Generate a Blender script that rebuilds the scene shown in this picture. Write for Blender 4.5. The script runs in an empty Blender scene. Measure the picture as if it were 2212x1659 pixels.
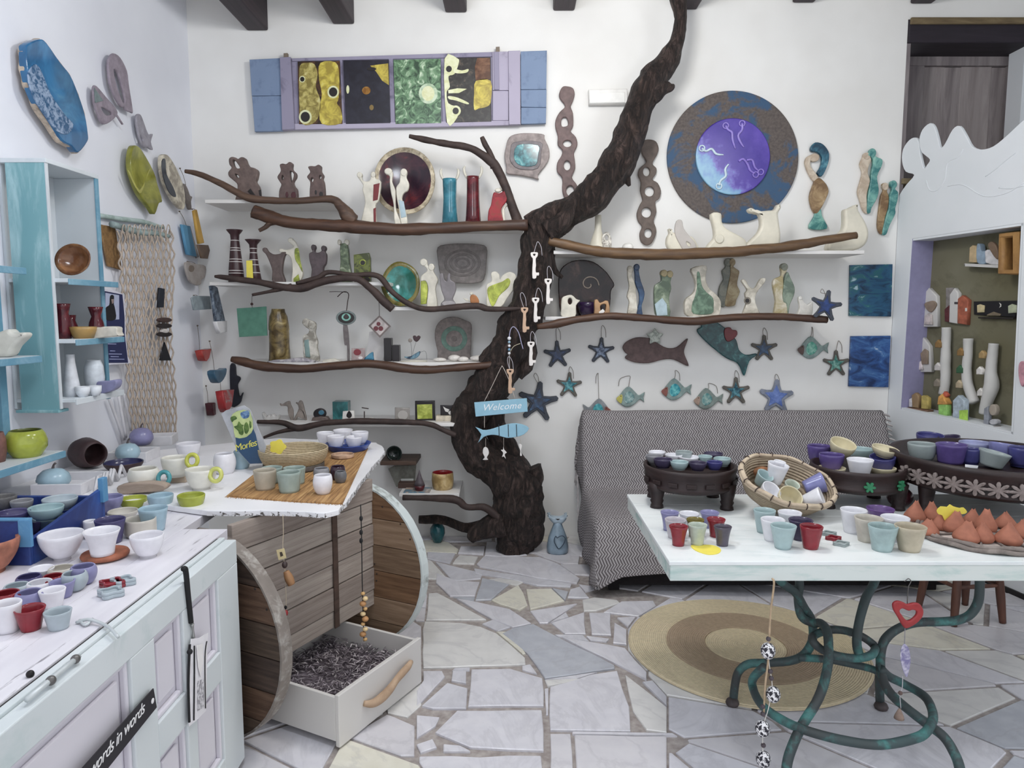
import bpy, bmesh, math, random
from math import sin, cos, pi, radians, sqrt, atan2, hypot
from mathutils import Vector, Matrix
from mathutils import noise as mnoise
from mathutils.geometry import tessellate_polygon
random.seed(7)
scene = bpy.context.scene
C = scene.collection
# ------------------------------------------------------------------ camera
F, CX, CY, TH, CH = 1550.0, 1106.0, 829.5, radians(5.8), 1.55
cd = bpy.data.cameras.new('camera'); cam = bpy.data.objects.new('camera', cd); C.objects.link(cam)
cd.sensor_width = 36.0; cd.lens = 36.0 * F / 2212.0; cd.clip_start = 0.05
cam.location = (0, 0, CH); cam.rotation_euler = (pi / 2 - TH, 0, 0)
scene.camera = cam
# ------------------------------------------------------------------ light
w = bpy.data.worlds.new('daylight'); scene.world = w; w.use_nodes = True
w.node_tree.nodes['Background'].inputs[0].default_value = (0.92, 0.95, 1.0, 1)
w.node_tree.nodes['Background'].inputs[1].default_value = 1.12
def point_light(name, loc, r, power, col=(1, 1, 1)):
    l = bpy.data.lights.new(name, 'POINT'); l.energy = power; l.color = col; l.shadow_soft_size = r
    o = bpy.data.objects.new(name, l); C.objects.link(o); o.location = loc
    return o
point_light('ceiling_lamp_and_fill', (0.35, 2.95, 3.12), 0.2, 60, (1.0, 0.985, 0.95))
point_light('ceiling_lamp_and_fill', (-0.55, 1.7, 3.12), 0.25, 54, (0.85, 0.91, 1.0))  # unseen bluish fill, added to light the counter cups and left wall
point_light('ceiling_lamp_and_fill', (2.1, 1.6, 3.12), 0.2, 26, (0.93, 0.97, 1.0))  # unseen fill, added on the right to lift the upper walls
scene.view_settings.view_transform = 'Standard'; scene.view_settings.look = 'None'
scene.view_settings.gamma = 1.0; scene.view_settings.use_curve_mapping = False
scene.view_settings.exposure = 0.10
# ------------------------------------------------------------------ projection: pixel of the photo -> point at a real depth
def ray(u, v):
    dx = (u - CX) / F; dy = (CY - v) / F
    return Vector((dx, cos(TH) + dy * sin(TH), -sin(TH) + dy * cos(TH)))
CAM = Vector((0, 0, CH))
def P(u, v, Y): r = ray(u, v); return CAM + r * (Y / r.y)
def G(u, v, z): r = ray(u, v); return CAM + r * ((z - CH) / r.z)
def PX(u, v, x): r = ray(u, v); return CAM + r * (x / r.x)
def depth(p): return p.y * cos(TH) - (p.z - CH) * sin(TH)
def elev(p): return math.atan2(CH - p.z, hypot(p.x, p.y))
class Plane:
    """a vertical plane through p0; n points into the room; 2D axes: along, up"""
    def __init__(s, p0, n):
        s.p0 = Vector(p0); s.n = Vector(n).normalized(); s.az = Vector((0, 0, 1)); s.ax = s.az.cross(s.n).normalized()
    def hit(s, u, v, off=0.0):
        r = ray(u, v); p0 = s.p0 + s.n * off
        return CAM + r * ((p0 - CAM).dot(s.n) / r.dot(s.n))
    def to2(s, u, v, off=0.0):
        p = s.hit(u, v, off) - s.p0
        return (p.dot(s.ax), p.dot(s.az))
    def mat(s, c2, off=0.0):
        o = s.p0 + s.ax * c2[0] + s.az * c2[1] + s.n * off
        m = Matrix((s.ax, s.az, s.n)).transposed().to_4x4(); m.translation = o
        return m
def back(Y): return Plane((0, Y, 0), (0, -1, 0))
# ------------------------------------------------------------------ objects
WM = {}
def put(o, parent=None, world=None):
    C.objects.link(o)
    wm = world.copy() if world is not None else Matrix.Identity(4)
    o.matrix_basis = wm
    if parent is not None:
        o.parent = parent; o.matrix_parent_inverse = WM[parent].inverted()
    WM[o] = wm
    return o
def tag(o, label, cat, group=None, kind=None):
    o['label'] = label
    if cat: o['category'] = cat
    if group: o['group'] = group
    if kind: o['kind'] = kind
    return o
def struct(o, label=None):
    o['kind'] = 'structure'
    if label: o['label'] = label
    return o
def thing(name, label, cat, loc, group=None):
    o = bpy.data.objects.new(name, None); o.empty_display_size = 0.05
    put(o, None, Matrix.Translation(Vector(loc)))
    return tag(o, label, cat, group)
def meshobj(name, vs, fs, mat, parent=None, loc=None, smooth=False, world=None, mats=None, fm=None, uvs=None):
    me = bpy.data.meshes.new(name)
    if world is None:
        if loc is None:
            xs = [v[0] for v in vs]; ys = [v[1] for v in vs]; zs = [v[2] for v in vs]
            loc = Vector(((min(xs) + max(xs)) / 2, (min(ys) + max(ys)) / 2, min(zs)))
        loc = Vector(loc)
        vs = [(v[0] - loc.x, v[1] - loc.y, v[2] - loc.z) for v in vs]
        world = Matrix.Translation(loc)
    me.from_pydata([tuple(v) for v in vs], [], fs)
    for m in (mats or [mat]): me.materials.append(m)
    if fm:
        for p, i in zip(me.polygons, fm): p.material_index = i
    if smooth:
        for p in me.polygons: p.use_smooth = True
    if uvs is not None:
        l = me.uv_layers.new(name='UVMap')
        for lp in me.loops: l.data[lp.index].uv = uvs[lp.vertex_index]
    me.update()
    o = bpy.data.objects.new(name, me)
    return put(o, parent, world)
def recalc(o):
    bm = bmesh.new(); bm.from_mesh(o.data); bmesh.ops.recalc_face_normals(bm, faces=bm.faces); bm.to_mesh(o.data); bm.free(); return o
def bev(o, wd=0.004, seg=2):
    m = o.modifiers.new('bevel', 'BEVEL'); m.width = wd; m.segments = seg; m.limit_method = 'ANGLE'; m.angle_limit = radians(40); return o
def box(name, lo, hi, mat, parent=None, b=0.004, rotz=0.0, piv=None):
    lo = Vector(lo); hi = Vector(hi); c = Vector(((lo.x + hi.x) / 2, (lo.y + hi.y) / 2, lo.z)); hx, hy, h = (hi.x - lo.x) / 2, (hi.y - lo.y) / 2, hi.z - lo.z
    vs = [(sx * hx, sy * hy, z) for z in (0, h) for sx, sy in ((-1, -1), (1, -1), (1, 1), (-1, 1))]
    fs = [(3, 2, 1, 0), (4, 5, 6, 7), (0, 1, 5, 4), (1, 2, 6, 5), (2, 3, 7, 6), (3, 0, 4, 7)]
    wm = Matrix.Translation(c)
    if rotz:
        pv = Vector(piv) if piv else c
        wm = Matrix.Translation(pv) @ Matrix.Rotation(rotz, 4, 'Z') @ Matrix.Translation(-pv) @ wm
    o = meshobj(name, vs, fs, mat, parent, world=wm)
    if b: bev(o, b)
    return o
def obox(name, o, ex, ey, ez, mat, parent=None, b=0.003):
    """box from a corner and three edge vectors"""
    o, ex, ey, ez = map(Vector, (o, ex, ey, ez))
    vs = [o, o + ex, o + ex + ey, o + ey, o + ez, o + ex + ez, o + ex + ey + ez, o + ey + ez]
    fs = [(3, 2, 1, 0), (4, 5, 6, 7), (0, 1, 5, 4), (1, 2, 6, 5), (2, 3, 7, 6), (3, 0, 4, 7)]
    ob = recalc(meshobj(name, vs, fs, mat, parent))
    if b: bev(ob, b)
    return ob
def cr(pts, n=4, closed=True):
    """Catmull-Rom through the points"""
    L = len(pts); out = []
    rng = range(L) if closed else range(L - 1)
    for i in rng:
        if closed: p0, p1, p2, p3 = pts[(i - 1) % L], pts[i], pts[(i + 1) % L], pts[(i + 2) % L]
        else: p0, p1, p2, p3 = pts[max(i - 1, 0)], pts[i], pts[i + 1], pts[min(i + 2, L - 1)]
        for k in range(n):
            t = k / n; t2 = t * t; t3 = t2 * t
            out.append(tuple(0.5 * ((2 * b) + (c - a) * t + (2 * a - 5 * b + 4 * c - d) * t2 + (3 * b - a - 3 * c + d) * t3) for a, b, c, d in zip(p0, p1, p2, p3)))
    if not closed: out.append(tuple(pts[-1]))
    return out
def flat(name, loops, th, mat, parent=None, world=None, bevel=0.0, seg=1, smooth=False):
    """a plate of thickness th with the given 2D outline (first loop) and holes, back at z=0, edges rounded"""
    cu = bpy.data.curves.new(name, 'CURVE'); cu.dimensions = '2D'; cu.fill_mode = 'BOTH'
    bevel = min(bevel, th * 0.49)
    cu.extrude = th / 2 - bevel; cu.bevel_depth = bevel; cu.bevel_resolution = seg; cu.offset = -bevel
    for lp in loops:
        s = cu.splines.new('POLY'); s.points.add(len(lp) - 1); s.use_cyclic_u = True
        for p, q in zip(s.points, lp): p.co = (q[0], q[1], 0, 1)
    ob = bpy.data.objects.new(name + '_tmp', cu)
    me = bpy.data.meshes.new_from_object(ob)
    bpy.data.objects.remove(ob); bpy.data.curves.remove(cu)
    me.transform(Matrix.Translation((0, 0, th / 2)))
    me.name = name; me.materials.clear(); me.materials.append(mat)
    for p in me.polygons: p.use_smooth = smooth and abs(p.normal.z) < 0.99
    return put(bpy.data.objects.new(name, me), parent, world)
def slab(name, pl, pts, th, mat, parent=None, off=0.0, holes=(), sm=3, bevel=None, seg=2):
    """plate standing/hanging in plane pl whose outline is given by the places it takes in the photo"""
    if len(pts) <= 5: sm = 1
    q = [pl.to2(u, v, off) for u, v in pts]
    hs = [[pl.to2(u, v, off) for u, v in h] for h in holes]
    c = (sum(a for a, b in q) / len(q), min(b for a, b in q))
    loops = []
    for lp in [q] + hs:
        l2 = [(a - c[0], b - c[1]) for a, b in lp]
        loops.append(cr(l2, sm) if sm > 1 else l2)
    return flat(name, loops, th, mat, parent, pl.mat(c, off), (min(th * 0.35, 0.0055) if th < 0.055 else th * 0.24) if bevel is None else bevel, seg, True)
def tube(name, pts, rad, mat, parent=None, seg=8, sub=5, nz=0.0, closed=False, nscale=14.0, ell=None, loc=None):
    """tube through world points with a radius per point"""
    if not hasattr(rad, '__len__'): rad = [rad] * len(pts)
    pr = [tuple(p) + (r,) for p, r in zip(pts, rad)]
    pr = cr(pr, sub, closed) if sub > 1 else pr
    ps = [Vector(p[:3]) for p in pr]; rs = [max(p[3], 0.0004) for p in pr]
    n = len(ps); vs = []; fs = []
    up = None
    for i in range(n):
        a = ps[(i - 1) % n] if (closed or i) else ps[0]; b = ps[(i + 1) % n] if (closed or i < n - 1) else ps[-1]
        t = (b - a)
        t = t.normalized() if t.length > 1e-9 else Vector((0, 0, 1))
        if up is None:
            up = Vector((0, 0, 1)) if abs(t.z) < 0.9 else Vector((0, 1, 0))
        x = up - t * up.dot(t)
        x = x.normalized() if x.length > 1e-6 else t.orthogonal().normalized()
        up = x; y = t.cross(x)
        for k in range(seg):
            ang = 2 * pi * k / seg
            d = x * cos(ang) + y * sin(ang)
            r = rs[i]
            if nz: r *= 1 + nz * (mnoise.noise((ps[i] + d * r) * nscale) + 0.5 * mnoise.noise((ps[i] + d * r) * nscale * 2.7))
            q = ps[i] + d * r
            if ell: q = ps[i] + Vector((d.x * r, d.y * r * ell, d.z * r))
            vs.append(q)
    m = n if closed else n - 1
    for i in range(m):
        j = (i + 1) % n
        for k in range(seg):
            k2 = (k + 1) % seg
            fs.append((i * seg + k, i * seg + k2, j * seg + k2, j * seg + k))
    if not closed:
        fs.append(tuple(range(seg - 1, -1, -1))); fs.append(tuple((n - 1) * seg + k for k in range(seg)))
    return meshobj(name, vs, fs, mat, parent, loc=loc, smooth=True)
def lathe(name, prof, mat, world, parent=None, seg=24, wob=0.0, mats=None, split=None, sx=1.0, sy=1.0, wseed=0.0, closed_ends=True):
    """surface of revolution; prof = [(r,z)...]; faces from profile index >= split take material 1"""
    vs = []; fs = []; fm = []
    for i, (r, z) in enumerate(prof):
        for k in range(seg):
            a = 2 * pi * k / seg
            rr = r
            if wob: rr = r * (1 + wob * mnoise.noise(Vector((cos(a) * 1.3 + wseed, sin(a) * 1.3, z * 12 + wseed))))
            zz = z + (wob * 0.35 * r * mnoise.noise(Vector((cos(a) * 1.1 + wseed * 2, sin(a) * 1.1, 5.1))) if wob and i > 0 else 0)
            vs.append((rr * cos(a) * sx, rr * sin(a) * sy, zz))
    for i in range(len(prof) - 1):
        for k in range(seg):
            k2 = (k + 1) % seg
            fs.append((i * seg + k, i * seg + k2, (i + 1) * seg + k2, (i + 1) * seg + k)); fm.append(1 if split is not None and i >= split else 0)
    if closed_ends:
        fs.append(tuple(range(seg - 1, -1, -1))); fm.append(0)
        fs.append(tuple((len(prof) - 1) * seg + k for k in range(seg))); fm.append(1 if split is not None else 0)
    return meshobj(name, vs, fs, mat, parent, world=world, smooth=True, mats=mats, fm=fm if mats else None)
def ball(name, c, r, mat, parent=None, sc=(1, 1, 1), seg=14, rings=9, world=None):
    vs = [(0, 0, -r * sc[2])]; fs = []
    for i in range(1, rings):
        a = -pi / 2 + pi * i / rings
        for k in range(seg):
            b = 2 * pi * k / seg; vs.append((r * cos(a) * cos(b) * sc[0], r * cos(a) * sin(b) * sc[1], r * sin(a) * sc[2]))
    vs.append((0, 0, r * sc[2])); L = len(vs) - 1
    for k in range(seg):
        k2 = (k + 1) % seg
        fs.append((0, 1 + k2, 1 + k)); fs.append((L, 1 + (rings - 2) * seg + k, 1 + (rings - 2) * seg + k2))
        for i in range(rings - 2): fs.append((1 + i * seg + k, 1 + i * seg + k2, 1 + (i + 1) * seg + k2, 1 + (i + 1) * seg + k))
    return meshobj(name, vs, fs, mat, parent, world=(world if world is not None else Matrix.Translation(Vector(c))), smooth=True)
def textmesh(name, s, size, mat, parent, world, th=0.0006, shear=0.0, sp=1.0):
    cu = bpy.data.curves.new(name, 'FONT'); cu.body = s; cu.size = size; cu.extrude = th / 2; cu.shear = shear; cu.align_x = 'CENTER'; cu.align_y = 'CENTER'; cu.space_character = sp
    cu.resolution_u = 3
    ob = bpy.data.objects.new(name + '_tmp', cu); C.objects.link(ob)
    bpy.context.view_layer.update()
    me = bpy.data.meshes.new_from_object(ob.evaluated_get(bpy.context.evaluated_depsgraph_get()))
    bpy.data.objects.remove(ob); bpy.data.curves.remove(cu)
    me.materials.clear(); me.materials.append(mat); me.name = name
    return put(bpy.data.objects.new(name, me), parent, world)
# ------------------------------------------------------------------ materials
def lin(h):
    h = h.lstrip('#'); o = []
    for i in (0, 2, 4):
        c = int(h[i:i + 2], 16) / 255; o.append(c / 12.92 if c <= 0.04045 else ((c + 0.055) / 1.055) ** 2.4)
    g = 0.3 * o[0] + 0.55 * o[1] + 0.15 * o[2]
    return (*[x * 0.86 + g * 0.14 for x in o], 1)
MC = {}
class NT:
    def __init__(s, name):
        s.m = bpy.data.materials.new(name); s.m.use_nodes = True; s.t = s.m.node_tree; s.b = s.t.nodes['Principled BSDF']
    def n(s, typ, **kw):
        nd = s.t.nodes.new(typ)
        for k, v in kw.items():
            if k in nd.bl_rna.properties and k not in ('inputs',): setattr(nd, k, v)
            else:
                i = nd.inputs[k.replace('_', ' ')] if not k[0] == 'i' or not k[1:].isdigit() else nd.inputs[int(k[1:])]
                if hasattr(v, 'is_output') or isinstance(v, bpy.types.NodeSocket): s.t.links.new(v, i)
                else: i.default_value = v
        return nd
    def link(s, a, b): s.t.links.new(a, b)
    def co(s, kind='Object', scale=(1, 1, 1), rot=(0, 0, 0), loc=(0, 0, 0)):
        tc = s.t.nodes.new('ShaderNodeTexCoord'); mp = s.t.nodes.new('ShaderNodeMapping')
        mp.inputs['Scale'].default_value = scale; mp.inputs['Rotation'].default_value = rot; mp.inputs['Location'].default_value = loc
        s.link(tc.outputs[kind], mp.inputs[0]); return mp.outputs[0]
    def noise(s, co, scale, detail=3, rough=0.55, dist=0.0):
        nd = s.t.nodes.new('ShaderNodeTexNoise'); nd.inputs['Scale'].default_value = scale; nd.inputs['Detail'].default_value = detail
        nd.inputs['Roughness'].default_value = rough; nd.inputs['Distortion'].default_value = dist; s.link(co, nd.inputs['Vector']); return nd.outputs[0]
    def ramp(s, fac, stops, interp='LINEAR'):
        nd = s.t.nodes.new('ShaderNodeValToRGB'); cr_ = nd.color_ramp; cr_.interpolation = interp
        while len(cr_.elements) < len(stops): cr_.elements.new(0.5)
        for e, (p, c) in zip(cr_.elements, stops): e.position = p; e.color = lin(c) if isinstance(c, str) else (c, c, c, 1)
        s.link(fac, nd.inputs[0]); return nd.outputs[0]
    def math(s, op, a, b=None, c=None):
        nd = s.t.nodes.new('ShaderNodeMath'); nd.operation = op
        for i, x in enumerate((a, b, c)):
            if x is None: continue
            if isinstance(x, (int, float)): nd.inputs[i].default_value = x
            else: s.link(x, nd.inputs[i])
        return nd.outputs[0]
    def mix(s, fac, a, b):
        nd = s.t.nodes.new('ShaderNodeMix'); nd.data_type = 'RGBA'
        for i, x in ((0, fac), (6, a), (7, b)):
            if isinstance(x, str): nd.inputs[i].default_value = lin(x)
            elif isinstance(x, (int, float)): nd.inputs[i].default_value = x
            else: s.link(x, nd.inputs[i])
        return nd.outputs[2]
    def bump(s, h, st=0.3, d=0.01):
        nd = s.t.nodes.new('ShaderNodeBump'); nd.inputs['Strength'].default_value = st; nd.inputs['Distance'].default_value = d
        s.link(h, nd.inputs['Height']); s.link(nd.outputs[0], s.b.inputs['Normal'])
    def done(s, col, rough=0.5, metal=0.0, spec=None):
        if isinstance(col, str): s.b.inputs['Base Color'].default_value = lin(col)
        else: s.link(col, s.b.inputs['Base Color'])
        if isinstance(rough, (int, float)): s.b.inputs['Roughness'].default_value = rough
        else: s.link(rough, s.b.inputs['Roughness'])
        s.b.inputs['Metallic'].default_value = metal
        if spec is not None: s.b.inputs['Specular IOR Level'].default_value = spec
        return s.m
def dark(h, k):
    return '#' + ''.join('%02x' % max(0, min(255, int(int(h[i:i + 2], 16) * k))) for i in (1, 3, 5))
def glz(h, rough=0.22, var=0.12, sc=18, h2=None):
    """glazed ceramic"""
    k = ('g', h, rough, var, sc, h2)
    if k not in MC:
        t = NT('glaze_' + h[1:]); c = t.co(); nz = t.noise(c, sc, 3)
        MC[k] = t.done(t.ramp(nz, [(0.3, dark(h, 1 - var)), (0.7, h2 or dark(h, 1 + var * 0.5))]), rough)
    return MC[k]
def glz2(h1, h2, h3=None, sc=9, rough=0.2, a=0.42, b=0.58, dist=0.6):
    """glaze with runs of two or three colours"""
    k = ('g2', h1, h2, h3, sc, rough, a)
    if k not in MC:
        t = NT('glaze_mixed_' + h1[1:]); nz = t.noise(t.co(), sc, 4, 0.6, dist)
        st = [(a, h1), (b, h2)] + ([(min(b + 0.12, 0.95), h3)] if h3 else [])
        MC[k] = t.done(t.ramp(nz, st), rough)
    return MC[k]
def clay(h, rough=0.75, var=0.15, sc=30, bump=0.25):
    k = ('c', h, rough, var, sc, bump)
    if k not in MC:
        t = NT('clay_' + h[1:]); nz = t.noise(t.co(), sc, 5)
        if bump: t.bump(nz, bump, 0.004)
        MC[k] = t.done(t.ramp(nz, [(0.3, dark(h, 1 - var)), (0.7, dark(h, 1 + var))]), rough)
    return MC[k]
def wood(h1, h2, scale=(2, 30, 30), rough=0.6, bump=0.35, h3=None):
    k = ('w', h1, h2, scale, rough, h3)
    if k not in MC:
        t = NT('wood_' + h1[1:]); c = t.co(scale=scale); nz = t.noise(c, 1.0, 6, 0.65, 0.6)
        st = [(0.3, h1), (0.68, h2)]
        if h3: st.append((0.8, h3))
        t.bump(nz, bump, 0.004)
        MC[k] = t.done(t.ramp(nz, st), rough)
    return MC[k]
def worn(h, h2, sc=6, lo=0.55, hi=0.68, rough=0.5, stretch=(1, 1, 1), h0=None, bump=0.2):
    """paint with brush strokes and worn patches"""
    k = ('p', h, h2, sc, lo, hi, stretch, h0)
    if k not in MC:
        t = NT('paint_' + h[1:]); c = t.co(scale=stretch); nz = t.noise(c, sc, 6, 0.65, 0.4); n2 = t.noise(c, sc * 0.45, 2)
        base = t.ramp(n2, [(0.35, h0 or dark(h, 0.93)), (0.65, h)])
        t.bump(nz, bump, 0.003)
        MC[k] = t.done(t.mix(t.ramp(nz, [(lo, 0.0), (hi, 1.0)]), base, h2), rough)
    return MC[k]
def plain(h, rough=0.5, metal=0.0):
    k = ('q', h, rough, metal)
    if k not in MC:
        t = NT('plain_' + h[1:]); nz = t.noise(t.co(), 25, 2)
        MC[k] = t.done(t.ramp(nz, [(0.3, dark(h, 0.96)), (0.7, h)]), rough, metal)
    return MC[k]
# ------------------------------------------------------------------ cups and bowls
def prof(style, rb, rt, h, wl):
    o = []
    N = 8
    for i in range(N + 1):
        t = i / N
        if style == 'taper': r = rb + (rt - rb) * t
        elif style == 'bowl': r = rb + (rt - rb) * sin(t * pi / 2) ** 0.75
        elif style == 'flare': r = rb + (rt - rb) * (0.35 * t + 0.65 * t ** 2.2)
        elif style == 'round': r = (rb + (rt - rb) * t) + 0.28 * max(rb, rt) * sin(pi * t) ** 0.8
        elif style == 'cyl': r = rb + (rt - rb) * min(1, t * 4) ** 0.5
        o.append((r, h * t))
    if style == 'bowl' and h > 0.02:
        o = [(rb, 0), (rb * 0.92, h * 0.09)] + [(max(r, rb * 0.92), h * 0.09 + z * 0.91) for r, z in o[0:]]
    inn = [(max(r - wl, 0.001), z) for r, z in reversed(o) if z > wl * 1.5]
    top = o[-1]
    return [(rb * 0.5, 0.0)] + o + [(top[0] - wl * 0.35, h + wl * 0.3)] + inn + [(max(inn[-1][0] * 0.5, 0.001), wl * 1.4)], len(o)
SEED = [0.0]
def cup(name, label, cat, box_, z, m, style='taper', inner=None, group=None, wl=0.004, wob=0.03, tilt=None, parent=None, seg=24):
    """box_ = (u, vtop, vbot, rim width, base width) as seen in the photo; stands on height z"""
    u, vt, vb, wt, wb = box_
    SEED[0] += 1.37
    p = G(u, vb, z); s = depth(p) / F; d = elev(p)
    vc = vb - wb * sin(d) / 2 * 0.9; p = G(u, vc, z); s = depth(p) / F; d = elev(p)
    h = max((vc - (vt + wt * sin(d) / 2)) * s / cos(d), 0.012)
    pr, sp = prof(style, wb / 2 * s, wt / 2 * s, h, wl)
    wm = Matrix.Translation(p)
    if tilt: wm = wm @ Matrix.Rotation(radians(tilt[0]), 4, 'X') @ Matrix.Rotation(radians(tilt[1]), 4, 'Y')
    o = lathe(name, pr, m, wm, parent, seg, wob, mats=[m, inner] if inner else None, split=sp if inner else None, wseed=SEED[0])
    if label: tag(o, label, cat, group)
    return o
def string(name, pts, mat, parent, r=0.0015, sub=4, seg=5): return tube(name, pts, r, mat, parent, seg, sub)
# ================================================================== the room
YB, XL, ZC = 4.85, -2.10, 3.62
def plaster(name, a, b, bump=0.12):
    t = NT(name); c = t.co(); n1 = t.noise(c, 1.6, 3); n2 = t.noise(c, 9, 5)
    t.bump(n2, bump, 0.012)
    return t.done(t.ramp(n1, [(0.35, a), (0.65, b)]), 0.85)
M_wall = plaster('plaster_white', '#e6e4e0', '#efeeeb')
M_wall3 = plaster('plaster_blue_white', '#e3e5ee', '#ebedf5')
M_wall2 = plaster('plaster_cool', '#dfe4e8', '#e6eaee', 0.05)
M_beam = wood('#241a22', '#3a2c33', (30, 1.5, 30), 0.6)
struct(box('wall_back', (XL - 0.12, YB, -0.05), (2.56, YB + 0.12, ZC), M_wall, b=0), 'white plastered back wall behind the shelves')
struct(box('wall_left', (XL - 0.12, 0.0, -0.05), (XL, YB, ZC), M_wall3, b=0), 'white plastered left wall')
struct(box('ceiling', (XL - 0.12, 0.0, ZC), (4.3, 5.4, ZC + 0.1), M_wall, b=0), 'white ceiling above the dark beams')
for u, v in ((556, 66), (742, 52), (985, 27), (1218, 23), (1482, 21), (1735, 6), (1990, 8)):
    p = P(u, v, YB - 0.01)
    zb = p.z
    o = box('ceiling_beam', (p.x - 0.07, 0.1, zb), (p.x + 0.07, YB - 0.002, ZC - 0.002), M_beam, b=0.012)
    struct(o, 'dark brown wooden ceiling beam')
# right partition with the wave-shaped top and the niche
dR = Vector((0.19, -0.98, 0)).normalized()
PR = Plane((2.56, YB, 0), (dR.y, -dR.x, 0))
wave = [(1939, 436), (1943, 420), (1958, 398), (1974, 378), (1956, 371), (1948, 349), (1950, 323), (1963, 303), (1976, 297), (1984, 306), (1987, 332), (1995, 363), (2002, 356), (2008, 345),
        (1997, 335), (1989, 326), (1985, 303), (1992, 280), (2008, 266), (2018, 274), (2025, 297), (2031, 319), (2041, 310), (2057, 280), (2072, 272), (2086, 293), (2099, 316), (2119, 323), (2145, 316), (2174, 293), (2212, 258), (2270, 215)]
w2 = cr([PR.to2(u, v) for u, v in wave], 3, False)
e0 = PR.to2(1939, 436)
outl = [(0.0, -0.02), (0.0, e0[1] - 0.05)] + w2 + [(1.6, w2[-1][1] + 0.25), (2.6, w2[-1][1] + 0.3), (4.6, w2[-1][1] + 0.3), (4.6, -0.02)]
NH = [(1971, 516), (2210, 482), (2188, 938), (1946, 884)]
hole = [PR.to2(u, v) for u, v in NH]
TW = 0.16
TP = 0.02
wr = struct(flat('wall_right', [outl, hole], TP, M_wall2, None, PR.mat((0, 0), -TP), 0.004, 1), 'pale partition wall with a wave-shaped top and a niche')
zs = [h[1] for h in hole]; xs_ = [h[0] for h in hole]
nb = flat('niche_back', [[(min(xs_) - .03, min(zs) - .03), (max(xs_) + .03, min(zs) - .03), (max(xs_) + .03, max(zs) + .03), (min(xs_) - .03, max(zs) + .03)]], 0.01,
          worn('#6f6a4c', '#57523a', 4, 0.5, 0.75, 0.8, h0='#7d7a63'), wr, PR.mat((0, 0), -TW - 0.005))
def pr_box(name, u0, v0, u1, v1, off0, off1, mat, parent, b=0.002):
    """box on the partition plane between two pixels, from off0 to off1 out of the plane"""
    a = PR.to2(u0, v0, (off0 + off1) / 2); c = PR.to2(u1, v1, (off0 + off1) / 2)
    x0, x1 = sorted((a[0], c[0])); z0, z1 = sorted((a[1], c[1]))
    o = PR.p0 + PR.ax * x0 + PR.az * z0 + PR.n * off0
    return obox(name, o, PR.ax * (x1 - x0), PR.n * (off1 - off0), PR.az * (z1 - z0), mat, parent, b)
# lilac reveal on the far jamb of the niche
h0, h3 = hole[0], hole[3]
M_lil = plain('#9a97bf', 0.7)
q = [PR.p0 + PR.ax * a + PR.az * z + PR.n * o for (a, z), o in ((h3, 0), (h0, 0), (h0, -TW), (h3, -TW))]
q2 = [p + PR.ax * 0.004 for p in q]
def niche_side(i, j, m):
    a, b_ = hole[i], hole[j]
    q = [PR.p0 + PR.ax * x + PR.az * z + PR.n * o for (x, z), o in ((a, -.001), (b_, -.001), (b_, -TW), (a, -TW))]
    nn = (q[1] - q[0]).cross(q[3] - q[0]).normalized() * 0.012
    recalc(meshobj('niche_side', q + [p - nn for p in q], [(0, 1, 2, 3), (7, 6, 5, 4), (0, 4, 5, 1), (1, 5, 6, 2), (2, 6, 7, 3), (3, 7, 4, 0)], m, wr))
niche_side(0, 1, M_wall2); niche_side(1, 2, M_wall2); niche_side(2, 3, M_wall2)
rv = meshobj('niche_reveal', q + q2, [(0, 1, 2, 3), (7, 6, 5, 4), (0, 4, 5, 1), (1, 5, 6, 2), (2, 6, 7, 3), (3, 7, 4, 0)], M_lil, wr); recalc(rv)
# recess with the old shutter behind the wave
M_old = wood('#6a6064', '#958c8b', (14, 14, 1.5), 0.8, 0.5, '#b0a8a6')
M_dk = wood('#1b141d', '#2e2530', (2, 20, 20), 0.7)
struct(box('wall_back', (3.36, YB + 0.05, -0.05), (4.3, YB + 0.2, ZC), M_wall2, b=0), 'grey-white wall right of the old shutter')
struct(box('wall_back', (2.56, YB, P(2000, 42, YB).z), (3.4, YB + 0.12, ZC), M_wall, b=0), 'white wall strip above the dark lintel')
struct(box('wall_right', (4.2, 0, -0.05), (4.3, YB + 0.3, ZC), M_wall2, b=0), 'far right outer wall hidden behind the partition')
zl0, zl1 = P(2000, 100, YB + 0.05).z, P(2000, 43, YB).z
lt = struct(box('trim_1', (2.56, YB - 0.012, zl0), (3.42, YB + 0.3, zl1), M_dk, b=0.01), 'dark wooden lintel over the old shutter')
box('lintel_edge', (2.565, YB - 0.03, zl1 - 0.035), (3.46, YB - 0.008, zl1 + 0.008), wood('#5b4a33', '#8d7a55', (3, 20, 20), 0.9), lt, 0.008)
YS = YB + 0.30
wd = bpy.data.objects.new('window_1', None); put(wd, None, Matrix.Translation((2.95, YS, 2.2))); struct(wd, 'weathered grey wooden shutter in the recess behind the wave wall')
def yb_box(name, u0, v0, u1, v1, Y, th, mat, parent, b=0.003):
    a = P(u0, v0, Y); c = P(u1, v1, Y)
    return box(name, (min(a.x, c.x), Y - th, min(a.z, c.z)), (max(a.x, c.x), Y, max(a.z, c.z)), mat, parent, b)
yb_box('top_rail', 1950, 118, 2195, 148, YS, 0.06, M_old, wd)
yb_box('side_rail', 1950, 148, 1972, 420, YS, 0.06, M_old, wd)
yb_box('side_rail', 2168, 120, 2192, 420, YS, 0.06, M_old, wd)
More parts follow.
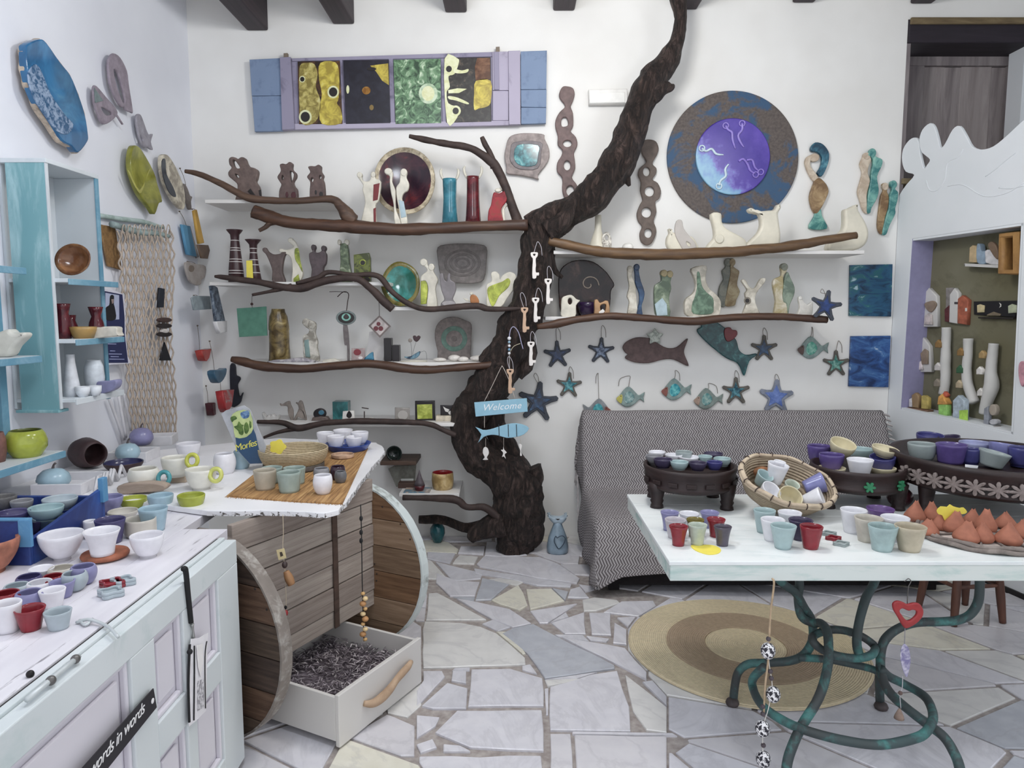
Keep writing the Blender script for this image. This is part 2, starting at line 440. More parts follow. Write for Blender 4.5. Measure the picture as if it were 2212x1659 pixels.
for i in range(4):
    a, b_ = 1972 + i * 49, 1972 + (i + 1) * 49 - 1
    yb_box('plank', a, 148 + (i % 2), b_, 420, YS, 0.03 + 0.002 * (i % 3), wood(('#7a7070', '#6c6264', '#827776', '#74696a')[i], '#a69c9a', (14, 14, 1.5), 0.8, 0.5, '#c4bcb8'), wd, 0.002)
box('reveal', (2.56, YB, 0.8), (2.585, YS, zl0), M_old, wd, 0)
box('sill', (2.57, YB - 0.02, P(1950, 398, YB).z), (3.36, YS, P(1950, 386, YB).z), wood('#6e6045', '#8a7b5c', (3, 20, 20), 0.9), wd, 0.004)
box('lower_panel', (2.585, YS - 0.02, 0.8), (3.36, YS + 0.02, P(1950, 400, YB).z), M_dk, wd, 0)
# thin cracks / cable on the wall
M_grey = plain('#b9b6b2', 0.8)
# ------------------------------------------------------------------ floor: crazy paving
t = NT('grout'); c = t.co(); nz = t.noise(c, 30, 5); t.bump(nz, 0.5, 0.01)
M_grout = t.done(t.ramp(nz, [(0.3, '#8f847f'), (0.7, '#b5aca7')]), 0.9)
floor = struct(box('floor', (XL, -0.2, -0.08), (4.3, YB + 0.3, -0.010), M_grout, b=0), 'crazy-paved floor of white marble pieces')
def marble(h1, h2, i):
    t = NT('marble_%d' % i); c = t.co(loc=(i * 3.1, i * 1.7, 0)); n = t.noise(c, 2.2, 6, 0.6, 1.4); n2 = t.noise(c, 14, 4)
    vein = t.ramp(n, [(0.46, 0.0), (0.5, 1.0), (0.54, 0.0)])
    base = t.ramp(n2, [(0.3, h1), (0.7, h2)])
    f = t.math('MULTIPLY', vein, 0.22)
    t.bump(n2, 0.06, 0.004)
    return t.done(t.mix(f, base, '#9a979e'), 0.32)
MB_ = [marble('#d4d2da', '#dfdde3', 0), marble('#cfced6', '#dad9e0', 1), marble('#d8d6d4', '#e2e0dd', 2), marble('#cfccd2', '#d9d6da', 3)]
M_mgrey = marble('#b3b6c0', '#c2c5cd', 4); M_mcream = marble('#ddd8c6', '#e6e2d2', 5)
traced = [
 ([(60, 560), (330, 570), (480, 600), (600, 650), (810, 830), (815, 880), (50, 905), (45, 620)], 2), ([(90, 350), (150, 345), (520, 545), (70, 550)], 2),
 ([(300, 390), (370, 400), (700, 470), (855, 575), (720, 605), (560, 540)], 0), ([(490, 575), (570, 545), (700, 600), (610, 630)], 1),
 ([(640, 650), (720, 610), (870, 580), (1480, 890), (1480, 910), (960, 985), (830, 800)], 4), ([(450, 130), (500, 75), (920, 80), (1060, 130), (1220, 240), (1200, 275), (900, 235), (470, 150)], 0),
 ([(430, 165), (1160, 280), (1150, 300), (900, 290), (690, 240), (440, 200)], 1), ([(150, 200), (300, 255), (470, 265), (435, 370), (250, 370), (145, 270)], 0),
 ([(490, 235), (690, 280), (560, 395), (440, 400)], 4), ([(560, 400), (760, 290), (800, 350), (830, 440), (770, 475), (620, 430)], 5), ([(820, 320), (1010, 315), (1105, 405), (850, 470)], 5),
 ([(850, 480), (1200, 425), (980, 570), (920, 570)], 0), ([(1010, 570), (1255, 490), (1265, 650), (1110, 650)], 0), ([(1290, 495), (1450, 495), (1455, 660), (1310, 655)], 0),
 ([(1090, 680), (1430, 735), (1560, 760), (1720, 940), (1720, 995), (1400, 830)], 0), ([(410, 920), (700, 915), (940, 985), (950, 1190), (385, 1195)], 0),
 ([(1000, 1050), (1300, 960), (1500, 930), (1590, 1200), (1600, 1380), (1000, 1370)], 0), ([(300, 1230), (935, 1225), (950, 1525), (400, 1500), (140, 1390)], 0),
 ([(1560, 960), (1870, 1200), (1870, 1390), (1720, 1370), (1620, 1230)], 2), ([(50, 1000), (50, 930), (190, 930), (210, 970), (40, 1160), (0, 1190), (0, 1080)], 0),
 ([(40, 1190), (230, 1020), (380, 1060), (370, 1210), (120, 1210)], 1), ([(1180, 1410), (1870, 1420), (1870, 1720), (1200, 1720)], 3), ([(1000, 1400), (1150, 1400), (1170, 1720), (1000, 1720)], 3),
 ([(20, 1570), (930, 1565), (945, 1720), (100, 1720), (20, 1610)], 0), ([(0, 1260), (170, 1275), (140, 1340), (0, 1430)], 0), ([(1240, 400), (1330, 380), (1500, 400), (1520, 420), (1340, 480), (1250, 480)], 2),
 ([(1400, 490), (1530, 410), (1770, 405), (1790, 440), (1660, 520)], 0), ([(880, 50), (1220, 70), (1210, 130), (1100, 130), (960, 85)], 3), ([(290, 95), (320, 65), (460, 75), (430, 130), (270, 125)], 2),
 ([(330, 0), (510, 0), (500, 60), (310, 50)], 0), ([(80, 40), (290, 50), (250, 125), (80, 90)], 1), ([(1500, 530), (1640, 525), (1580, 600)], 0), ([(1480, 570), (1570, 620), (1570, 730), (1470, 720)], 0),
 ([(1130, 380), (1150, 320), (1220, 300), (1290, 385)], 1), ([(200, 1480), (330, 1490), (400, 1530), (200, 1530)], 0), ([(0, 1480), (120, 1440), (150, 1500), (30, 1540)], 0),
 ([(1690, 1010), (1760, 1000), (1870, 1120), (1870, 1190)], 1), ([(960, 1000), (1240, 990), (1180, 1010), (980, 1045)], 2), ([(1270, 670), (1440, 690), (1420, 710), (1300, 700)], 0),
 ([(790, 890), (850, 880), (900, 950), (790, 920)], 0), ([(270, 930), (370, 930), (370, 1020), (260, 1000)], 1)]
polys = []
for pts, k in traced:
    polys.append(([tuple(G(900 + x / 3.463, 1180 + y / 3.463, 0).xy) for x, y in pts], k))
def inside(p, poly):
    r = False; n = len(poly)
    for i in range(n):
        (x1, y1), (x2, y2) = poly[i], poly[(i + 1) % n]
        if (y1 > p[1]) != (y2 > p[1]) and p[0] < (x2 - x1) * (p[1] - y1) / (y2 - y1) + x1: r = not r
    return r
def clip(poly, a, n_):
    out = []
    for i in range(len(poly)):
        p, q = poly[i], poly[(i + 1) % len(poly)]
        dp = (p[0] - a[0]) * n_[0] + (p[1] - a[1]) * n_[1]; dq = (q[0] - a[0]) * n_[0] + (q[1] - a[1]) * n_[1]
        if dp <= 0: out.append(p)
        if (dp < 0 < dq) or (dq < 0 < dp):
            t_ = dp / (dp - dq); out.append((p[0] + (q[0] - p[0]) * t_, p[1] + (q[1] - p[1]) * t_))
    return out
rs = random.Random(11)
sites = []
SK, SA = 1.75, radians(-28)
def fwd(p): return ((p[0] * cos(SA) + p[1] * sin(SA)) / SK, -p[0] * sin(SA) + p[1] * cos(SA))
def inv(p): x, y_ = p[0] * SK, p[1]; return (x * cos(SA) - y_ * sin(SA), x * sin(SA) + y_ * cos(SA))
y = -4.0
while y < 7.0:
    x = -4.0
    while x < 4.0:
        if rs.random() < 0.85: sites.append((x + rs.uniform(-.15, .15), y + rs.uniform(-.14, .14)))
        if rs.random() < 0.22: sites.append((x + rs.uniform(-.15, .15), y + rs.uniform(-.14, .14)))
        x += 0.27
    y += 0.27
sites = [s_ for s_ in sites if -2.6 < inv(s_)[0] < 3.4 and 0.9 < inv(s_)[1] < YB + .4]
def stone(poly, z, m):
    cx = sum(p[0] for p in poly) / len(poly); cy = sum(p[1] for p in poly) / len(poly)
    n = len(poly); vs = []
    for k, (ins, zz) in enumerate(((0.0, -0.012), (0.0, z - 0.003), (0.004, z))):
        for p in poly:
            d = Vector((p[0] - cx, p[1] - cy)); L = d.length or 1
            d2 = d * (1 - ins / L); vs.append((cx + d2.x, cy + d2.y, zz))
    fs = [tuple(range(2 * n, 3 * n))]
    for r in (0, 1):
        for i in range(n):
            j = (i + 1) % n; fs.append((r * n + i, r * n + j, (r + 1) * n + j, (r + 1) * n + i))
    o = meshobj('paving_stone', vs, fs, m, floor, loc=(cx, cy, 0)); recalc(o)
    return o
for poly, k in polys:
    # slightly broken edges
    q = []
    for i in range(len(poly)):
        a, b_ = Vector(poly[i]), Vector(poly[(i + 1) % len(poly)])
        q.append(tuple(a)); L = (b_ - a).length
        if L > 0.12:
            nn = int(L / 0.1)
            for j in range(1, nn):
                d = (b_ - a) / L; per = Vector((-d.y, d.x)); q.append(tuple(a.lerp(b_, j / nn) + per * rs.uniform(-.004, .004)))
    stone(q, 0.0 + rs.uniform(-.001, .001), (MB_ + [M_mgrey, M_mcream])[k])
for i, s in enumerate(sites):
    cell = [(s[0] - .5, s[1] - .5), (s[0] + .5, s[1] - .5), (s[0] + .5, s[1] + .5), (s[0] - .5, s[1] + .5)]
    for j, q in enumerate(sites):
        if i == j: continue
        d = (q[0] - s[0], q[1] - s[1]); L = hypot(*d)
        if L > 1.2 or L < 1e-5: continue
        n_ = (d[0] / L, d[1] / L); gap = 0.0065
        cell = clip(cell, ((s[0] + q[0]) / 2 - n_[0] * gap, (s[1] + q[1]) / 2 - n_[1] * gap), n_)
        if len(cell) < 3: break
    if len(cell) < 3: continue
    cell = [inv(p) for p in cell]
    cell = [(max(XL + .01, min(p[0], 3.4)), min(p[1], YB - .01)) for p in cell]
    cx = sum(p[0] for p in cell) / len(cell); cy = sum(p[1] for p in cell) / len(cell)
    for pl_, _ in polys:
        if len(cell) < 3: break
        if abs(pl_[0][0] - cx) > 1.6 or abs(pl_[0][1] - cy) > 1.6: continue
        if not (any(inside(p, pl_) for p in cell) or any(inside(p, cell) for p in pl_) or inside((cx, cy), pl_) or any(inside(((cell[i_][0] + cell[i_ - 1][0]) / 2, (cell[i_][1] + cell[i_ - 1][1]) / 2), pl_) for i_ in range(len(cell)))): continue
        area2 = sum(pl_[i_][0] * pl_[(i_ + 1) % len(pl_)][1] - pl_[(i_ + 1) % len(pl_)][0] * pl_[i_][1] for i_ in range(len(pl_)))
        best, ba = [], 0
        for i_ in range(len(pl_)):
            p, q = pl_[i_], pl_[(i_ + 1) % len(pl_)]
            L = hypot(q[0] - p[0], q[1] - p[1])
            if L < 1e-4: continue
            no = ((q[1] - p[1]) / L, -(q[0] - p[0]) / L)
            if area2 < 0: no = (-no[0], -no[1])
            c2 = clip(cell, (p[0] + no[0] * .008, p[1] + no[1] * .008), (-no[0], -no[1]))
            if len(c2) > 2:
                ar = abs(sum(c2[k_][0] * c2[(k_ + 1) % len(c2)][1] - c2[(k_ + 1) % len(c2)][0] * c2[k_][1] for k_ in range(len(c2)))) / 2
                if ar > ba: best, ba = c2, ar
        cell = best
    if len(cell) < 3: continue
    ar = abs(sum(cell[k_][0] * cell[(k_ + 1) % len(cell)][1] - cell[(k_ + 1) % len(cell)][0] * cell[k_][1] for k_ in range(len(cell)))) / 2
    if ar < 0.0012: continue
    zz = rs.uniform(-.003, -.001)
    stone(cell, zz, rs.choice(MB_ + MB_ + MB_ + [M_mgrey, M_mcream]))

o = obox('baseboard_right', PR.p0 + PR.ax * 0.02 + Vector((0, 0, -.009)), PR.ax * 4.0, PR.n * 0.012, (0, 0, .035), plain('#1c181a', 0.6), None, 0)
struct(o, 'thin black skirting along the right partition')

for pts in (((860, 930), (830, 980), (760, 1020), (740, 1130), (690, 1200), (640, 1200), (615, 1130)), ((1215, 950), (1150, 1000), (1080, 1060), (1010, 1110)), ((760, 1175), (860, 1165), (1000, 1240), (1150, 1220), (1266, 1150)), ((1266, 1170), (1180, 1190), (1100, 1185))):
    tube('relief_line', [PR.hit(1800 + x / 3.073, 20 + y / 3.073, 0.0) for x, y in pts], .003, M_wall2, wr, 6, 5)
# ================================================================== tree and shelves on the back wall
M_bark = clay('#33241f', 0.7, 0.35, 22, 0.9)
t = NT('bark'); c = t.co(scale=(1, 1, .35)); n = t.noise(c, 22, 7, 0.7, 1.6); n2 = t.noise(c, 5, 3)
t.bump(n, 1.0, 0.05)
M_bark = t.done(t.mix(t.ramp(n2, [(0.35, 0.0), (0.7, 1.0)]), t.ramp(n, [(0.36, '#120c0a'), (0.52, '#32231d'), (0.68, '#5f4a40')]), t.ramp(n, [(0.36, '#171110'), (0.52, '#3f302b'), (0.68, '#75605a')])), 0.62)
M_br = wood('#3a2820', '#6b4f3c', (3, 30, 30), 0.6, 0.5)
M_br2 = wood('#35211a', '#5f3f2a', (3, 30, 30), 0.5, 0.5)
M_br3 = wood('#4a3320', '#7a5a36', (3, 30, 30), 0.5, 0.5)
M_twig = wood('#2a1d1b', '#4c3a34', (10, 10, 10), 0.7, 0.5)
YT = 4.56
def ppath(pts, Y): return [P(u, v, Y if not len(r) > 1 else r[1]) for u, v, *r in pts], [r[0] * Y / F for u, v, *r in pts]
tree = thing('tree', 'twisted dark brown tree whose branches carry the wall shelves', 'tree', P(1110, 1190, YT))
def limb(name, pts, Y, m, seg=12, nz=0.22, sub=6, ns=9): 
    ps, rd = ppath(pts, Y); return tube(name, ps, rd, m, tree, seg, sub, nz, nscale=ns)
limb('trunk', [(1105, 1192, 36), (1118, 1150, 50), (1120, 1090, 56), (1105, 1040, 52), (1062, 1005, 42), (1020, 965, 38), (1008, 920, 36), (1028, 875, 42), (1062, 825, 45), (1090, 770, 44), (1118, 715, 42), (1142, 650, 38), (1158, 580, 37), (1165, 520, 38), (1180, 485, 42)], YT, M_bark, 18, 0.24, 8)
limb('trunk', [(1135, 1080, 32), (1125, 1030, 34), (1100, 985, 28), (1078, 940, 26), (1066, 895, 26), (1075, 855, 24)], YT + 0.05, M_bark, 14)
limb('trunk', [(1110, 805, 24), (1135, 770, 26), (1130, 720, 22), (1140, 670, 16)], YT + 0.02, M_bark, 12)
limb('upper_limb', [(1150, 500, 34), (1185, 478, 36), (1235, 455, 32), (1290, 412, 36), (1335, 350, 36), (1362, 290, 33), (1385, 220, 30), (1412, 172, 30), (1440, 135, 24), (1463, 90, 16), (1470, 40, 13), (1460, -20, 20)], YT, M_bark, 14, 0.2, 7)
limb('stub', [(1405, 205, 22), (1430, 192, 16), (1448, 186, 11), (1450, 182, 4)], YT - 0.02, M_bark, 10)
limb('stub', [(1330, 372, 26), (1350, 384, 12), (1360, 402, 3)], YT, M_bark, 8)
limb('stub', [(1180, 500, 24), (1215, 475, 20), (1236, 440, 12), (1242, 425, 4)], YT - 0.08, M_bark, 10)
limb('root', [(1090, 1130, 34), (1055, 1140, 24), (1030, 1152, 20), (1016, 1166, 10)], YT - 0.05, M_bark, 12)
limb('root', [(1070, 1128, 18), (1010, 1140, 11), (960, 1124, 10), (905, 1122, 9)], YT + 0.1, M_bark, 10)
limb('root', [(1130, 1120, 40), (1155, 1150, 22), (1150, 1180, 10)], YT - 0.04, M_bark, 10)
limb('knot', [(1150, 1010, 22), (1158, 1030, 16), (1152, 1060, 14)], YT - 0.03, M_bark, 8)
limb('branch', [(1185, 500, 9), (1188, 540, 10), (1196, 580, 7), (1215, 600, 4)], YT - 0.03, M_bark, 8)
for nm, pts, m in (
 ('branch', [(1122, 490, 12), (1105, 440, 10), (1088, 395, 9), (1068, 355, 10), (1035, 330, 8), (1010, 318, 8), (950, 308, 7), (910, 300, 6), (884, 294, 4)], M_twig),
 ('branch', [(1068, 362, 9), (1058, 330, 6), (1048, 312, 6), (1041, 296, 5)], M_twig),
 ('shelf_branch', [(548, 456, 14), (580, 468, 14), (625, 480, 13), (700, 487, 13), (770, 490, 14), (870, 496, 13), (980, 491, 12), (1060, 488, 11), (1140, 486, 12)], M_br2),
 ('twig', [(610, 477, 9), (585, 482, 6), (572, 492, 5), (560, 498, 4)], M_br),
 ('shelf_branch', [(400, 370, 4), (430, 376, 6), (480, 398, 7), (530, 425, 8), (570, 432, 8), (640, 434, 7), (715, 431, 8), (735, 445, 11), (750, 465, 15), (768, 476, 10)], M_br),
 ('shelf_branch', [(464, 597, 3), (490, 600, 6), (560, 610, 7), (610, 620, 8), (655, 622, 9), (700, 607, 8), (765, 600, 8), (800, 622, 8), (828, 650, 9), (848, 668, 8)], M_twig),
 ('twig', [(630, 618, 7), (590, 628, 4), (545, 637, 3)], M_twig),
 ('shelf_branch', [(640, 612, 4), (685, 600, 5), (710, 588, 5), (760, 594, 5), (815, 596, 6), (845, 628, 6), (880, 655, 6), (920, 668, 6), (980, 664, 7), (1030, 661, 7), (1060, 668, 6), (1128, 666, 4)], M_twig),
 ('shelf_branch', [(500, 776, 6), (520, 780, 9), (570, 792, 10), (650, 797, 9), (730, 790, 9), (800, 786, 9), (870, 795, 10), (930, 799, 9), (990, 794, 8), (1070, 788, 8)], M_br2),
 ('shelf_branch', [(556, 911, 4), (610, 913, 6), (645, 925, 8), (700, 914, 6), (780, 910, 7), (880, 912, 6), (930, 917, 6), (960, 930, 6), (985, 940, 6)], M_twig),
 ('twig', [(648, 924, 6), (600, 934, 4), (570, 945, 3)], M_twig),
 ('shelf_branch', [(870, 1075, 6), (930, 1076, 7), (985, 1079, 9), (1008, 1095, 7), (1045, 1095, 8), (1070, 1112, 9), (1090, 1125, 8)], M_twig),
 ('shelf_branch', [(1185, 520, 10), (1230, 530, 10), (1290, 543, 11), (1370, 549, 12), (1450, 550, 12), (1530, 546, 12), (1610, 542, 11), (1700, 533, 11), (1770, 521, 10), (1850, 508, 8)], M_br3),
 ('shelf_branch', [(1160, 706, 5), (1200, 700, 9), (1250, 690, 8), (1320, 683, 8), (1400, 688, 8), (1500, 694, 9), (1580, 686, 8), (1660, 684, 8), (1720, 686, 8), (1786, 691, 8)], M_br2)):
    low = pts[0][1] > 1000
    limb(nm, pts, 4.47 if nm != 'branch' else 4.6, m, 9, 0.16, 6, 16)
# white shelf boards: (u0, u1, v of the front top edge)
M_shelf = worn('#ebe8e4', '#d8d4cf', 5, 0.6, 0.8, 0.6)
SH = {}
def shelf(key, u0, u1, v, label, th=0.022, yf=4.49, m=None):
    a = P(u0, v, yf); b_ = P(u1, v, yf)
    o = box('wall_shelf', (a.x, yf, a.z - th), (b_.x, YB, a.z), m or M_shelf, b=0.003)
    tag(o, label, 'shelf', 'white boards on the back wall'); SH[key] = a.z
shelf('a', 442, 728, 431, 'short white shelf board with three pierced brown figures')
shelf('b', 752, 1132, 484, 'white shelf board carrying the dark red plate and tall couple figures')
shelf('c', 452, 838, 609, 'white shelf board carrying the two striped brown candlesticks')
shelf('d', 838, 1135, 663, 'white shelf board carrying the green plate and lime heart')
shelf('e', 512, 1080, 783, 'long white shelf board carrying the striped jug and dark boxes')
shelf('f', 556, 990, 914, 'white shelf board with small square pictures near the trunk')
shelf('g', 862, 992, 1066, 'lowest white shelf board with the red-topped pot')
shelf('h', 1196, 1868, 541, 'upper right white shelf board with cream bird vases')
shelf('i', 1178, 1790, 684, 'lower right white shelf board with bottle and couple figures')
# ================================================================== sofa and throw
def herringbone():
    t = NT('herringbone_cloth'); tc = t.t.nodes.new('ShaderNodeTexCoord'); sep = t.t.nodes.new('ShaderNodeSeparateXYZ'); t.link(tc.outputs['UV'], sep.inputs[0])
    x, y = sep.outputs[0], sep.outputs[1]
    fy = t.math('MULTIPLY', y, 21.0); tri = t.math('ABSOLUTE', t.math('SUBTRACT', t.math('FRACT', fy), 0.5))
    ph = t.math('ADD', t.math('MULTIPLY', x, 62.0), t.math('MULTIPLY', tri, 2.2))
    st = t.math('FRACT', ph)
    k = t.ramp(st, [(0.38, 0.0), (0.5, 1.0), (0.88, 1.0), (0.98, 0.0)])
    nz = t.noise(tc.outputs['UV'], 40, 3)
    col = t.mix(k, t.ramp(nz, [(0.3, '#5a5456'), (0.7, '#696365')]), t.ramp(nz, [(0.3, '#a09b9c'), (0.7, '#b2adae')]))
    t.bump(t.math('ADD', k, nz), 0.25, 0.004)
    return t.done(col, 0.95, spec=0.1)
M_herr = herringbone()
XS0, XS1 = 0.47, 2.44
sofa = thing('sofa', 'low dark sofa mostly hidden under the grey herringbone throw', 'sofa', ((XS0 + XS1) / 2, 4.25, 0))
M_blk = clay('#191417', 0.9, 0.2, 40, 0.1)
prf = [(4.76, 0.03), (4.77, 0.83), (4.68, 0.835), (4.53, 0.385), (3.90, 0.35), (3.87, 0.03)]  # black body reaches near the floor to stand in for the shadow underneath
n = len(prf)
vs = [(x, y, z) for x in (XS0 + 0.03, XS1 - 0.02) for y, z in prf]
fs = [tuple(range(n)), tuple(range(2 * n - 1, n - 1, -1))] + [(i, (i + 1) % n, n + (i + 1) % n, n + i) for i in range(n)]
recalc(meshobj('body', vs, fs, M_blk, sofa))
for x in (XS0 + 0.1, XS1 - 0.1):
    for y in (3.9, 4.68): box('foot', (x - .03, y - .03, 0), (x + .03, y + .03, .05), M_blk, sofa, 0.004)
th_path = cr([(4.80, .50), (4.80, .83), (4.755, .885), (4.66, .885), (4.58, .72), (4.50, .475), (4.43, .42), (4.2, .412), (3.98, .405), (3.86, .375), (3.80, .27), (3.775, .18), (3.765, .105)], 6, False)
cols = [('f', k) for k in range(7, 0, -1)] + [('x', i) for i in range(0, 61)]
vs = []; uv = []; fs = []
s_acc = 0; last = None
for j, (y, z) in enumerate(th_path):
    if last: s_acc += hypot(y - last[0], z - last[1])
    last = (y, z)
    fl = min(max(z - 0.05, 0.02), 0.40 if y > 4.45 else 0.34)
    if y > 4.72 and z < 0.8: fl = 0.05
    for kind, k in cols:
        if kind == 'f':
            d = fl * k / 7
            wav = 0.014 * sin(s_acc * 16 + k * 0.5) * (k / 7)
            vs.append((XS0 - 0.012 - 0.02 * (k / 7) + wav, y - (0.01 if y < 3.9 else 0), z - d)); uv.append((-d, s_acc))
        else:
            x = XS0 + (XS1 - XS0) * k / 60
            nzv = mnoise.noise(Vector((x * 3.5, s_acc * 4, 0))) * 0.008
            drop = 0
            if z < 0.2: drop = (0.05 * (0.5 + 0.5 * sin((x - XS0) * 2.3 + 0.3)) + 0.012 * sin(x * 9)) * (0.2 - z) / 0.15 - 0.01
            yy = y + (-abs(nzv) if z < .36 else 0) - (0.02 * sin(x * 6) * (0.36 - z) if z < .36 else 0)
            vs.append((x, yy, z + (nzv if z > .36 else 0) + drop - (.07 * max(0, 1 - (x - XS0) / .12) * (.2 - z) / .1 if z < .2 else 0))); uv.append((x - XS0, s_acc))
W_ = len(cols)
for j in range(len(th_path) - 1):
    for i in range(W_ - 1): fs.append((j * W_ + i, j * W_ + i + 1, (j + 1) * W_ + i + 1, (j + 1) * W_ + i))
throw = meshobj('throw_blanket', vs, fs, M_herr, None, loc=(1.45, 4.3, 0.4), smooth=True, uvs=uv)
sm_ = throw.modifiers.new('thickness', 'SOLIDIFY'); sm_.thickness = 0.006; sm_.offset = 1
tag(throw, 'grey and white herringbone throw draped over the whole sofa', 'throw blanket')
# tassels along the lower left edge
tv = []; tf = []
rt = random.Random(3)
for j in range(6, len(th_path) - 30):
    y, z = th_path[j]
    for q in range(2):
        yy = y - q * 0.012; fl = min(max(z - 0.05, .02), .40); z0 = z - fl
        if z0 < 0.15: continue
        b_ = len(tv); x0 = XS0 - 0.035; L = rt.uniform(.05, .08); dx = rt.uniform(-.012, .006)
        for zz, wd_ in ((z0 + .01, .004), (z0 - L * .5, .006), (z0 - L, .005)):
            tv += [(x0 + dx * (z0 - zz) * 10, yy - wd_, zz), (x0 + dx * (z0 - zz) * 10 - .005, yy, zz), (x0 + dx * (z0 - zz) * 10, yy + wd_, zz)]
        for r in range(2):
            for k in range(3): tf.append((b_ + r * 3 + k, b_ + r * 3 + (k + 1) % 3, b_ + (r + 1) * 3 + (k + 1) % 3, b_ + (r + 1) * 3 + k))
fr = meshobj('fringe', tv, tf, clay('#b5afae', 0.95, .1, 40, .1), throw); fr['kind'] = 'stuff'
# fringe at the far right end of the back
tv = []; tf = []
for q in range(16):
    z0 = .88 - q * .03
    tube_y = 4.66 - (0.18 * max(0, (0.88 - z0)) / .45)
    b_ = len(tv); L = rt.uniform(.03, .05)
    for k_, (xx, wd_) in enumerate(((XS1 - .01, .006), (XS1 + L * .5, .008), (XS1 + L, .006))):
        tv += [(xx, tube_y - .004, z0 - wd_ - k_ * .008), (xx, tube_y - .012, z0 - k_ * .008), (xx, tube_y - .004, z0 + wd_ - k_ * .008)]
    for r in range(2):
        for k in range(3): tf.append((b_ + r * 3 + k, b_ + r * 3 + (k + 1) % 3, b_ + (r + 1) * 3 + (k + 1) % 3, b_ + (r + 1) * 3 + k))
fr = meshobj('fringe', tv, tf, clay('#b5afae', 0.95, .1, 40, .1), throw); fr['kind'] = 'stuff'
# ================================================================== rug
def jute(h1, h2):
    t = NT('jute_' + h1[1:]); tc = t.t.nodes.new('ShaderNodeTexCoord'); sep = t.t.nodes.new('ShaderNodeSeparateXYZ'); t.link(tc.outputs['Object'], sep.inputs[0])
    r = t.math('SQRT', t.math('ADD', t.math('MULTIPLY', sep.outputs[0], sep.outputs[0]), t.math('MULTIPLY', sep.outputs[1], sep.outputs[1])))
    wv = t.math('ABSOLUTE', t.math('SINE', t.math('MULTIPLY', r, 330.0))); nz = t.noise(tc.outputs['Object'], 60, 4)
    t.bump(t.math('ADD', wv, nz), 0.6, 0.004)
    return t.done(t.mix(t.math('MULTIPLY', wv, 0.5), t.ramp(nz, [(0.3, dark(h1, .88)), (0.7, h1)]), h2), 0.95, spec=0.1)
pc = G(1610, 1398, 0); RC = (pc.x, pc.y); RR = 0.535
rug = thing('round_rug', 'round braided jute rug with tan rings and a brown ring under the table', 'rug', (RC[0], RC[1], 0))
MJ1 = jute('#dccaa2', '#e6d6b2'); MJ2 = jute('#b49c80', '#bea88c')
def ring(name, r0, r1, z, m):
    N = 64; vs = []; fs = []
    rr = [(r0, 0.001), (r0, z - .003), (r0 + .006, z), (r1 - .008, z), (r1, z - .005), (r1, 0.001)]
    for k in range(N):
        a = 2 * pi * k / N; wb = 1 + .004 * sin(a * 5 + r1 * 20)
        for r, zz in rr: vs.append((r * wb * cos(a), r * wb * sin(a), zz))
    L = len(rr)
    for k in range(N):
        k2 = (k + 1) % N
        for i in range(L - 1): fs.append((k * L + i, k * L + i + 1, k2 * L + i + 1, k2 * L + i))
    return meshobj(name, vs, fs, m, rug, world=Matrix.Translation((RC[0], RC[1], 0.0)))
ring('outer_ring', RR * .67, RR, .012, MJ1); ring('brown_ring', RR * .34, RR * .672, .0125, MJ2); ring('centre', 0.001, RR * .342, .012, MJ1)
# ================================================================== right table
ZT = 0.75
tab = thing('iron_table', 'white and aqua painted table on a curled green iron base', 'table', (1.3, 2.6, 0))
M_top = worn('#dfe4e4', '#c6d4d4', 5, 0.55, 0.8, 0.45, (1, 3, 3), '#e8ecec')
M_edge = worn('#d3d8d3', '#a6c4be', 3.2, 0.48, 0.66, 0.5, (1, 3, 6), '#d3dcd8')
YT0, YT1, XT0, XT1 = 2.235, 3.09, 0.505, 2.12
for i in range(5):
    y0 = YT0 + (YT1 - YT0) * i / 5; y1 = YT0 + (YT1 - YT0) * (i + 1) / 5 - .0012
    box('plank', (XT0, y0, ZT - .014), (XT1, y1, ZT), M_top, tab, .0025)
box('apron', (XT0 + .004, YT0 + .002, ZT - .066), (XT1, YT0 + .03, ZT - .014), M_edge, tab, .003)
box('apron', (XT0 + .004, YT0 + .03, ZT - .066), (XT0 + .03, YT1, ZT - .014), M_edge, tab, .003)
M_iron = worn('#3a5254', '#3f8883', 9, 0.5, 0.68, 0.55, (1, 1, 1), '#3a3f40', 0.5)
def iron(name, pts, r=0.0165, closed=False):
    """pts: (u, v, depth)"""
    return tube(name, [P(u, v, Y) for u, v, Y in pts], r, M_iron, tab, 9, 5, 0.05, closed)
def yl(pts, y0, y1):
    L = len(pts) - 1; return [(u, v, y0 + (y1 - y0) * i / L) for i, (u, v) in enumerate(pts)]
iron('leg', [(1725, 1240, 2.70), (1727, 1265, 2.70), (1724, 1294, 2.69), (1731, 1331, 2.66), (1753, 1345, 2.63), (1774, 1347, 2.58), (1787, 1365, 2.52), (1790, 1400, 2.45), (1787, 1445, 2.40), (1769, 1506, 2.33), (1731, 1569, 2.27), (1705, 1630, 2.22), (1697, 1680, 2.18), (1694, 1735, 2.15)])
iron('leg', [(1680, 1250, 2.66), (1695, 1264, 2.66), (1718, 1280, 2.67), (1737, 1312, 2.67), (1753, 1339, 2.67), (1756, 1379, 2.66), (1740, 1411, 2.66), (1710, 1427, 2.67), (1657, 1432, 2.69), (1618, 1434, 2.70), (1597, 1449, 2.705), (1589, 1473, 2.71), (1584, 1512, 2.71)])
iron('ring', yl([(1758, 1373), (1790, 1361), (1829, 1363), (1866, 1377), (1890, 1398)], 2.60, 2.55) + yl([(1880, 1416), (1846, 1422), (1806, 1416), (1774, 1402), (1756, 1385)], 2.45, 2.5), closed=True, r=.015)
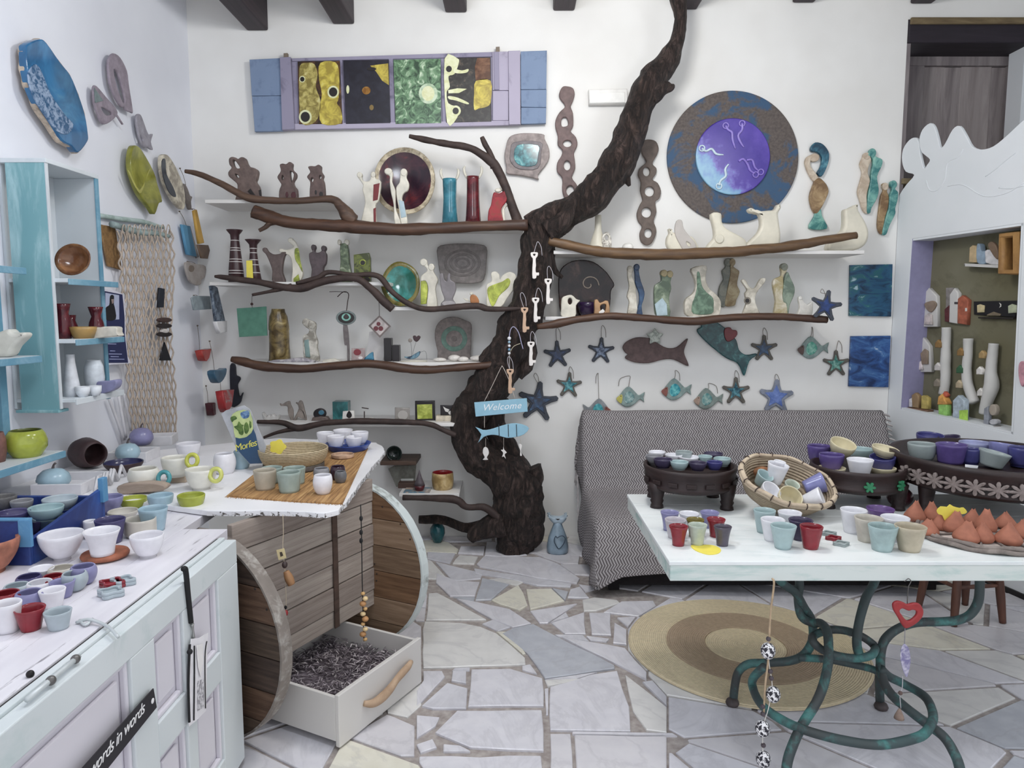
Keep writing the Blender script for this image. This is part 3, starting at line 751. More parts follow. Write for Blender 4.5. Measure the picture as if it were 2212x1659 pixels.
iron('stretcher', yl([(1725, 1421), (1784, 1424), (1837, 1434), (1880, 1444), (1903, 1455)], 2.64, 2.52), r=.014)
iron('leg', yl([(1895, 1240), (1887, 1262), (1870, 1294), (1856, 1344), (1851, 1389), (1857, 1418)], 2.66, 2.46))
iron('leg', [(2116, 1235, 2.55), (2116, 1262, 2.55), (2113, 1299, 2.55), (2097, 1326, 2.55), (2071, 1339, 2.55), (2031, 1343, 2.55), (1978, 1345, 2.56), (1939, 1358, 2.57), (1912, 1381, 2.56), (1903, 1410, 2.54), (1903, 1447, 2.50), (1912, 1479, 2.46), (1931, 1506, 2.42), (1965, 1535, 2.36), (2007, 1567, 2.30), (2039, 1592, 2.26), (2060, 1624, 2.22), (2074, 1662, 2.18), (2082, 1735, 2.14)])
iron('leg', [(1902, 1435, 2.58), (1900, 1458, 2.62), (1900, 1490, 2.66), (1901, 1520, 2.69)])
hz = [(1652, 1440), (1628, 1463), (1626, 1484), (1639, 1514), (1665, 1540), (1710, 1566), (1763, 1585), (1829, 1601), (1899, 1609), (1965, 1598), (2000, 1582), (2015, 1553), (2010, 1524), (1992, 1500), (1952, 1477), (1920, 1461), (1904, 1445)]
tube('ring', [G(u, v, .17 + .10 * max(0, (1480 - v) / 40)) for u, v in hz], .0155, M_iron, tab, 9, 5, .05)
for u, v in ((1582, 1522), (1903, 1530)):
    g = G(u, v, 0.0)
    lathe('foot', [(.001, 0), (.024, 0), (.027, .008), (.022, .02), (.012, .026), (.001, .026)], clay('#4a4040', .6), Matrix.Translation(g), tab, 14)
# red heart and bead garlands on the table edge
YG = YT0 - .012
PG = back(YG)
M_str = clay('#b79d7c', .9, .1)
M_red = glz('#a01820', .25); M_steel = plain('#6b6866', .4, .8)
ht = thing('heart_garland', 'red open heart with a purple feather hanging from the table edge', 'garland', P(1957, 1330, YG))
slab('heart', PG, [(1957, 1303), (1970, 1300), (1983, 1302), (1991, 1315), (1989, 1330), (1975, 1345), (1955, 1355), (1946, 1348), (1936, 1330), (1927, 1315), (1926, 1302), (1935, 1296), (1947, 1298)], .012, M_red, ht,
     holes=[[(1959, 1317), (1968, 1315), (1976, 1318), (1975, 1327), (1962, 1338), (1953, 1336), (1945, 1326), (1940, 1317), (1946, 1312)]])
string('hook', [P(1954, 1256, YG), P(1962, 1250, YG), P(1968, 1256, YG), P(1963, 1266, YG), P(1961, 1280, YG), P(1960, 1303, YG)], M_steel, ht, .0016)
string('cord', [P(1955, 1355, YG), P(1954, 1395, YG)], plain('#8d8a90', .6), ht, .0014)
slab('feather', PG, [(1953, 1390), (1962, 1400), (1966, 1425), (1962, 1450), (1957, 1462), (1949, 1445), (1944, 1420), (1946, 1400)], .004, glz2('#7a74a0', '#b9b4c8', '#e4e1ea', 40, .6), ht)
string('cord', [P(1950, 1460, YG), P(1949, 1485, YG), P(1944, 1500, YG), P(1946, 1530, YG)], plain('#b5b2b6', .6), ht, .0014)
ball('bead', P(1945, 1497, YG), .007, clay('#5f4a45'), ht)
lathe('bell', [(.001, 0), (.016, 0), (.013, .012), (.006, .028), (.003, .034), (.001, .034)], clay('#8a7466'), Matrix.Translation(P(1942, 1552, YG)), ht, 12)
bg = thing('bead_garland', 'beige ribbon with black and white spotted beads at the table edge', 'garland', P(1660, 1640, YG))
string('ribbon', [P(1668, 1250, YG), P(1672, 1262, YG - .01), P(1664, 1330, YG), P(1660, 1420, YG), P(1653, 1480, YG), P(1650, 1540, YG)], M_str, bg, .0035)
M_spot = glz2('#f0eef0', '#1f1c2a', None, 110, .3, .47, .52, 0)
for (u, v, r) in ((1659, 1406, .026), (1670, 1500, .026), (1647, 1574, .027), (1649, 1640, .027)):
    ball('bead', P(u, v, YG), r * .95, M_spot, bg, (.95, .95, 1.1))
for (u, v) in ((1660, 1380), (1664, 1450), (1666, 1465), (1648, 1526), (1648, 1542), (1649, 1610)):
    ball('bead', P(u, v, YG), .008, clay('#4a3f45', .5), bg)
string('cord', [P(1660, 1375, YG), P(1661, 1430, YG), P(1668, 1480, YG), P(1660, 1530, YG), P(1648, 1575, YG), P(1649, 1650, YG)], plain('#e6e0d8', .8), bg, .0015)
# wooden stool behind the table
M_st = wood('#4a2a20', '#6f4432', (20, 20, 2), .5)
f1, f2, f3 = G(2060, 1352, 0), G(2166, 1345, 0), G(1984, 1312, 0)
f4 = f2 + f3 - f1
stl = thing('stool', 'low brown wooden stool behind the right end of the table', 'stool', (f1 + f4) / 2)
cs = (f1 + f2 + f3 + f4) / 4
tops = []
for f in (f1, f2, f3, f4):
    tp = cs + (f - cs) * .72; tp.z = .42; tops.append(tp)
    tube('leg', [f, f.lerp(tp, .35), f.lerp(tp, .7), tp], [.016, .021, .018, .016], M_st, stl, 10, 4)
for a, b_ in ((0, 1), (0, 2), (1, 3), (2, 3)):
    A = (f1, f2, f3, f4)[a].lerp(tops[a], .45); B = (f1, f2, f3, f4)[b_].lerp(tops[b_], .45)
    tube('stretcher', [A, A.lerp(B, .5), B], [.009, .012, .009], M_st, stl, 8, 4)
lathe('seat', [(.001, .42), (.15, .42), (.165, .43), (.165, .445), (.15, .455), (.001, .45)], M_st, Matrix.Translation((cs.x, cs.y, 0)), stl, 24)
# ================================================================== counter on the left, built from old doors
ZK = 0.80
XF = -0.92           # front face of the doors
YE = 2.33            # far end of the doors
cnt = thing('shop_counter', 'long counter made of old panelled doors painted white and aqua', 'counter', (-1.45, 1.6, 0))
M_cw = worn('#e3e0e6', '#8f8a92', 5, 0.62, 0.72, 0.5, (7, .8, 1), '#d6d2da')
M_aq = worn('#ccd4d6', '#b4c6c6', 4, 0.55, 0.75, 0.45, (1, 1, 1), '#d6dcde')
M_pan = worn('#d5d0da', '#bcb6c2', 3, 0.6, 0.8, 0.5, (1, 1, 1), '#dad6de')
for i in range(6):
    x0 = XL + .01 + i * .19; x1 = min(x0 + .1885, -.985)
    box('plank', (x0, 0.55, ZK - .035), (x1, 2.95 if x0 < -1.2 else 2.42, ZK + (0 if i % 2 else -.001)), M_cw, cnt, .002)
box('groove', (-.985, .55, ZK - .045), (-.976, YE, ZK - .006), plain('#2a272a', .8), cnt, 0)
box('edge_strip', (-.976, .55, ZK - .04), (-.958, YE, ZK - .001), M_aq, cnt, .002)
# the doors: frame pieces and recessed panels with mouldings
def fbox(name, y0, y1, z0, z1, x0, x1, m, b=.003): return box(name, (x0, y0, z0), (x1, y1, z1), m, cnt, b)
fbox('top_rail', .55, YE, .715, ZK - .008, -.957, XF, M_aq)
for y0, y1 in ((2.17, YE), (1.93, 1.99), (1.655, 1.77), (.75, .86)):
    fbox('stile', y0, y1, .02, .715, -.957, XF, M_aq)
fbox('mid_rail', 1.77, 1.93, .385, .48, -.957, XF, M_aq); fbox('mid_rail', 1.99, 2.17, .385, .48, -.957, XF, M_aq)
fbox('bottom_rail', .75, YE, .02, .12, -.957, XF - .001, M_aq)
for (y0, y1, z0, z1) in ((1.77, 1.93, .48, .715), (1.99, 2.17, .48, .715), (1.77, 1.93, .12, .385), (1.99, 2.17, .12, .385), (.86, 1.655, .12, .715)):
    fbox('door_panel', y0, y1, z0, z1, -.957, -.944, M_pan, 0)
    fbox('field', y0 + .035, y1 - .035, z0 + .035, z1 - .035, -.944, -.934, M_pan, .004)
    for (a, b_, c_, d_) in ((y0, y0 + .014, z0, z1), (y1 - .014, y1, z0, z1)): fbox('moulding', a, b_, c_, d_, -.944, -.928, M_pan, .004)
    for (c_, d_) in ((z0, z0 + .014), (z1 - .014, z1)): fbox('moulding', y0 + .014, y1 - .014, c_, d_, -.944, -.928, M_pan, .004)
box('carcass', (XL + .02, .6, .02), (-.962, 2.30, ZK - .05), plain('#8d8a90', .8), cnt, 0)
# bolt, hook and nails
M_pm = plain('#c7ced0', .4, .2)
bo = tube('door_bolt', [G(58, 1512, ZK + .006), G(170, 1418, ZK + .006)], .006, M_pm, cnt, 8, 3)
for u, v in ((163, 1424), (110, 1470)):
    g = G(u, v, ZK + .006); ball('bolt_knob', g, .010, plain('#6d6a68', .4, .6), bo)
g = G(118, 1462, ZK); ball('bolt_knob', (g.x - .05, g.y, ZK + .006), .008, plain('#2a2728', .4, .6), bo)
tube('hook', [G(165, 1345, ZK + .004), G(190, 1338, ZK + .012), G(215, 1345, ZK + .008), G(238, 1357, ZK + .008), G(255, 1376, ZK + .004)], .004, M_pm, cnt, 7, 4)
tube('hook', [G(200, 1337, ZK + .008), G(185, 1350, ZK + .006), G(172, 1340, ZK + .006)], .0035, M_pm, cnt, 7, 4)
# black strap with paper tags hanging from a nail
PF = Plane((XF + .006, 0, 0), (1, 0, 0))
stp = thing('key_strap', 'black wrist strap with white paper tags hanging on the counter door', 'strap', PF.hit(400, 1500))
M_bk = plain('#141316', .7)
tube('strap', [PF.hit(396, 1229), PF.hit(401, 1233), PF.hit(406, 1280), PF.hit(413, 1345)], [.008, .008, .0075, .007], M_bk, stp, 8, 4)
tube('clip', [PF.hit(415, 1348), PF.hit(417, 1362), PF.hit(418, 1378)], [.006, .003, .005], plain('#a8a8a6', .3, .8), stp, 8, 3)
slab('paper_tag', PF, [(412, 1380), (430, 1378), (449, 1366), (447, 1400), (444, 1536), (424, 1556), (407, 1570), (408, 1470), (410, 1400)], .0015, plain('#e9e6ea', .7), stp, .004, sm=1)
slab('tag_print', PF, [(426, 1472), (440, 1466), (440, 1528), (426, 1536)], .0008, glz2('#d9d6da', '#8b888e', None, 90, .7), stp, .006, sm=1)
tube('black_band', [PF.hit(410, 1392, .008), PF.hit(409, 1412, .008), PF.hit(407, 1480, .008), PF.hit(409, 1560, .008)], .0035, M_bk, stp, 6, 4)
tube('black_band', [PF.hit(420, 1395, .008), PF.hit(420, 1460, .008), PF.hit(419, 1556, .008)], .002, M_bk, stp, 6, 4)
tube('black_band', [PF.hit(447, 1385, .008), PF.hit(443, 1420, .008), PF.hit(444, 1530, .008)], .0015, M_bk, stp, 6, 4)
ball('knot', PF.hit(410, 1408, .010), .008, M_bk, stp)
slab('leather_fob', PF, [(424, 1394), (437, 1391), (438, 1430), (432, 1462), (427, 1440)], .002, plain('#f0eceb', .6), stp, .0075)
# chalk sign
sg = thing('chalk_sign', 'small black sign with white handwriting slanting on the counter door', 'sign', PF.hit(265, 1600))
a2 = [PF.to2(u, v, .004) for u, v in ((329, 1487), (336, 1531), (170, 1735), (128, 1712))]
slab('board', PF, [(329, 1487), (336, 1528), (170, 1735), (128, 1712)], .004, plain('#242128', .7), sg, .002, sm=1)
A = Vector(PF.to2(300, 1541, .006)); B = Vector(PF.to2(205, 1655, .006))
dirv = (A - B); ang = atan2(dirv.y, dirv.x)
mid = A.lerp(B, .5)
m4 = PF.mat((mid.x, mid.y), .0066) @ Matrix.Rotation(ang, 4, 'Z')
textmesh('lettering', 'words in words', dirv.length * .22, plain('#f2f0f0', .8), sg, m4, .0006, .35, .9)
lathe('grommet', [(.003, 0), (.007, 0), (.007, .001), (.003, .001)], plain('#f2f0f0', .6), PF.mat(PF.to2(329, 1514, .006), .0066), sg, 14)
# ================================================================== cable spool with drawer
aD = Vector((.45, .89, 0)).normalized(); hD = Vector((.89, -.45, 0)).normalized(); RSP = .38
NC = Vector((-1.10, 2.535, RSP)); DSP = .80
sp = thing('cable_spool', 'half cable spool of weathered planks under the white top board', 'spool table', NC + aD * .4 - Vector((0, 0, RSP)))
MW = [wood('#33241c', '#63503f', (3, 48, 6), .75, .5, '#8a7a6c'), wood('#40291c', '#735640', (3, 48, 6), .75, .5, '#9c8a7a'), wood('#2c1f1a', '#554236', (3, 48, 6), .75, .5, '#7d6c60')]
MW2 = [wood('#5f4630', '#8f7458', (3, 42, 6), .7, .4, '#c9b59a'), wood('#75593f', '#a08468', (3, 42, 6), .7, .4, '#d3c3ae'), wood('#56381f', '#8a6644', (3, 42, 6), .7, .4, '#bda083')]
MW3 = [wood('#8a7c72', '#b5a89c', (2.5, 2.5, 60), .75, .4, '#cfc6bd'), wood('#7c6d64', '#a3958a', (2.5, 2.5, 60), .75, .4, '#c4bab1')]
def sworld(c): 
    m = Matrix((hD, Vector((0, 0, 1)), aD)).transposed().to_4x4(); m.translation = c; return m
def disc(c, mats, rimm, th=.045):
    edges = [-RSP, -.255, -.14, -.015, .105, .23, RSP]
    for i in range(6):
        z0, z1 = edges[i] + .0015, edges[i + 1] - .0015
        pts = []
        zz = [z0 + (z1 - z0) * k / 6 for k in range(7)]
        rgt = [(sqrt(max(RSP ** 2 - z * z, 0)), z) for z in zz]; lft = [(-x, z) for x, z in reversed(rgt)]
        pts = [p for k, p in enumerate(rgt + lft) if k == 0 or hypot(p[0] - (rgt + lft)[k - 1][0], p[1] - (rgt + lft)[k - 1][1]) > .002]
        flat('plank', [pts], th - .002 * (i % 2), mats[i % len(mats)], sp, sworld(c), .002, 1)
    N = 48; vs = []; fs = []
    for k in range(N):
        a = 2 * pi * k / N; wv = .002 * mnoise.noise(Vector((cos(a) * 5, sin(a) * 5, c.x)))
        for r, z in ((RSP - .003, -.003), (RSP + .005 + wv, -.003), (RSP + .005 + wv, th + .003), (RSP - .003, th + .003)): vs.append((r * cos(a), r * sin(a), z))
    for k in range(N):
        k2 = (k + 1) % N
        for i in range(4): fs.append((k * 4 + i, k * 4 + (i + 1) % 4, k2 * 4 + (i + 1) % 4, k2 * 4 + i))
    meshobj('rim', vs, fs, rimm, sp, world=sworld(c))
    for k in range(26):
        a = .35 + k * 2.399; r = RSP * (.3 + .66 * ((k * .618) % 1))
        ball('nail', c + hD * (r * cos(a)) + Vector((0, 0, r * sin(a))) - aD * .0005, .0042, plain('#2a1f1a', .6), sp, seg=6, rings=4)
disc(NC - aD * .045, MW, worn('#8a8078', '#aaa49c', 24, .5, .7, .7, (1, 1, 1), '#786e66'))
disc(NC + aD * DSP, MW2, worn('#c9d2d1', '#8a8f8a', 9, .58, .68, .7))
# planked core between the discs
core_o = NC + hD * .115 - Vector((0, 0, RSP))
zed = [.20, .275, .38, .48, .585, .69, .795]
for i in range(6):
    obox('core_plank', core_o + Vector((0, 0, zed[i] + .002)) + hD * (.004 * (i % 2)), aD * DSP, -hD * .025, (0, 0, zed[i + 1] - zed[i] - .004), MW3[i % 2], sp, .003)
obox('core_batten', core_o + aD * .52 + hD * .004 + Vector((0, 0, .2)), aD * .03, hD * .006, (0, 0, .59), wood('#3c2c24', '#5d463a', (4, 4, 20), .8), sp, .002)
# rough white top board
ZB = .822
outb = [(446, 1103), (500, 1104), (560, 1102), (640, 1104), (700, 1108), (732, 1100), (752, 1078), (775, 1046), (800, 1012), (820, 990), (832, 974), (826, 963), (812, 956), (700, 950), (600, 946)]
q2 = [tuple(G(u, v, ZB).xy) for u, v in outb] + [(-1.9, 3.7), (XL + .02, 3.6), (XL + .02, 2.86)] + [tuple(G(u, v, ZB).xy) for u, v in ((150, 1077), (250, 1080), (330, 1087), (395, 1096))]
rb_ = random.Random(5); q3 = []
for i in range(len(q2)):
    a, b_ = Vector(q2[i]), Vector(q2[(i + 1) % len(q2)]); n_ = max(1, int((b_ - a).length / .035))
    for k in range(n_): p = a.lerp(b_, k / n_); q3.append((p.x + rb_.uniform(-.003, .003), p.y + rb_.uniform(-.003, .003)))
M_tb = worn('#efeef1', '#c9c6cc', 5, .66, .8, .45)
tb = flat('white_board', [q3], .0205, M_tb, None, Matrix.Translation((0, 0, ZB - .0205)), .003, 1)
tag(tb, 'rough-edged white board lying across the cable spool', 'table top')
N = len(q3)
# flaking painted edge
ev = [(x, y, z) for z in (ZB - .0195, ZB - .002) for x, y in q3[:60]]; 
cxb = (-1.3, 3.1)
ev = []
for z in (ZB - .0195, ZB - .002):
    for x, y in q3[:70]:
        d = Vector((x - cxb[0], y - cxb[1])).normalized() * .0022; ev.append((x + d.x, y + d.y, z))
ef = [(i, i + 1, 71 + i - 1 + 0, 70 + i) for i in range(69)]
recalc(meshobj('worn_edge', ev, ef, glz2('#e2e0e2', '#5d5652', None, 55, .8, .50, .56, .8), tb))
# drawer with wood shavings
D0, D1 = Vector((-.612, 2.405, 0)), Vector((-.378, 2.862, 0))
ad = (D1 - D0).normalized(); hd = Vector((ad.y, -ad.x, 0)); LD = (D1 - D0).length; DD = .52
dr = thing('shavings_box', 'white wooden drawer with a driftwood handle, pulled out under the spool', 'drawer', D0.lerp(D1, .5) - hd * .25)
M_dw = worn('#dbd7d2', '#c5c0ba', 3, .6, .8, .5)
obox('front', D0 + Vector((0, 0, .005)), ad * LD, -hd * .018, (0, 0, .195), M_dw, dr, .003)
obox('side', D0 - hd * .018 + Vector((0, 0, .025)), ad * .014, -hd * DD, (0, 0, .165), M_dw, dr, .002)
obox('side', D1 - hd * .018 - ad * .014 + Vector((0, 0, .025)), ad * .014, -hd * DD, (0, 0, .165), M_dw, dr, .002)
obox('back', D0 - hd * (.018 + DD) + Vector((0, 0, .025)), ad * LD, hd * .014, (0, 0, .165), M_dw, dr, .002)
obox('bottom', D0 - hd * .018 + ad * .014 + Vector((0, 0, .03)), ad * (LD - .028), -hd * (DD - .014), (0, 0, .01), M_dw, dr, 0)
hp = [D0 + ad * (LD * f) + hd * o + Vector((0, 0, z)) for f, o, z in ((.26, .004, .105), (.34, .022, .092), (.48, .026, .10), (.60, .026, .122), (.74, .022, .135), (.84, .006, .132))]
tube('driftwood_handle', hp, [.010, .016, .017, .014, .014, .009], wood('#9a7a5c', '#c4a585', (8, 8, 8), .7), dr, 9, 5, .12)
rsv = random.Random(9); sv = []; sf = []
for k in range(2600):
    fa, fh = rsv.uniform(.04, .96), rsv.uniform(.03, .93)
    c0 = D0 + ad * (LD * fa) - hd * (.02 + DD * fh)
    zt = .085 + .03 * mnoise.noise(Vector((c0.x * 9, c0.y * 9, 0))) + .03 * fa
    c0 = c0 + Vector((0, 0, rsv.uniform(zt - .02, zt + .012)))
    an = rsv.uniform(0, 2 * pi); d = Vector((cos(an), sin(an), rsv.uniform(-.5, .5))).normalized() * rsv.uniform(.009, .022); pr_ = Vector((-sin(an), cos(an), rsv.uniform(-.3, .3))) * rsv.uniform(.0012, .003); up_ = Vector((0, 0, .002))
    b_ = len(sv); sv += [c0 - d, c0 + pr_ + up_, c0 + d, c0 - pr_ + up_ * .5, c0 - up_]
    sf += [(b_, b_ + 1, b_ + 3), (b_ + 1, b_ + 2, b_ + 3), (b_, b_ + 4, b_ + 1), (b_ + 4, b_ + 2, b_ + 1), (b_ + 3, b_ + 2, b_ + 4), (b_, b_ + 3, b_ + 4)]
t = NT('shavings'); gi = t.t.nodes.new('ShaderNodeNewGeometry')
M_shv = t.done(t.ramp(gi.outputs['Random Per Island'], [(0.0, '#4a4048'), (.35, '#7d727a'), (.7, '#a79ca2'), (1.0, '#cfc6c6')]), .85)
shv = meshobj('wood_shavings', sv, sf, M_shv, None, loc=D0.lerp(D1, .5) - hd * .25); tag(shv, 'heap of grey-lilac dried shavings filling the white drawer', 'shavings', kind='stuff')
vsb = [D0 + ad * .016 - hd * .02, D1 - ad * .016 - hd * .02, D1 - ad * .016 - hd * (DD), D0 + ad * .016 - hd * DD]
fl_ = meshobj('shaving_bed', [v + Vector((0, 0, z)) for z in (.042, .082) for v in vsb], [(3, 2, 1, 0), (4, 5, 6, 7), (0, 1, 5, 4), (1, 2, 6, 5), (2, 3, 7, 6), (3, 0, 4, 7)], clay('#5f555c', .95, .3, 60, .8), shv)
# pendants hanging from the board
M_wb = wood('#8a5c34', '#b58552', (10, 10, 10), .6); M_twine = clay('#c9b79a', .9, .1)
YP = 2.50
pn = thing('wooden_pendant', 'string pendant with paper tag and wooden beads in front of the near spool disc', 'pendant', P(615, 1390, YP))
string('string', [P(611, 1112, YP), P(612, 1150, YP), P(611, 1182, YP), P(616, 1240, YP), P(618, 1300, YP), P(616, 1360, YP)], M_twine, pn, .0012)
slab('price_tag', back(YP), [(597, 1188), (614, 1184), (619, 1205), (602, 1210)], .0015, plain('#d8c48e', .8), pn, sm=1)
slab('tag_mark', back(YP), [(604, 1193), (609, 1192), (612, 1200), (606, 1203)], .0006, plain('#4a3d30', .8), pn, .0016, sm=1)
ball('bead', P(615, 1220, YP), .010, clay('#3a2a28', .5), pn, (1, 1, 1.3))
tube('wood_block', [P(618, 1234, YP), P(624, 1248, YP), P(630, 1263, YP)], [.010, .016, .013], M_wb, pn, 9, 4)
for v, r, m in ((1312, .006, M_bk), (1324, .010, M_red), (1336, .007, M_bk)): ball('bead', P(617, v, YP), r, m, pn, (.9, .9, 1.2))
tube('wood_block', [P(616, 1364, YP), P(617, 1378, YP), P(618, 1394, YP)], [.015, .017, .015], M_wb, pn, 9, 4)
YP2 = 2.78
pn2 = thing('stone_pendant', 'dark string pendant ending in yellow stone beads above the drawer', 'pendant', P(785, 1388, YP2))
string('string', [P(779, 1090, YP2), P(781, 1160, YP2), P(782, 1230, YP2), P(783, 1280, YP2), P(786, 1385, YP2)], M_bk, pn2, .0022)
for v in (1120, 1150, 1168): ball('bead', P(780, v, YP2), .007, M_bk, pn2, (1, 1, 1.6))
for i, v in enumerate(range(1282, 1388, 11)):
    ball('stone_bead', P(786 + (3 if i % 2 else -2), v, YP2), .0075 + .002 * (i % 3), clay(('#c69a5a', '#d9bb84', '#b58148')[i % 3], .6), pn2, (1.2, 1, 1))
# ================================================================== things on the back wall and its shelves
def K(ox, oy, s, pts): return [(ox + x / s, oy + y / s) for x, y in pts]
def k7(*p): return K(370, 280, 4.365, p)
def k1(*p): return K(760, 260, 3.606, p)
def k2(*p): return K(760, 640, 5.027, p)
def k8(*p): return K(360, 600, 4.609, p)
def k3(*p): return K(800, 860, 4.609, p)
def kf(*p): return K(560, 840, 5.53, p)
def k4(*p): return K(1080, 480, 3.771, p)
def k5(*p): return K(1160, 160, 4.1475, p)
def k6(*p): return K(1420, 180, 4.096, p)
def kr(*p): return K(1180, 520, 3.352, p)
def kp(*p): return K(500, 80, 3.072, p)
def el(cx, cy, rx, ry, n=14, a0=0): return [(cx + rx * cos(a0 + 2 * pi * i / n), cy + ry * sin(a0 + 2 * pi * i / n)) for i in range(n)]
YI = 4.63
PI_ = back(YI); PW = back(YB - .003)
def snap(root, key, part):
    dz = SH[key] - WM[part].translation.z
    root.location.z += dz
def fig(name, label, cat, shapes, key=None, pl=None, group=None, off=0.0):
    """a ceramic piece made of flat rounded bodies; shapes = [(part, pts, thickness, material, offset, holes)]"""
    pl = pl or PI_
    s0 = shapes[0]
    c = pl.hit(*[sum(p[i] for p in s0[1]) / len(s0[1]) for i in (0, 1)])
    parts = []
    if len(shapes) == 1:
        nm, pts, th, m = s0[:4]
        o = slab(name, pl, pts, th, m, None, off + (s0[4] if len(s0) > 4 else 0), s0[5] if len(s0) > 5 else ())
        tag(o, label, cat, group)
        if key: snap(o, key, o)
        return o
    root = thing(name, label, cat, (c.x, c.y, pl.hit(*max(s0[1], key=lambda p: p[1])).z), group)
    for s in shapes:
        nm, pts, th, m = s[:4]
        parts.append(slab(nm, pl, pts, th, m, root, off + (s[4] if len(s) > 4 else 0), s[5] if len(s) > 5 else ()))
    if key:
        zm = min(WM[p].translation.z for p in parts); root.location.z += SH[key] - zm
    return root
def vase(name, label, cat, u, pr_, Y, m, key=None, z=None, inner=None, parent=None, wob=0.02, seg=22, group=None, open_=True, sy=1.0):
    """pr_ = [(v, half width)...] from rim to base as seen in the photo"""
    vb = pr_[-1][0]
    if z is not None: b = G(u, vb, z); Y = b.y
    b = P(u, vb, Y); s = depth(b) / F
    ou = [(hw * s, (vb - v) * s * 1.003) for v, hw in reversed(pr_)]
    ou[0] = (ou[0][0], 0.0)
    wl = 0.004
    if open_: p_ = [(ou[0][0] * .6, 0)] + ou + [(max(r - wl, .001), zz) for r, zz in reversed(ou) if zz > .004] + [(.001, .006)]
    else: p_ = [(ou[0][0] * .6, 0)] + ou + [(.0008, ou[-1][1] + .001)]
    if key: b.z = SH[key]
    SEED[0] += 1.1
    o = lathe(name, p_, m, Matrix.Translation(b), parent, seg, wob, mats=[m, inner] if inner else None, split=len(ou) if inner else None, wseed=SEED[0], sy=sy)
    if label: tag(o, label, cat, group)
    return o
def dish(name, label, cat, u, v, ru, rv, Y, mrim, mcen, tilt=8, wob=0.02, rim=.85, dp=.03, group=None, key=None, wd=1.0, n=None):
    """a plate standing up, facing the room"""
    c = P(u, v, Y); s = depth(c) / F; R = ru * s
    p_ = [(.001, 0), (R * .55, 0), (R * .97, dp), (R, dp + .004), (R * .985, dp + .008), (R * rim, dp * .82 + .006), (R * .55, .011), (.001, .008)]
    m4 = Matrix.Translation(c) @ Matrix.Rotation(radians(90 - tilt), 4, 'X') @ Matrix.Diagonal((1, rv / ru, 1, 1))
    SEED[0] += .9
    o = lathe(name, p_, mrim, m4, None, 36, wob, mats=[mrim, mcen], split=5, wseed=SEED[0])
    if key: o.location.z += SH[key] - (c.z - rv * s)
    return tag(o, label, cat, group)
# ---- shutter with four pictures
M_bl = worn('#7389aa', '#5a6d8e', 5, .52, .7, .7, (1, 1, 8), '#7d92b2', .4); M_pu = worn('#918ba4', '#68627a', 5, .55, .7, .7, (1, 1, 6), '#9a94ac', .4)
M_li = worn('#aca4ba', '#867e94', 5, .6, .74, .7, (1, 1, 6), '#b4acc2', .4)
PS = back(YB - .02)
sh = thing('shutter_collage', 'old blue and lilac window shutter holding four pictures', 'wall art', PS.hit(860, 270))
def sl(nm, pts, th, m, off=0.0, par=None): return slab(nm, PS, kp(*pts), th, m, par or sh, off, sm=1, bevel=.002, seg=1)
sl('backing', [(400, 155), (1845, 112), (1845, 588), (428, 615)], .015, M_pu)
for p_ in ([(130, 160), (335, 150), (345, 396), (145, 399)], [(147, 402), (345, 399), (350, 628), (165, 635)], [(1918, 106), (2092, 100), (2088, 355), (1920, 357)], [(1920, 360), (2090, 358), (2088, 475), (1922, 472)], [(1922, 476), (2088, 478), (2085, 580), (1922, 585)]): sl('blue_board', p_, .03, M_bl)
sl('upright', [(335, 150), (405, 148), (430, 620), (350, 628)], .045, M_pu); sl('upright', [(1838, 108), (1915, 106), (1918, 590), (1842, 592)], .045, M_li)
sl('rail', [(405, 150), (1732, 108), (1732, 138), (410, 170)], .025, M_pu); sl('rail', [(428, 582), (1842, 562), (1842, 592), (430, 622)], .03, M_li)
sl('lilac_board', [(1732, 108), (1840, 106), (1840, 362), (1735, 362)], .03, M_li); sl('lilac_board', [(1735, 366), (1838, 366), (1838, 560), (1735, 562)], .03, M_li); sl('batten', [(1742, 112), (1775, 111), (1778, 360), (1745, 360)], .04, M_pu)
for a, b_ in ((722, 740), (1046, 1076), (1390, 1416)): sl('mullion', [(a, 152), (b_, 150), (b_ + 14, 578), (a + 14, 580)], .024, M_pu)
for a, b_ in (((355, 118), (380, 150)), ((1755, 76), (1780, 110))): sl('peg', [(a[0], a[1]), (b_[0], a[1] - 2), (b_[0], b_[1]), (a[0], b_[1])], .03, wood('#6d5f50', '#8c7c6a', (9, 9, 9)))
M_pk = plain('#26201f', .4); M_nv = glz2('#1d1a26', '#262432', '#2c2a38', 14, .4); M_ye = glz2('#8a7a2a', '#c2b256', '#d8d08a', 22, .4); M_y2 = glz2('#a8921c', '#d8c32a', '#e6e07c', 16, .4)
M_gs = glz2('#2f4a34', '#6f9a6e', '#cfe2c2', 16, .35, .38, .56, 1.6); M_cr = glz2('#d9dba0', '#e8eac0', None, 18, .4)
pcs = [([(440, 165), (720, 160), (738, 578), (450, 580)], glz2('#2c1d12', '#5c3a18', '#8a6424', 14, .4)), ([(742, 158), (1045, 152), (1055, 572), (760, 578)], M_nv), ([(1075, 152), (1388, 145), (1392, 572), (1090, 578)], M_gs), ([(1412, 142), (1720, 135), (1725, 562), (1425, 570)], glz2('#241d1a', '#33302c', '#6a5a48', 26, .4))]
pc_ = [sl('picture', p_, .006, m, .026) for p_, m in pcs]
def ov(i, pts, m, off=.0325, th=.0012): slab('motif', PS, kp(*pts), th, m, pc_[i], off, sm=3, bevel=.0003, seg=1)
ov(0, [(455, 190), (500, 172), (550, 180), (572, 250), (560, 330), (590, 420), (580, 520), (540, 575), (470, 575), (452, 460), (450, 300)], M_ye)
ov(0, [(590, 172), (690, 168), (715, 250), (712, 400), (700, 440), (725, 480), (728, 572), (600, 576), (585, 470), (600, 380), (580, 270)], M_y2)
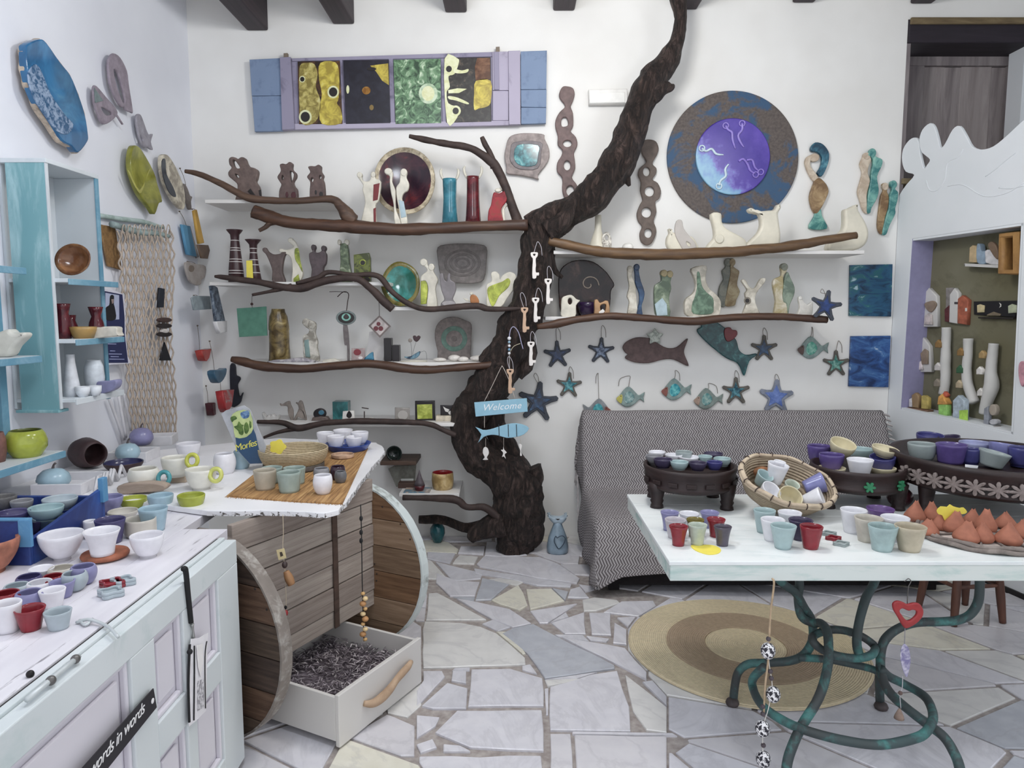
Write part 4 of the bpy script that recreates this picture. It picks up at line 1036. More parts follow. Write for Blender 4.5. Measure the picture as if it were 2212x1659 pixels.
for cx, cy, r in ((675, 365, 38), (490, 530, 42), (470, 280, 20)): ov(0, el(cx, cy, r, r * 1.1), M_cr, .0338); ov(0, el(cx, cy, r * .72, r * .8), M_pk, .0352)
ov(1, [(920, 190), (1040, 175), (1045, 320), (1000, 290), (960, 230)], M_y2); ov(1, el(930, 212, 30, 12), M_pk, .0338); ov(1, el(895, 355, 28, 26), glz2('#8a5a1c', '#c8922c'), .0326); ov(1, el(772, 348, 10, 28), M_cr); ov(1, el(930, 468, 14, 18), plain('#8a6f30'))
ov(2, el(1305, 375, 42, 50), M_cr); ov(2, el(1305, 375, 62, 68), glz2('#cfe0c0', '#8fb088'), .0322)
ov(3, [(1414, 145), (1500, 142), (1508, 175), (1480, 245), (1440, 262), (1450, 330), (1428, 365), (1440, 440), (1505, 470), (1495, 540), (1430, 566)], M_cr); ov(3, [(1480, 212), (1530, 222), (1572, 212), (1565, 234), (1520, 242), (1478, 236)], M_cr); ov(3, [(1438, 352), (1500, 340), (1562, 344), (1510, 372), (1440, 374)], M_cr); ov(3, [(1440, 392), (1500, 402), (1572, 436), (1562, 446), (1490, 422), (1444, 412)], M_cr)
ov(3, [(1622, 292), (1720, 290), (1722, 420), (1700, 460), (1640, 475), (1610, 480), (1610, 380)], M_y2); ov(3, [(1630, 140), (1715, 138), (1718, 280), (1620, 288), (1615, 200)], glz2('#5c3a28', '#8a6044'))
for cx, cy, r in ((1443, 212, 32), (1488, 490, 34)): ov(3, el(cx, cy, r, r * 1.05), M_cr, .0338); ov(3, el(cx, cy, r * .6, r * .65), M_pk, .0352)
# ---- emergency light box and its cable
lb = thing('emergency_light', 'white plastic light box on the wall beside the big branch', 'wall light', PW.hit(1310, 215))
slab('housing', PW, k5((455, 160), (798, 152), (800, 283), (460, 288)), .055, plain('#eceae6', .4), lb, sm=1, bevel=.006)
slab('cover', PW, k5((470, 172), (785, 164), (787, 258), (473, 262)), .008, plain('#f5f4f0', .3), lb, .053, sm=1, bevel=.003)
string('cable', [PW.hit(*p, .004) for p in k5((798, 285), (790, 380), (740, 500), (680, 640), (640, 780))], plain('#d0cdc8', .6), lb, .0016)
# ---- brown chain sculptures
M_ch = clay('#6f5a58', .6, .12, 30, .2); M_ch2 = clay('#665850', .6, .12, 30, .2)
fig('chain_sculpture', 'brown ceramic chain-link sculpture left of the big branch', 'sculpture', [('x', k5((197, 180), (225, 125), (265, 118), (320, 135), (335, 190), (320, 250), (300, 300), (320, 360), (322, 470), (300, 520), (345, 570), (360, 640), (330, 710), (335, 770), (340, 850), (310, 930), (350, 990), (375, 1060), (350, 1120), (260, 1130), (225, 1050), (225, 940), (180, 880), (180, 800), (215, 740), (225, 690), (185, 640), (185, 560), (165, 490), (165, 420), (200, 350), (250, 295), (205, 230)), .025, M_ch, 0,
    [k5((220, 410), (255, 395), (275, 430), (270, 470), (220, 475)), k5(*el(270, 630, 38, 30)), k5(*el(268, 825, 30, 42)), k5(*el(295, 1050, 35, 46))])], pl=PW)
fig('chain_sculpture', 'brown ceramic chain-link sculpture between the big branch and the blue disc', 'sculpture', [('x', k5((930, 660), (950, 605), (1000, 592), (1060, 610), (1085, 670), (1070, 730), (1035, 790), (1035, 820), (1065, 850), (1060, 900), (1030, 950), (1075, 980), (1105, 1050), (1090, 1120), (1055, 1150), (1065, 1240), (1040, 1320), (1060, 1380), (1060, 1440), (1020, 1520), (970, 1535), (925, 1500), (915, 1430), (935, 1370), (900, 1320), (890, 1250), (920, 1170), (940, 1130), (920, 1050), (925, 970), (900, 910), (915, 850), (970, 800), (965, 770), (935, 720)), .025, M_ch2, 0,
    [k5(*el(975, 880, 30, 40)), k5(*el(1002, 1057, 42, 44)), k5(*el(975, 1245, 44, 44)), k5(*el(990, 1430, 34, 40))])], pl=PW)
# ---- big blue disc
t = NT('disc_blue_bronze'); n1 = t.noise(t.co(), 5, 5, .65, .5); n2 = t.noise(t.co(), 60, 5); t.bump(n2, .5, .004)
M_dsc = t.done(t.mix(t.ramp(n1, [(.44, 0.0), (.52, 1.0)]), '#2f5478', t.ramp(n2, [(.3, '#4c4441'), (.7, '#695d57')])), .6)
t = NT('disc_violet'); tc = t.co(); sep = t.t.nodes.new('ShaderNodeSeparateXYZ'); t.link(tc, sep.inputs[0]); n1 = t.noise(tc, 14, 4)
dg = t.math('ADD', t.math('ADD', t.math('MULTIPLY', sep.outputs[0], 1.6), t.math('MULTIPLY', sep.outputs[1], 1.5)), t.math('MULTIPLY', n1, .7))
M_dsv = t.done(t.ramp(t.math('ADD', dg, -.28), [(.0, '#7fb4d2'), (.14, '#6a96cc'), (.22, '#6a5fc0'), (.32, '#4a2ca4'), (.6, '#3c1f98'), (1.0, '#5a40b4')]), .25)
dsc = thing('round_wall_disc', 'large blue-brown ceramic disc with a violet centre and swimming squiggles', 'wall plate', PW.hit(1581, 339))
slab('outer_disc', PW, k6(*el(660, 655, 580, 585, 40)), .018, M_dsc, dsc)
slab('inner_disc', PW, k6(*el(662, 652, 328, 338, 32)), .02, M_dsv, dsc, .014)
M_sq = [glz('#9a86e0', .3), glz('#cfe6f2', .3), glz('#8f78d8', .3)]
for i, (pts, m) in enumerate((([(605, 375), (625, 410), (660, 435), (665, 500), (690, 580)], 0), ([(750, 355), (750, 410), (715, 460), (735, 520), (765, 565)], 0), ([(395, 575), (430, 600), (480, 580), (520, 625), (585, 632)], 1), ([(545, 905), (560, 860), (605, 820), (600, 760), (630, 715)], 1), ([(720, 690), (760, 670), (800, 720), (820, 770), (865, 800)], 2), ([(790, 680), (840, 680), (860, 740), (900, 780)], 2))):
    tube('squiggle', [PW.hit(*p, .036) for p in k6(*pts)], [.008] * (len(pts) - 1) + [.004], M_sq[m], dsc, 7, 4)
for (x, y, m) in ((605, 375, 0), (750, 355, 0), (395, 575, 1), (545, 910, 1), (870, 808, 2), (915, 785, 2)):
    c = PW.hit(*k6((x, y))[0], .037); tube('loop', [c + Vector((cos(a) * .018, 0, sin(a) * .018)) for a in [2 * pi * i / 8 for i in range(8)]], .005, M_sq[m], dsc, 6, 2, closed=True)
# ---- grey wall plate with teal centre
fig('wall_plate', 'grey leaf-edged wall plate with a teal glazed centre', 'wall plate', [('rim', k1((1225, 140), (1300, 110), (1420, 108), (1495, 118), (1500, 150), (1535, 230), (1530, 320), (1450, 430), (1455, 465), (1400, 450), (1290, 430), (1210, 420), (1205, 370), (1190, 290), (1200, 220)), .03, clay('#948784', .6)), ('well', k1((1265, 170), (1470, 170), (1475, 250), (1450, 375), (1300, 380), (1235, 320), (1235, 250)), .008, clay('#6f676a', .5), .028), ('glaze', k1((1290, 195), (1450, 195), (1452, 270), (1430, 350), (1320, 355), (1265, 300)), .006, glz2('#0f5560', '#3f98a0', '#9cd0c8', 22, .15), .034)], pl=PW)
# ---- shelf a: three pierced figures
M_fb = clay('#6a5852', .6); M_fb2 = clay('#5f4c48', .6)
fig('pierced_figure', 'largest brown pierced couple figure, first on the top left shelf', 'figurine', [('body', k7((565, 240), (590, 218), (630, 225), (650, 238), (680, 220), (715, 230), (735, 280), (760, 310), (810, 325), (835, 355), (825, 420), (815, 450), (845, 500), (855, 570), (855, 640), (640, 640), (640, 560), (645, 480), (610, 440), (565, 400), (560, 360), (590, 320), (570, 290)), .045, M_fb, 0, [k7((600, 250), (625, 255), (668, 318), (640, 325), (610, 300)), k7((620, 380), (645, 385), (662, 408), (640, 412))]), ('dark_inlay', k7((720, 530), (745, 503), (798, 575), (765, 582)), .004, M_pk, .044), ('dark_inlay', k7((822, 520), (848, 515), (850, 580), (835, 578)), .004, M_pk, .044)], 'a')
fig('pierced_figure', 'brown pierced couple figure with dark red inlays, middle of three', 'figurine', [('body', k7((1040, 295), (1065, 280), (1100, 285), (1130, 265), (1158, 280), (1155, 330), (1190, 370), (1190, 410), (1165, 450), (1175, 490), (1200, 530), (1190, 640), (1050, 640), (1035, 540), (1055, 480), (1040, 450), (1018, 405), (1050, 350)), .045, M_fb2, 0, [k7((1135, 350), (1172, 380), (1155, 450), (1142, 430)), k7(*el(1066, 412, 10, 22))]), ('red_inlay', k7(*el(1152, 566, 24, 30)), .004, glz('#4a0f16'), .044), ('red_inlay', k7(*el(1090, 562, 13, 27)), .004, glz('#4a0f16'), .044)], 'a')
fig('pierced_figure', 'smallest brown pierced couple figure with black inlays, right of three', 'figurine', [('body', k7((1305, 310), (1330, 298), (1370, 300), (1400, 285), (1425, 300), (1425, 345), (1448, 385), (1440, 420), (1455, 470), (1452, 625), (1335, 635), (1320, 540), (1325, 450), (1295, 400), (1325, 355)), .045, M_fb2, 0, [k7(*el(1342, 428, 13, 20)), k7(*el(1418, 403, 11, 17))]), ('black_inlay', k7(*el(1412, 552, 18, 24)), .004, M_pk, .044), ('black_inlay', k7(*el(1362, 534, 10, 22)), .004, M_pk, .044)], 'a')
# ---- shelf c
def k7v(u, lst): return 370 + u / 4.365, [(280 + v / 4.365, w_ / 4.365) for v, w_ in lst]
M_cs = glz('#43282c', .35); M_stw = plain('#d8d2cf', .6)
for u, lst, rings, lb_ in ((615, [(940, 75), (950, 70), (985, 42), (1030, 38), (1100, 45), (1200, 55), (1300, 65), (1430, 74)], (1038, 1108, 1130, 1212, 1236, 1318, 1342), 'taller dark brown candlestick with white stripes'), (785, [(1038, 75), (1050, 66), (1085, 36), (1150, 32), (1250, 42), (1350, 56), (1438, 70)], (1120, 1160, 1225, 1272, 1345), 'shorter dark brown candlestick with white stripes behind the yellow tag')):
    uu, l2 = k7v(u, lst); b = P(uu, l2[-1][0], YI); s = depth(b) / F
    cs_ = thing('candlestick', lb_, 'candlestick', (b.x, b.y, SH['c']))
    o = vase('body', None, None, uu, l2, YI, M_cs, key='c', parent=cs_, open_=False)
    for rv in rings:
        v = 280 + rv / 4.365
        for (v0, w0), (v1, w1) in zip(l2[:-1], l2[1:]):
            if v0 <= v <= v1:
                r = (w0 + (w1 - w0) * (v - v0) / (v1 - v0)) * s
                z = SH['c'] + (l2[-1][0] - v) * s
                lathe('stripe', [(r - .002, -.0025), (r + .0012, -.0025), (r + .001, .0025), (r - .002, .0025)], M_stw, Matrix.Translation((b.x, b.y, z)), cs_, 20, closed_ends=False)
                break
M_ylw = plain('#f2e024', .6)
fig('price_tag', 'upright yellow paper tag between the striped candlesticks', 'price tag', [('x', k7((705, 1162), (762, 1160), (772, 1362), (708, 1368)), .002, M_ylw)], 'c', pl=back(YI - .07))
fig('couple_figure', 'brown figure pair with leaning heads right of the candlesticks', 'figurine', [('x', k7((880, 1115), (905, 1108), (930, 1145), (980, 1170), (1040, 1165), (1060, 1150), (1100, 1150), (1080, 1190), (1065, 1260), (1060, 1340), (1085, 1435), (975, 1435), (970, 1330), (950, 1260), (920, 1190), (905, 1165), (880, 1140)), .04, clay('#5d4e4b', .55))], 'c')
M_crm = glz('#d8d2c2', .35, .1); M_lim = glz2('#6f7d18', '#a2ad2c', '#c9cf4c', 20, .25)
fig('couple_figure', 'cream and olive green kissing couple beside the brown pair', 'figurine', [('cream_body', k7((1115, 1030), (1140, 1015), (1180, 1050), (1210, 1120), (1215, 1200), (1250, 1320), (1245, 1380), (1215, 1420), (1150, 1430), (1155, 1330), (1150, 1240), (1125, 1180), (1060, 1150), (1035, 1130), (1050, 1115), (1100, 1125), (1150, 1110), (1165, 1090), (1130, 1060)), .035, M_crm), ('head', k7(*el(1138, 1036, 24, 24)), .04, M_crm, -.002), ('head', k7(*el(1052, 1132, 20, 18)), .04, M_crm, -.002), ('green_glaze', k7((1165, 1120), (1200, 1110), (1218, 1220), (1240, 1330), (1200, 1260), (1170, 1210)), .006, M_lim, .033), ('green_glaze', k7((1155, 1390), (1200, 1350), (1215, 1415), (1152, 1430)), .006, M_lim, .033)], 'c')
fig('couple_figure', 'dark brown embracing couple with two round heads above the thin branch', 'figurine', [('head', k7(*el(1354, 1070, 20, 26)), .048, clay('#54474a', .55), -.001), ('head', k7(*el(1450, 1080, 22, 26)), .048, clay('#54474a', .55), -.001), ('body', k7((1340, 1050), (1360, 1045), (1370, 1075), (1365, 1110), (1395, 1120), (1430, 1105), (1430, 1070), (1450, 1055), (1470, 1075), (1460, 1110), (1475, 1140), (1470, 1220), (1445, 1270), (1450, 1400), (1335, 1400), (1340, 1280), (1320, 1200), (1315, 1130), (1345, 1110), (1335, 1080)), .045, clay('#54474a', .55))], 'c')
M_gm = glz2('#3c4a34', '#6a7a5a', '#a7b094', 20, .3)
fig('couple_figure', 'tall mottled green vase figure with cream heads under the long branch', 'figurine', [('body', k7((1608, 1020), (1672, 1020), (1690, 1180), (1712, 1370), (1603, 1370), (1610, 1180)), .05, M_gm), ('head', k7(*el(1590, 990, 18, 26)), .03, M_crm, .01), ('head', k7(*el(1660, 990, 24, 28)), .03, M_crm, .01)], 'c')
fig('square_bottle', 'square moss-green bottle vase with a black round hole', 'vase', [('body', k1((25, 985), (140, 970), (152, 1010), (155, 1195), (30, 1200)), .05, glz2('#3c4418', '#6a7424', '#2c3014', 16, .25)), ('ring', k1(*el(84, 1042, 27, 27)), .006, M_lim, .048), ('hole', k1(*el(84, 1042, 18, 18)), .004, M_pk, .053), ('hole', k1(*el(115, 1172, 26, 18)), .004, M_pk, .049)], 'c')
# ---- shelf b
M_drd = glz2('#2a1624', '#45202c', '#7a1f20', 8, .15); M_tan = glz2('#8f8064', '#c8b898', '#dcd0b4', 20, .5)
dish('plate', 'round dark red and violet glazed plate with a tan rim', 'plate', 876, 394, 66, 73, 4.76, M_tan, M_drd, 6, .035, .86, .035, key=None)
fig('couple_figure', 'cream couple figure with red panel left of the dark red plate', 'figurine', [('cream_body', k1((50, 390), (75, 385), (90, 440), (120, 455), (150, 440), (160, 390), (185, 385), (190, 430), (232, 455), (215, 600), (190, 640), (190, 800), (80, 795), (110, 620), (90, 520), (95, 480), (60, 430)), .035, M_crm), ('head', k1(*el(68, 405, 20, 24)), .04, M_crm, -.002), ('head', k1(*el(173, 402, 18, 24)), .04, M_crm, -.002), ('red_panel', k1((170, 472), (218, 460), (202, 590), (165, 600)), .006, glz('#7a1c20'), .033), ('red_panel', k1((168, 660), (188, 650), (188, 795), (172, 795)), .006, glz('#7a1c20'), .033)], 'b')
fig('couple_figure', 'slender cream couple standing in front of the dark red plate', 'figurine', [('standing_figure', k1((262, 390), (290, 373), (325, 405), (318, 470), (345, 540), (345, 620), (352, 700), (390, 800), (340, 800), (330, 650), (310, 560), (300, 480), (300, 430), (270, 415)), .03, M_crm), ('standing_figure', k1((385, 400), (410, 378), (435, 400), (430, 440), (450, 490), (440, 540), (410, 560), (395, 600), (410, 650), (435, 760), (430, 810), (390, 805), (370, 680), (355, 600), (350, 520), (375, 480), (380, 440)), .03, M_crm, .004), ('head', k1(*el(290, 394, 30, 26)), .036, M_crm, -.002), ('head', k1(*el(410, 402, 26, 30)), .036, M_crm, .002), ('blue_dress', k1((365, 610), (405, 620), (425, 740), (385, 750)), .006, glz('#a9c2cc'), .032)], 'b', pl=back(4.58))
def k1v(u, lst): return 760 + u / 3.606, [(260 + v / 3.606, w_ / 3.606) for v, w_ in lst]
for u, lst, m, lb_ in ((765, [(450, 55), (470, 54), (600, 50), (700, 56), (812, 66)], glz2('#1f6a7c', '#2f8296', '#4c9aa8', 12, .2), 'teal glazed cylinder vase with two little horns'), (945, [(420, 50), (440, 47), (600, 50), (720, 57), (800, 64)], glz2('#4a0f18', '#681822', '#7c2430', 12, .2), 'dark red cylinder vase with two little horns')):
    uu, l2 = k1v(u, lst); b = P(uu, l2[-1][0], YI)
    rt_ = thing('horned_vase', lb_, 'vase', (b.x, b.y, SH['b']))
    vase('body', None, None, uu, l2, YI, m, key='b', parent=rt_)
    zt_ = SH['b'] + (l2[-1][0] - l2[0][0]) * depth(b) / F
    for sgn in (-1, 1):
        x0 = b.x + sgn * .036
        tube('horn', [(x0, b.y, zt_ - .01), (x0 + sgn * .015, b.y, zt_ + .02), (x0 + sgn * .02, b.y, zt_ + .05), (x0 + sgn * .012, b.y, zt_ + .065)], [.006, .009, .008, .004], M_crm, rt_, 8, 4)
fig('couple_vase', 'glossy red curved vase with a cream figure clinging to its side', 'vase', [('red_body', k1((1110, 540), (1150, 548), (1190, 530), (1210, 560), (1205, 610), (1175, 650), (1165, 690), (1180, 800), (1070, 800), (1065, 690), (1085, 640), (1095, 580)), .05, glz2('#7a1420', '#a01c28', '#8a3428', 12, .12)), ('cream_figure', k1((1205, 500), (1225, 515), (1228, 620), (1190, 670), (1200, 800), (1182, 800), (1168, 690), (1182, 650), (1210, 610)), .035, M_crm), ('head', k1(*el(1180, 500, 26, 26)), .035, M_crm), ('head', k1(*el(1140, 520, 26, 16)), .03, M_crm)], 'b')
# ---- shelf d
dish('plate', 'green and amber glazed round plate left of the cream and lime couple', 'plate', 867, 608, 42, 48, 4.70, glz2('#5a5a1c', '#8a7a2c', '#3f6a4a', 10, .2), glz2('#2c6a5c', '#3c9a94', '#8a6a2c', 7, .12), 8, .04, .8, .03, key='d')
fig('square_plate', 'grey rounded-square plate with engraved rings leaning on the wall', 'plate', [('body', k1((670, 990), (760, 965), (860, 960), (980, 965), (1050, 990), (1050, 1100), (1030, 1240), (950, 1270), (850, 1270), (740, 1260), (690, 1200), (672, 1090)), .018, clay('#77706d', .6)), ('ring', k1(*el(862, 1112, 142, 106, 24)), .004, clay('#6a6360', .6), .016, [k1(*el(862, 1112, 122, 90, 24))]), ('ring', k1(*el(862, 1112, 100, 74, 20)), .004, clay('#6a6360', .6), .016, [k1(*el(862, 1112, 82, 58, 20))]), ('ring', k1(*el(862, 1112, 60, 42, 18)), .004, clay('#6a6360', .6), .016, [k1(*el(862, 1112, 42, 28, 18))])], pl=back(4.80))
M_lm = glz2('#8f9a1c', '#b8c42c', '#d0d84c', 16, .2)
fig('couple_figure', 'cream couple with a lime panel beside the green and amber plate', 'figurine', [('cream_body', k1((540, 1085), (562, 1070), (590, 1085), (598, 1125), (625, 1105), (645, 1125), (640, 1165), (675, 1230), (655, 1300), (670, 1440), (590, 1440), (600, 1310), (580, 1240), (545, 1240), (545, 1200), (590, 1160), (575, 1130), (548, 1110)), .035, M_crm), ('head', k1(*el(564, 1094, 28, 28)), .04, M_crm, -.002), ('head', k1(*el(624, 1132, 24, 28)), .04, M_crm, -.002), ('lime_panel', k1((540, 1240), (590, 1225), (595, 1310), (585, 1415), (540, 1420)), .03, M_lm)], 'd')
fig('hand_figure', 'silver-grey couple figure in front of the grey square plate', 'figurine', [('body', k1((690, 1190), (715, 1180), (725, 1225), (745, 1240), (750, 1190), (770, 1180), (775, 1230), (805, 1250), (815, 1300), (800, 1350), (790, 1380), (810, 1410), (800, 1440), (705, 1440), (700, 1410), (725, 1380), (705, 1320), (695, 1270)), .045, glz('#7d777a', .35)), ('base_ring', k1(*el(755, 1412, 52, 20)), .006, glz('#a8a2a4', .3), .043)], 'd', pl=back(4.58))
fig('small_figure', 'tiny amber figure with white head near the lime heart vase', 'figurine', [('body', k1((925, 1350), (960, 1340), (990, 1380), (985, 1425), (940, 1435), (925, 1395)), .03, glz('#a8682c', .3)), ('head', k1(*el(932, 1332, 14, 12)), .025, M_crm), ('wing', k1((865, 1365), (900, 1370), (925, 1395), (890, 1390)), .012, M_crm)], 'd', pl=back(4.58))
fig('heart_vase', 'cream heart-shaped vase with lime glazed front next to the trunk', 'vase', [('cream_body', k1((1050, 1270), (1090, 1240), (1085, 1180), (1120, 1165), (1150, 1190), (1155, 1230), (1170, 1200), (1220, 1170), (1265, 1180), (1285, 1220), (1270, 1290), (1220, 1360), (1160, 1440), (1060, 1440), (1050, 1350)), .045, M_crm), ('lime_front', k1((1060, 1290), (1120, 1260), (1175, 1240), (1215, 1215), (1235, 1240), (1215, 1290), (1150, 1350), (1110, 1425), (1085, 1425), (1060, 1350)), .008, M_lm, .042)], 'd')
# ---- shelf e and what hangs above it
M_gcard = clay('#4f8470', .8, .08, 20, .1)
gc = thing('green_card', 'square sea-green tile hanging from a twig above the left shelf', 'wall tile', back(4.60).hit(545, 700))
slab('tile', back(4.60), k8((700, 305), (850, 296), (995, 285), (1000, 430), (1005, 575), (860, 583), (725, 590), (712, 450)), .006, M_gcard, gc, sm=1, bevel=.001)
string('cord', [back(4.60).hit(*p, .004) for p in k8((850, 180), (848, 240), (852, 300))], M_twig, gc, .0015)
ball('bead', back(4.60).hit(*k8((848, 262))[0], .004), .009, clay('#3a1d1d', .5), gc)
vase('jug', 'tall ridged brown and yellow bamboo-look jug on the long shelf', 'jug', 360 + 1128 / 4.609, [(600 + v / 4.609, w_ / 4.609) for v, w_ in ((345, 62), (375, 66), (420, 88), (500, 100), (548, 102), (560, 96), (600, 98), (700, 98), (760, 102), (858, 108))], YI, glz2('#4a3a1c', '#85703c', '#b5a468', 14, .3), 'e', wob=.08)
fig('couple_figure', 'grey and cream couple with a pale teal side on the long shelf', 'figurine', [('body', k8((1370, 430), (1395, 415), (1440, 430), (1480, 445), (1500, 480), (1490, 560), (1515, 640), (1510, 700), (1530, 830), (1430, 835), (1380, 800), (1370, 640), (1375, 580), (1420, 560), (1430, 520), (1390, 490)), .035, glz2('#8a8478', '#c9c4b8', '#d8d2c8', 16, .4)), ('head', k8(*el(1398, 448, 32, 36)), .04, glz2('#8a8478', '#c9c4b8', '#d8d2c8', 16, .4), -.002), ('head', k8(*el(1460, 478, 36, 38)), .04, glz2('#8a8478', '#c9c4b8', '#d8d2c8', 16, .4), -.002), ('teal_side', k8((1372, 630), (1415, 620), (1432, 800), (1385, 795)), .008, glz('#7d9a96'), .032)], 'e')
PE = back(4.60)
ey = thing('eye_amulet', 'oval evil-eye amulet with a split tail hanging above the shelf', 'amulet', PE.hit(748, 690))
slab('grey_oval', PE, k8(*el(1788, 398, 100, 72, 18)), .008, clay('#6f7a78', .6), ey); slab('black_oval', PE, k8(*el(1788, 398, 80, 55, 16)), .004, M_pk, ey, .007)
slab('aqua_ring', PE, k8(*el(1788, 392, 46, 38, 16)), .003, glz('#7fbfae'), ey, .0105, [k8(*el(1788, 392, 28, 22))]); slab('pupil', PE, k8(*el(1788, 385, 20, 26)), .004, clay('#3c3434', .5), ey, .0105)
slab('tail', PE, k8((1758, 468), (1800, 468), (1820, 640), (1822, 832), (1800, 832), (1796, 680), (1770, 660)), .005, clay('#6a6262', .6), ey)
string('cord', [PE.hit(*p, .004) for p in k8((1790, 330), (1800, 250), (1810, 160), (1760, 140), (1700, 190))], M_twig, ey, .003); string('cord', [PE.hit(*p, .004) for p in k8((1620, 140), (1700, 138), (1790, 145))], M_twig, ey, .002)
fig('heart_tile', 'small square tile with red heart print leaning under the eye amulet', 'tile', [('tile', k2((0, 555), (145, 553), (145, 695), (0, 700)), .012, clay('#a08e8c', .6)), ('red_print', k2(*el(60, 600, 40, 34)), .002, glz('#8a2430'), .012), ('white_print', k2(*el(95, 660, 24, 16)), .002, plain('#e6dede'), .012)], 'e', pl=back(4.58))
dc = thing('diamond_card', 'diamond-shaped card with red hearts hanging from a twig end', 'wall tile', PE.hit(820, 705))
slab('card', PE, k2((180, 320), (300, 205), (425, 325), (305, 450)), .005, clay('#c8bcb8', .7), dc, sm=1, bevel=.001); slab('border', PE, k2((180, 320), (300, 205), (425, 325), (305, 450)), .0015, clay('#7d706c', .7), dc, .005, [k2((205, 322), (300, 230), (400, 326), (304, 425))], sm=1, bevel=.0002)
for cx, cy, r in ((262, 350, 26), (315, 350, 26), (290, 300, 22)): slab('heart_print', PE, k2(*el(cx, cy, r, r)), .001, glz('#7a2430'), dc, .0052)
string('cord', [PE.hit(*p, .003) for p in k2((300, 205), (296, 100), (290, 10))], M_twig, dc, .0018)
fig('paper_sheet', 'white paper sheet leaning behind the diamond card', 'paper', [('x', k2((190, 405), (430, 350), (340, 712), (150, 712)), .002, plain('#dedad8', .8))], 'e', pl=back(4.70))
def sbox(name, label, cat, pts, Y, th, m, key, group=None):
    a = [P(*p, Y) for p in pts]; x0, x1 = min(p.x for p in a), max(p.x for p in a); h = max(p.z for p in a) - min(p.z for p in a)
    return tag(box(name, (x0, Y, SH[key]), (x1, Y + th, SH[key] + h), m, b=.003), label, cat, group)
M_bx = glz('#221c20', .35)
sbox('dark_box', 'taller black upright box on the long shelf', 'box', k2((345, 458), (430, 708)), 4.60, .07, M_bx, 'e'); sbox('dark_box', 'shorter black upright box beside the taller one', 'box', k2((437, 532), (515, 708)), 4.59, .07, M_bx, 'e')
fig('small_bird', 'tiny blue bird in front of the leaning paper sheet', 'figurine', [('x', k2((140, 670), (170, 640), (205, 610), (235, 600), (240, 650), (240, 705), (150, 705)), .02, glz2('#1f4a6a', '#3f8aa8', None, 30))], 'e', pl=back(4.56))
bt = thing('heart_boat', 'tiny blue boat with two hearts on wires on a cream base', 'figurine', back(4.58).hit(895, 780))
PB = back(4.58)
for nm, pts, th, m, of in (('base', k2((530, 718), (560, 705), (700, 700), (820, 705), (820, 718)), .05, M_crm, 0), ('boat', k2((570, 665), (640, 660), (740, 605), (735, 650), (690, 685), (620, 690)), .02, glz2('#1f3a52', '#7fb0c4'), .01), ('heart', k2((665, 445), (690, 435), (705, 448), (725, 435), (748, 450), (735, 480), (705, 505), (675, 485)), .01, glz('#3c1c22'), .02), ('heart', k2(*el(635, 488, 22, 22)), .01, clay('#8a8078'), .02)): slab(nm, PB, pts, th, m, bt, of)
string('wire', [PB.hit(*p, .02) for p in k2((700, 500), (680, 560), (660, 640))], M_steel, bt, .001)
string('wire', [PB.hit(*p, .02) for p in k2((740, 620), (800, 610), (815, 700))], M_steel, bt, .001)
string('wire', [PB.hit(*p, .02) for p in k2((638, 508), (650, 580), (650, 660))], M_steel, bt, .001)
bt.location.z += SH['e'] - WM[bt.children[0]].translation.z
fig('ring_plate', 'brown-grey wall plate with a green ring leaning on the shelf', 'plate', [('body', k2((905, 480), (920, 350), (1000, 270), (1120, 250), (1240, 290), (1300, 335), (1298, 480), (1290, 630), (1250, 712), (960, 712), (935, 620)), .02, clay('#7c726e', .6)), ('green_ring', k2(*el(1112, 488, 142, 138, 22)), .004, clay('#587a6c', .5), .018, [k2(*el(1112, 488, 90, 88, 18))]), ('centre_mark', k2(*el(1112, 488, 30, 28)), .003, clay('#6a605c', .5), .019)], 'e', pl=back(4.78))
for i, (cx, rx, ry) in enumerate(((955, 72, 22), (1110, 70, 36), (1210, 60, 28), (1400, 125, 34))):
    c = P(*k2((cx, 700))[0], 4.56); s = depth(c) / F
    tag(ball('pebble', (c.x, 4.56 + (.03 if i % 2 else 0), SH['e'] + ry / 5.027 * s), rx / 5.027 * s, clay('#d9d3cc', .7, .08), None, (1, .7, ry / rx)), ('flat white pebble under the green-ringed plate, leftmost', 'tallest rounded white pebble under the green-ringed plate', 'small white pebble right of the tallest pebble', 'long white pebble nearest the trunk on the shelf')[i], 'pebble', 'white pebbles on the long shelf')
tag(slab('pebble_row', back(4.56), k8((1030, 850), (1080, 815), (1180, 810), (1260, 800), (1330, 790), (1420, 800), (1500, 830), (1510, 850)), .06, glz2('#8d8890', '#b8b2b6', None, 30, .5), None), 'low grey driftwood piece lying beside the bamboo-look jug', 'driftwood').location.z += .0
tag(slab('white_dish', back(4.56), k8((1555, 850), (1580, 812), (1680, 800), (1760, 830), (1770, 850)), .05, M_crm, None), 'small white boat-shaped dish below the eye amulet', 'dish')
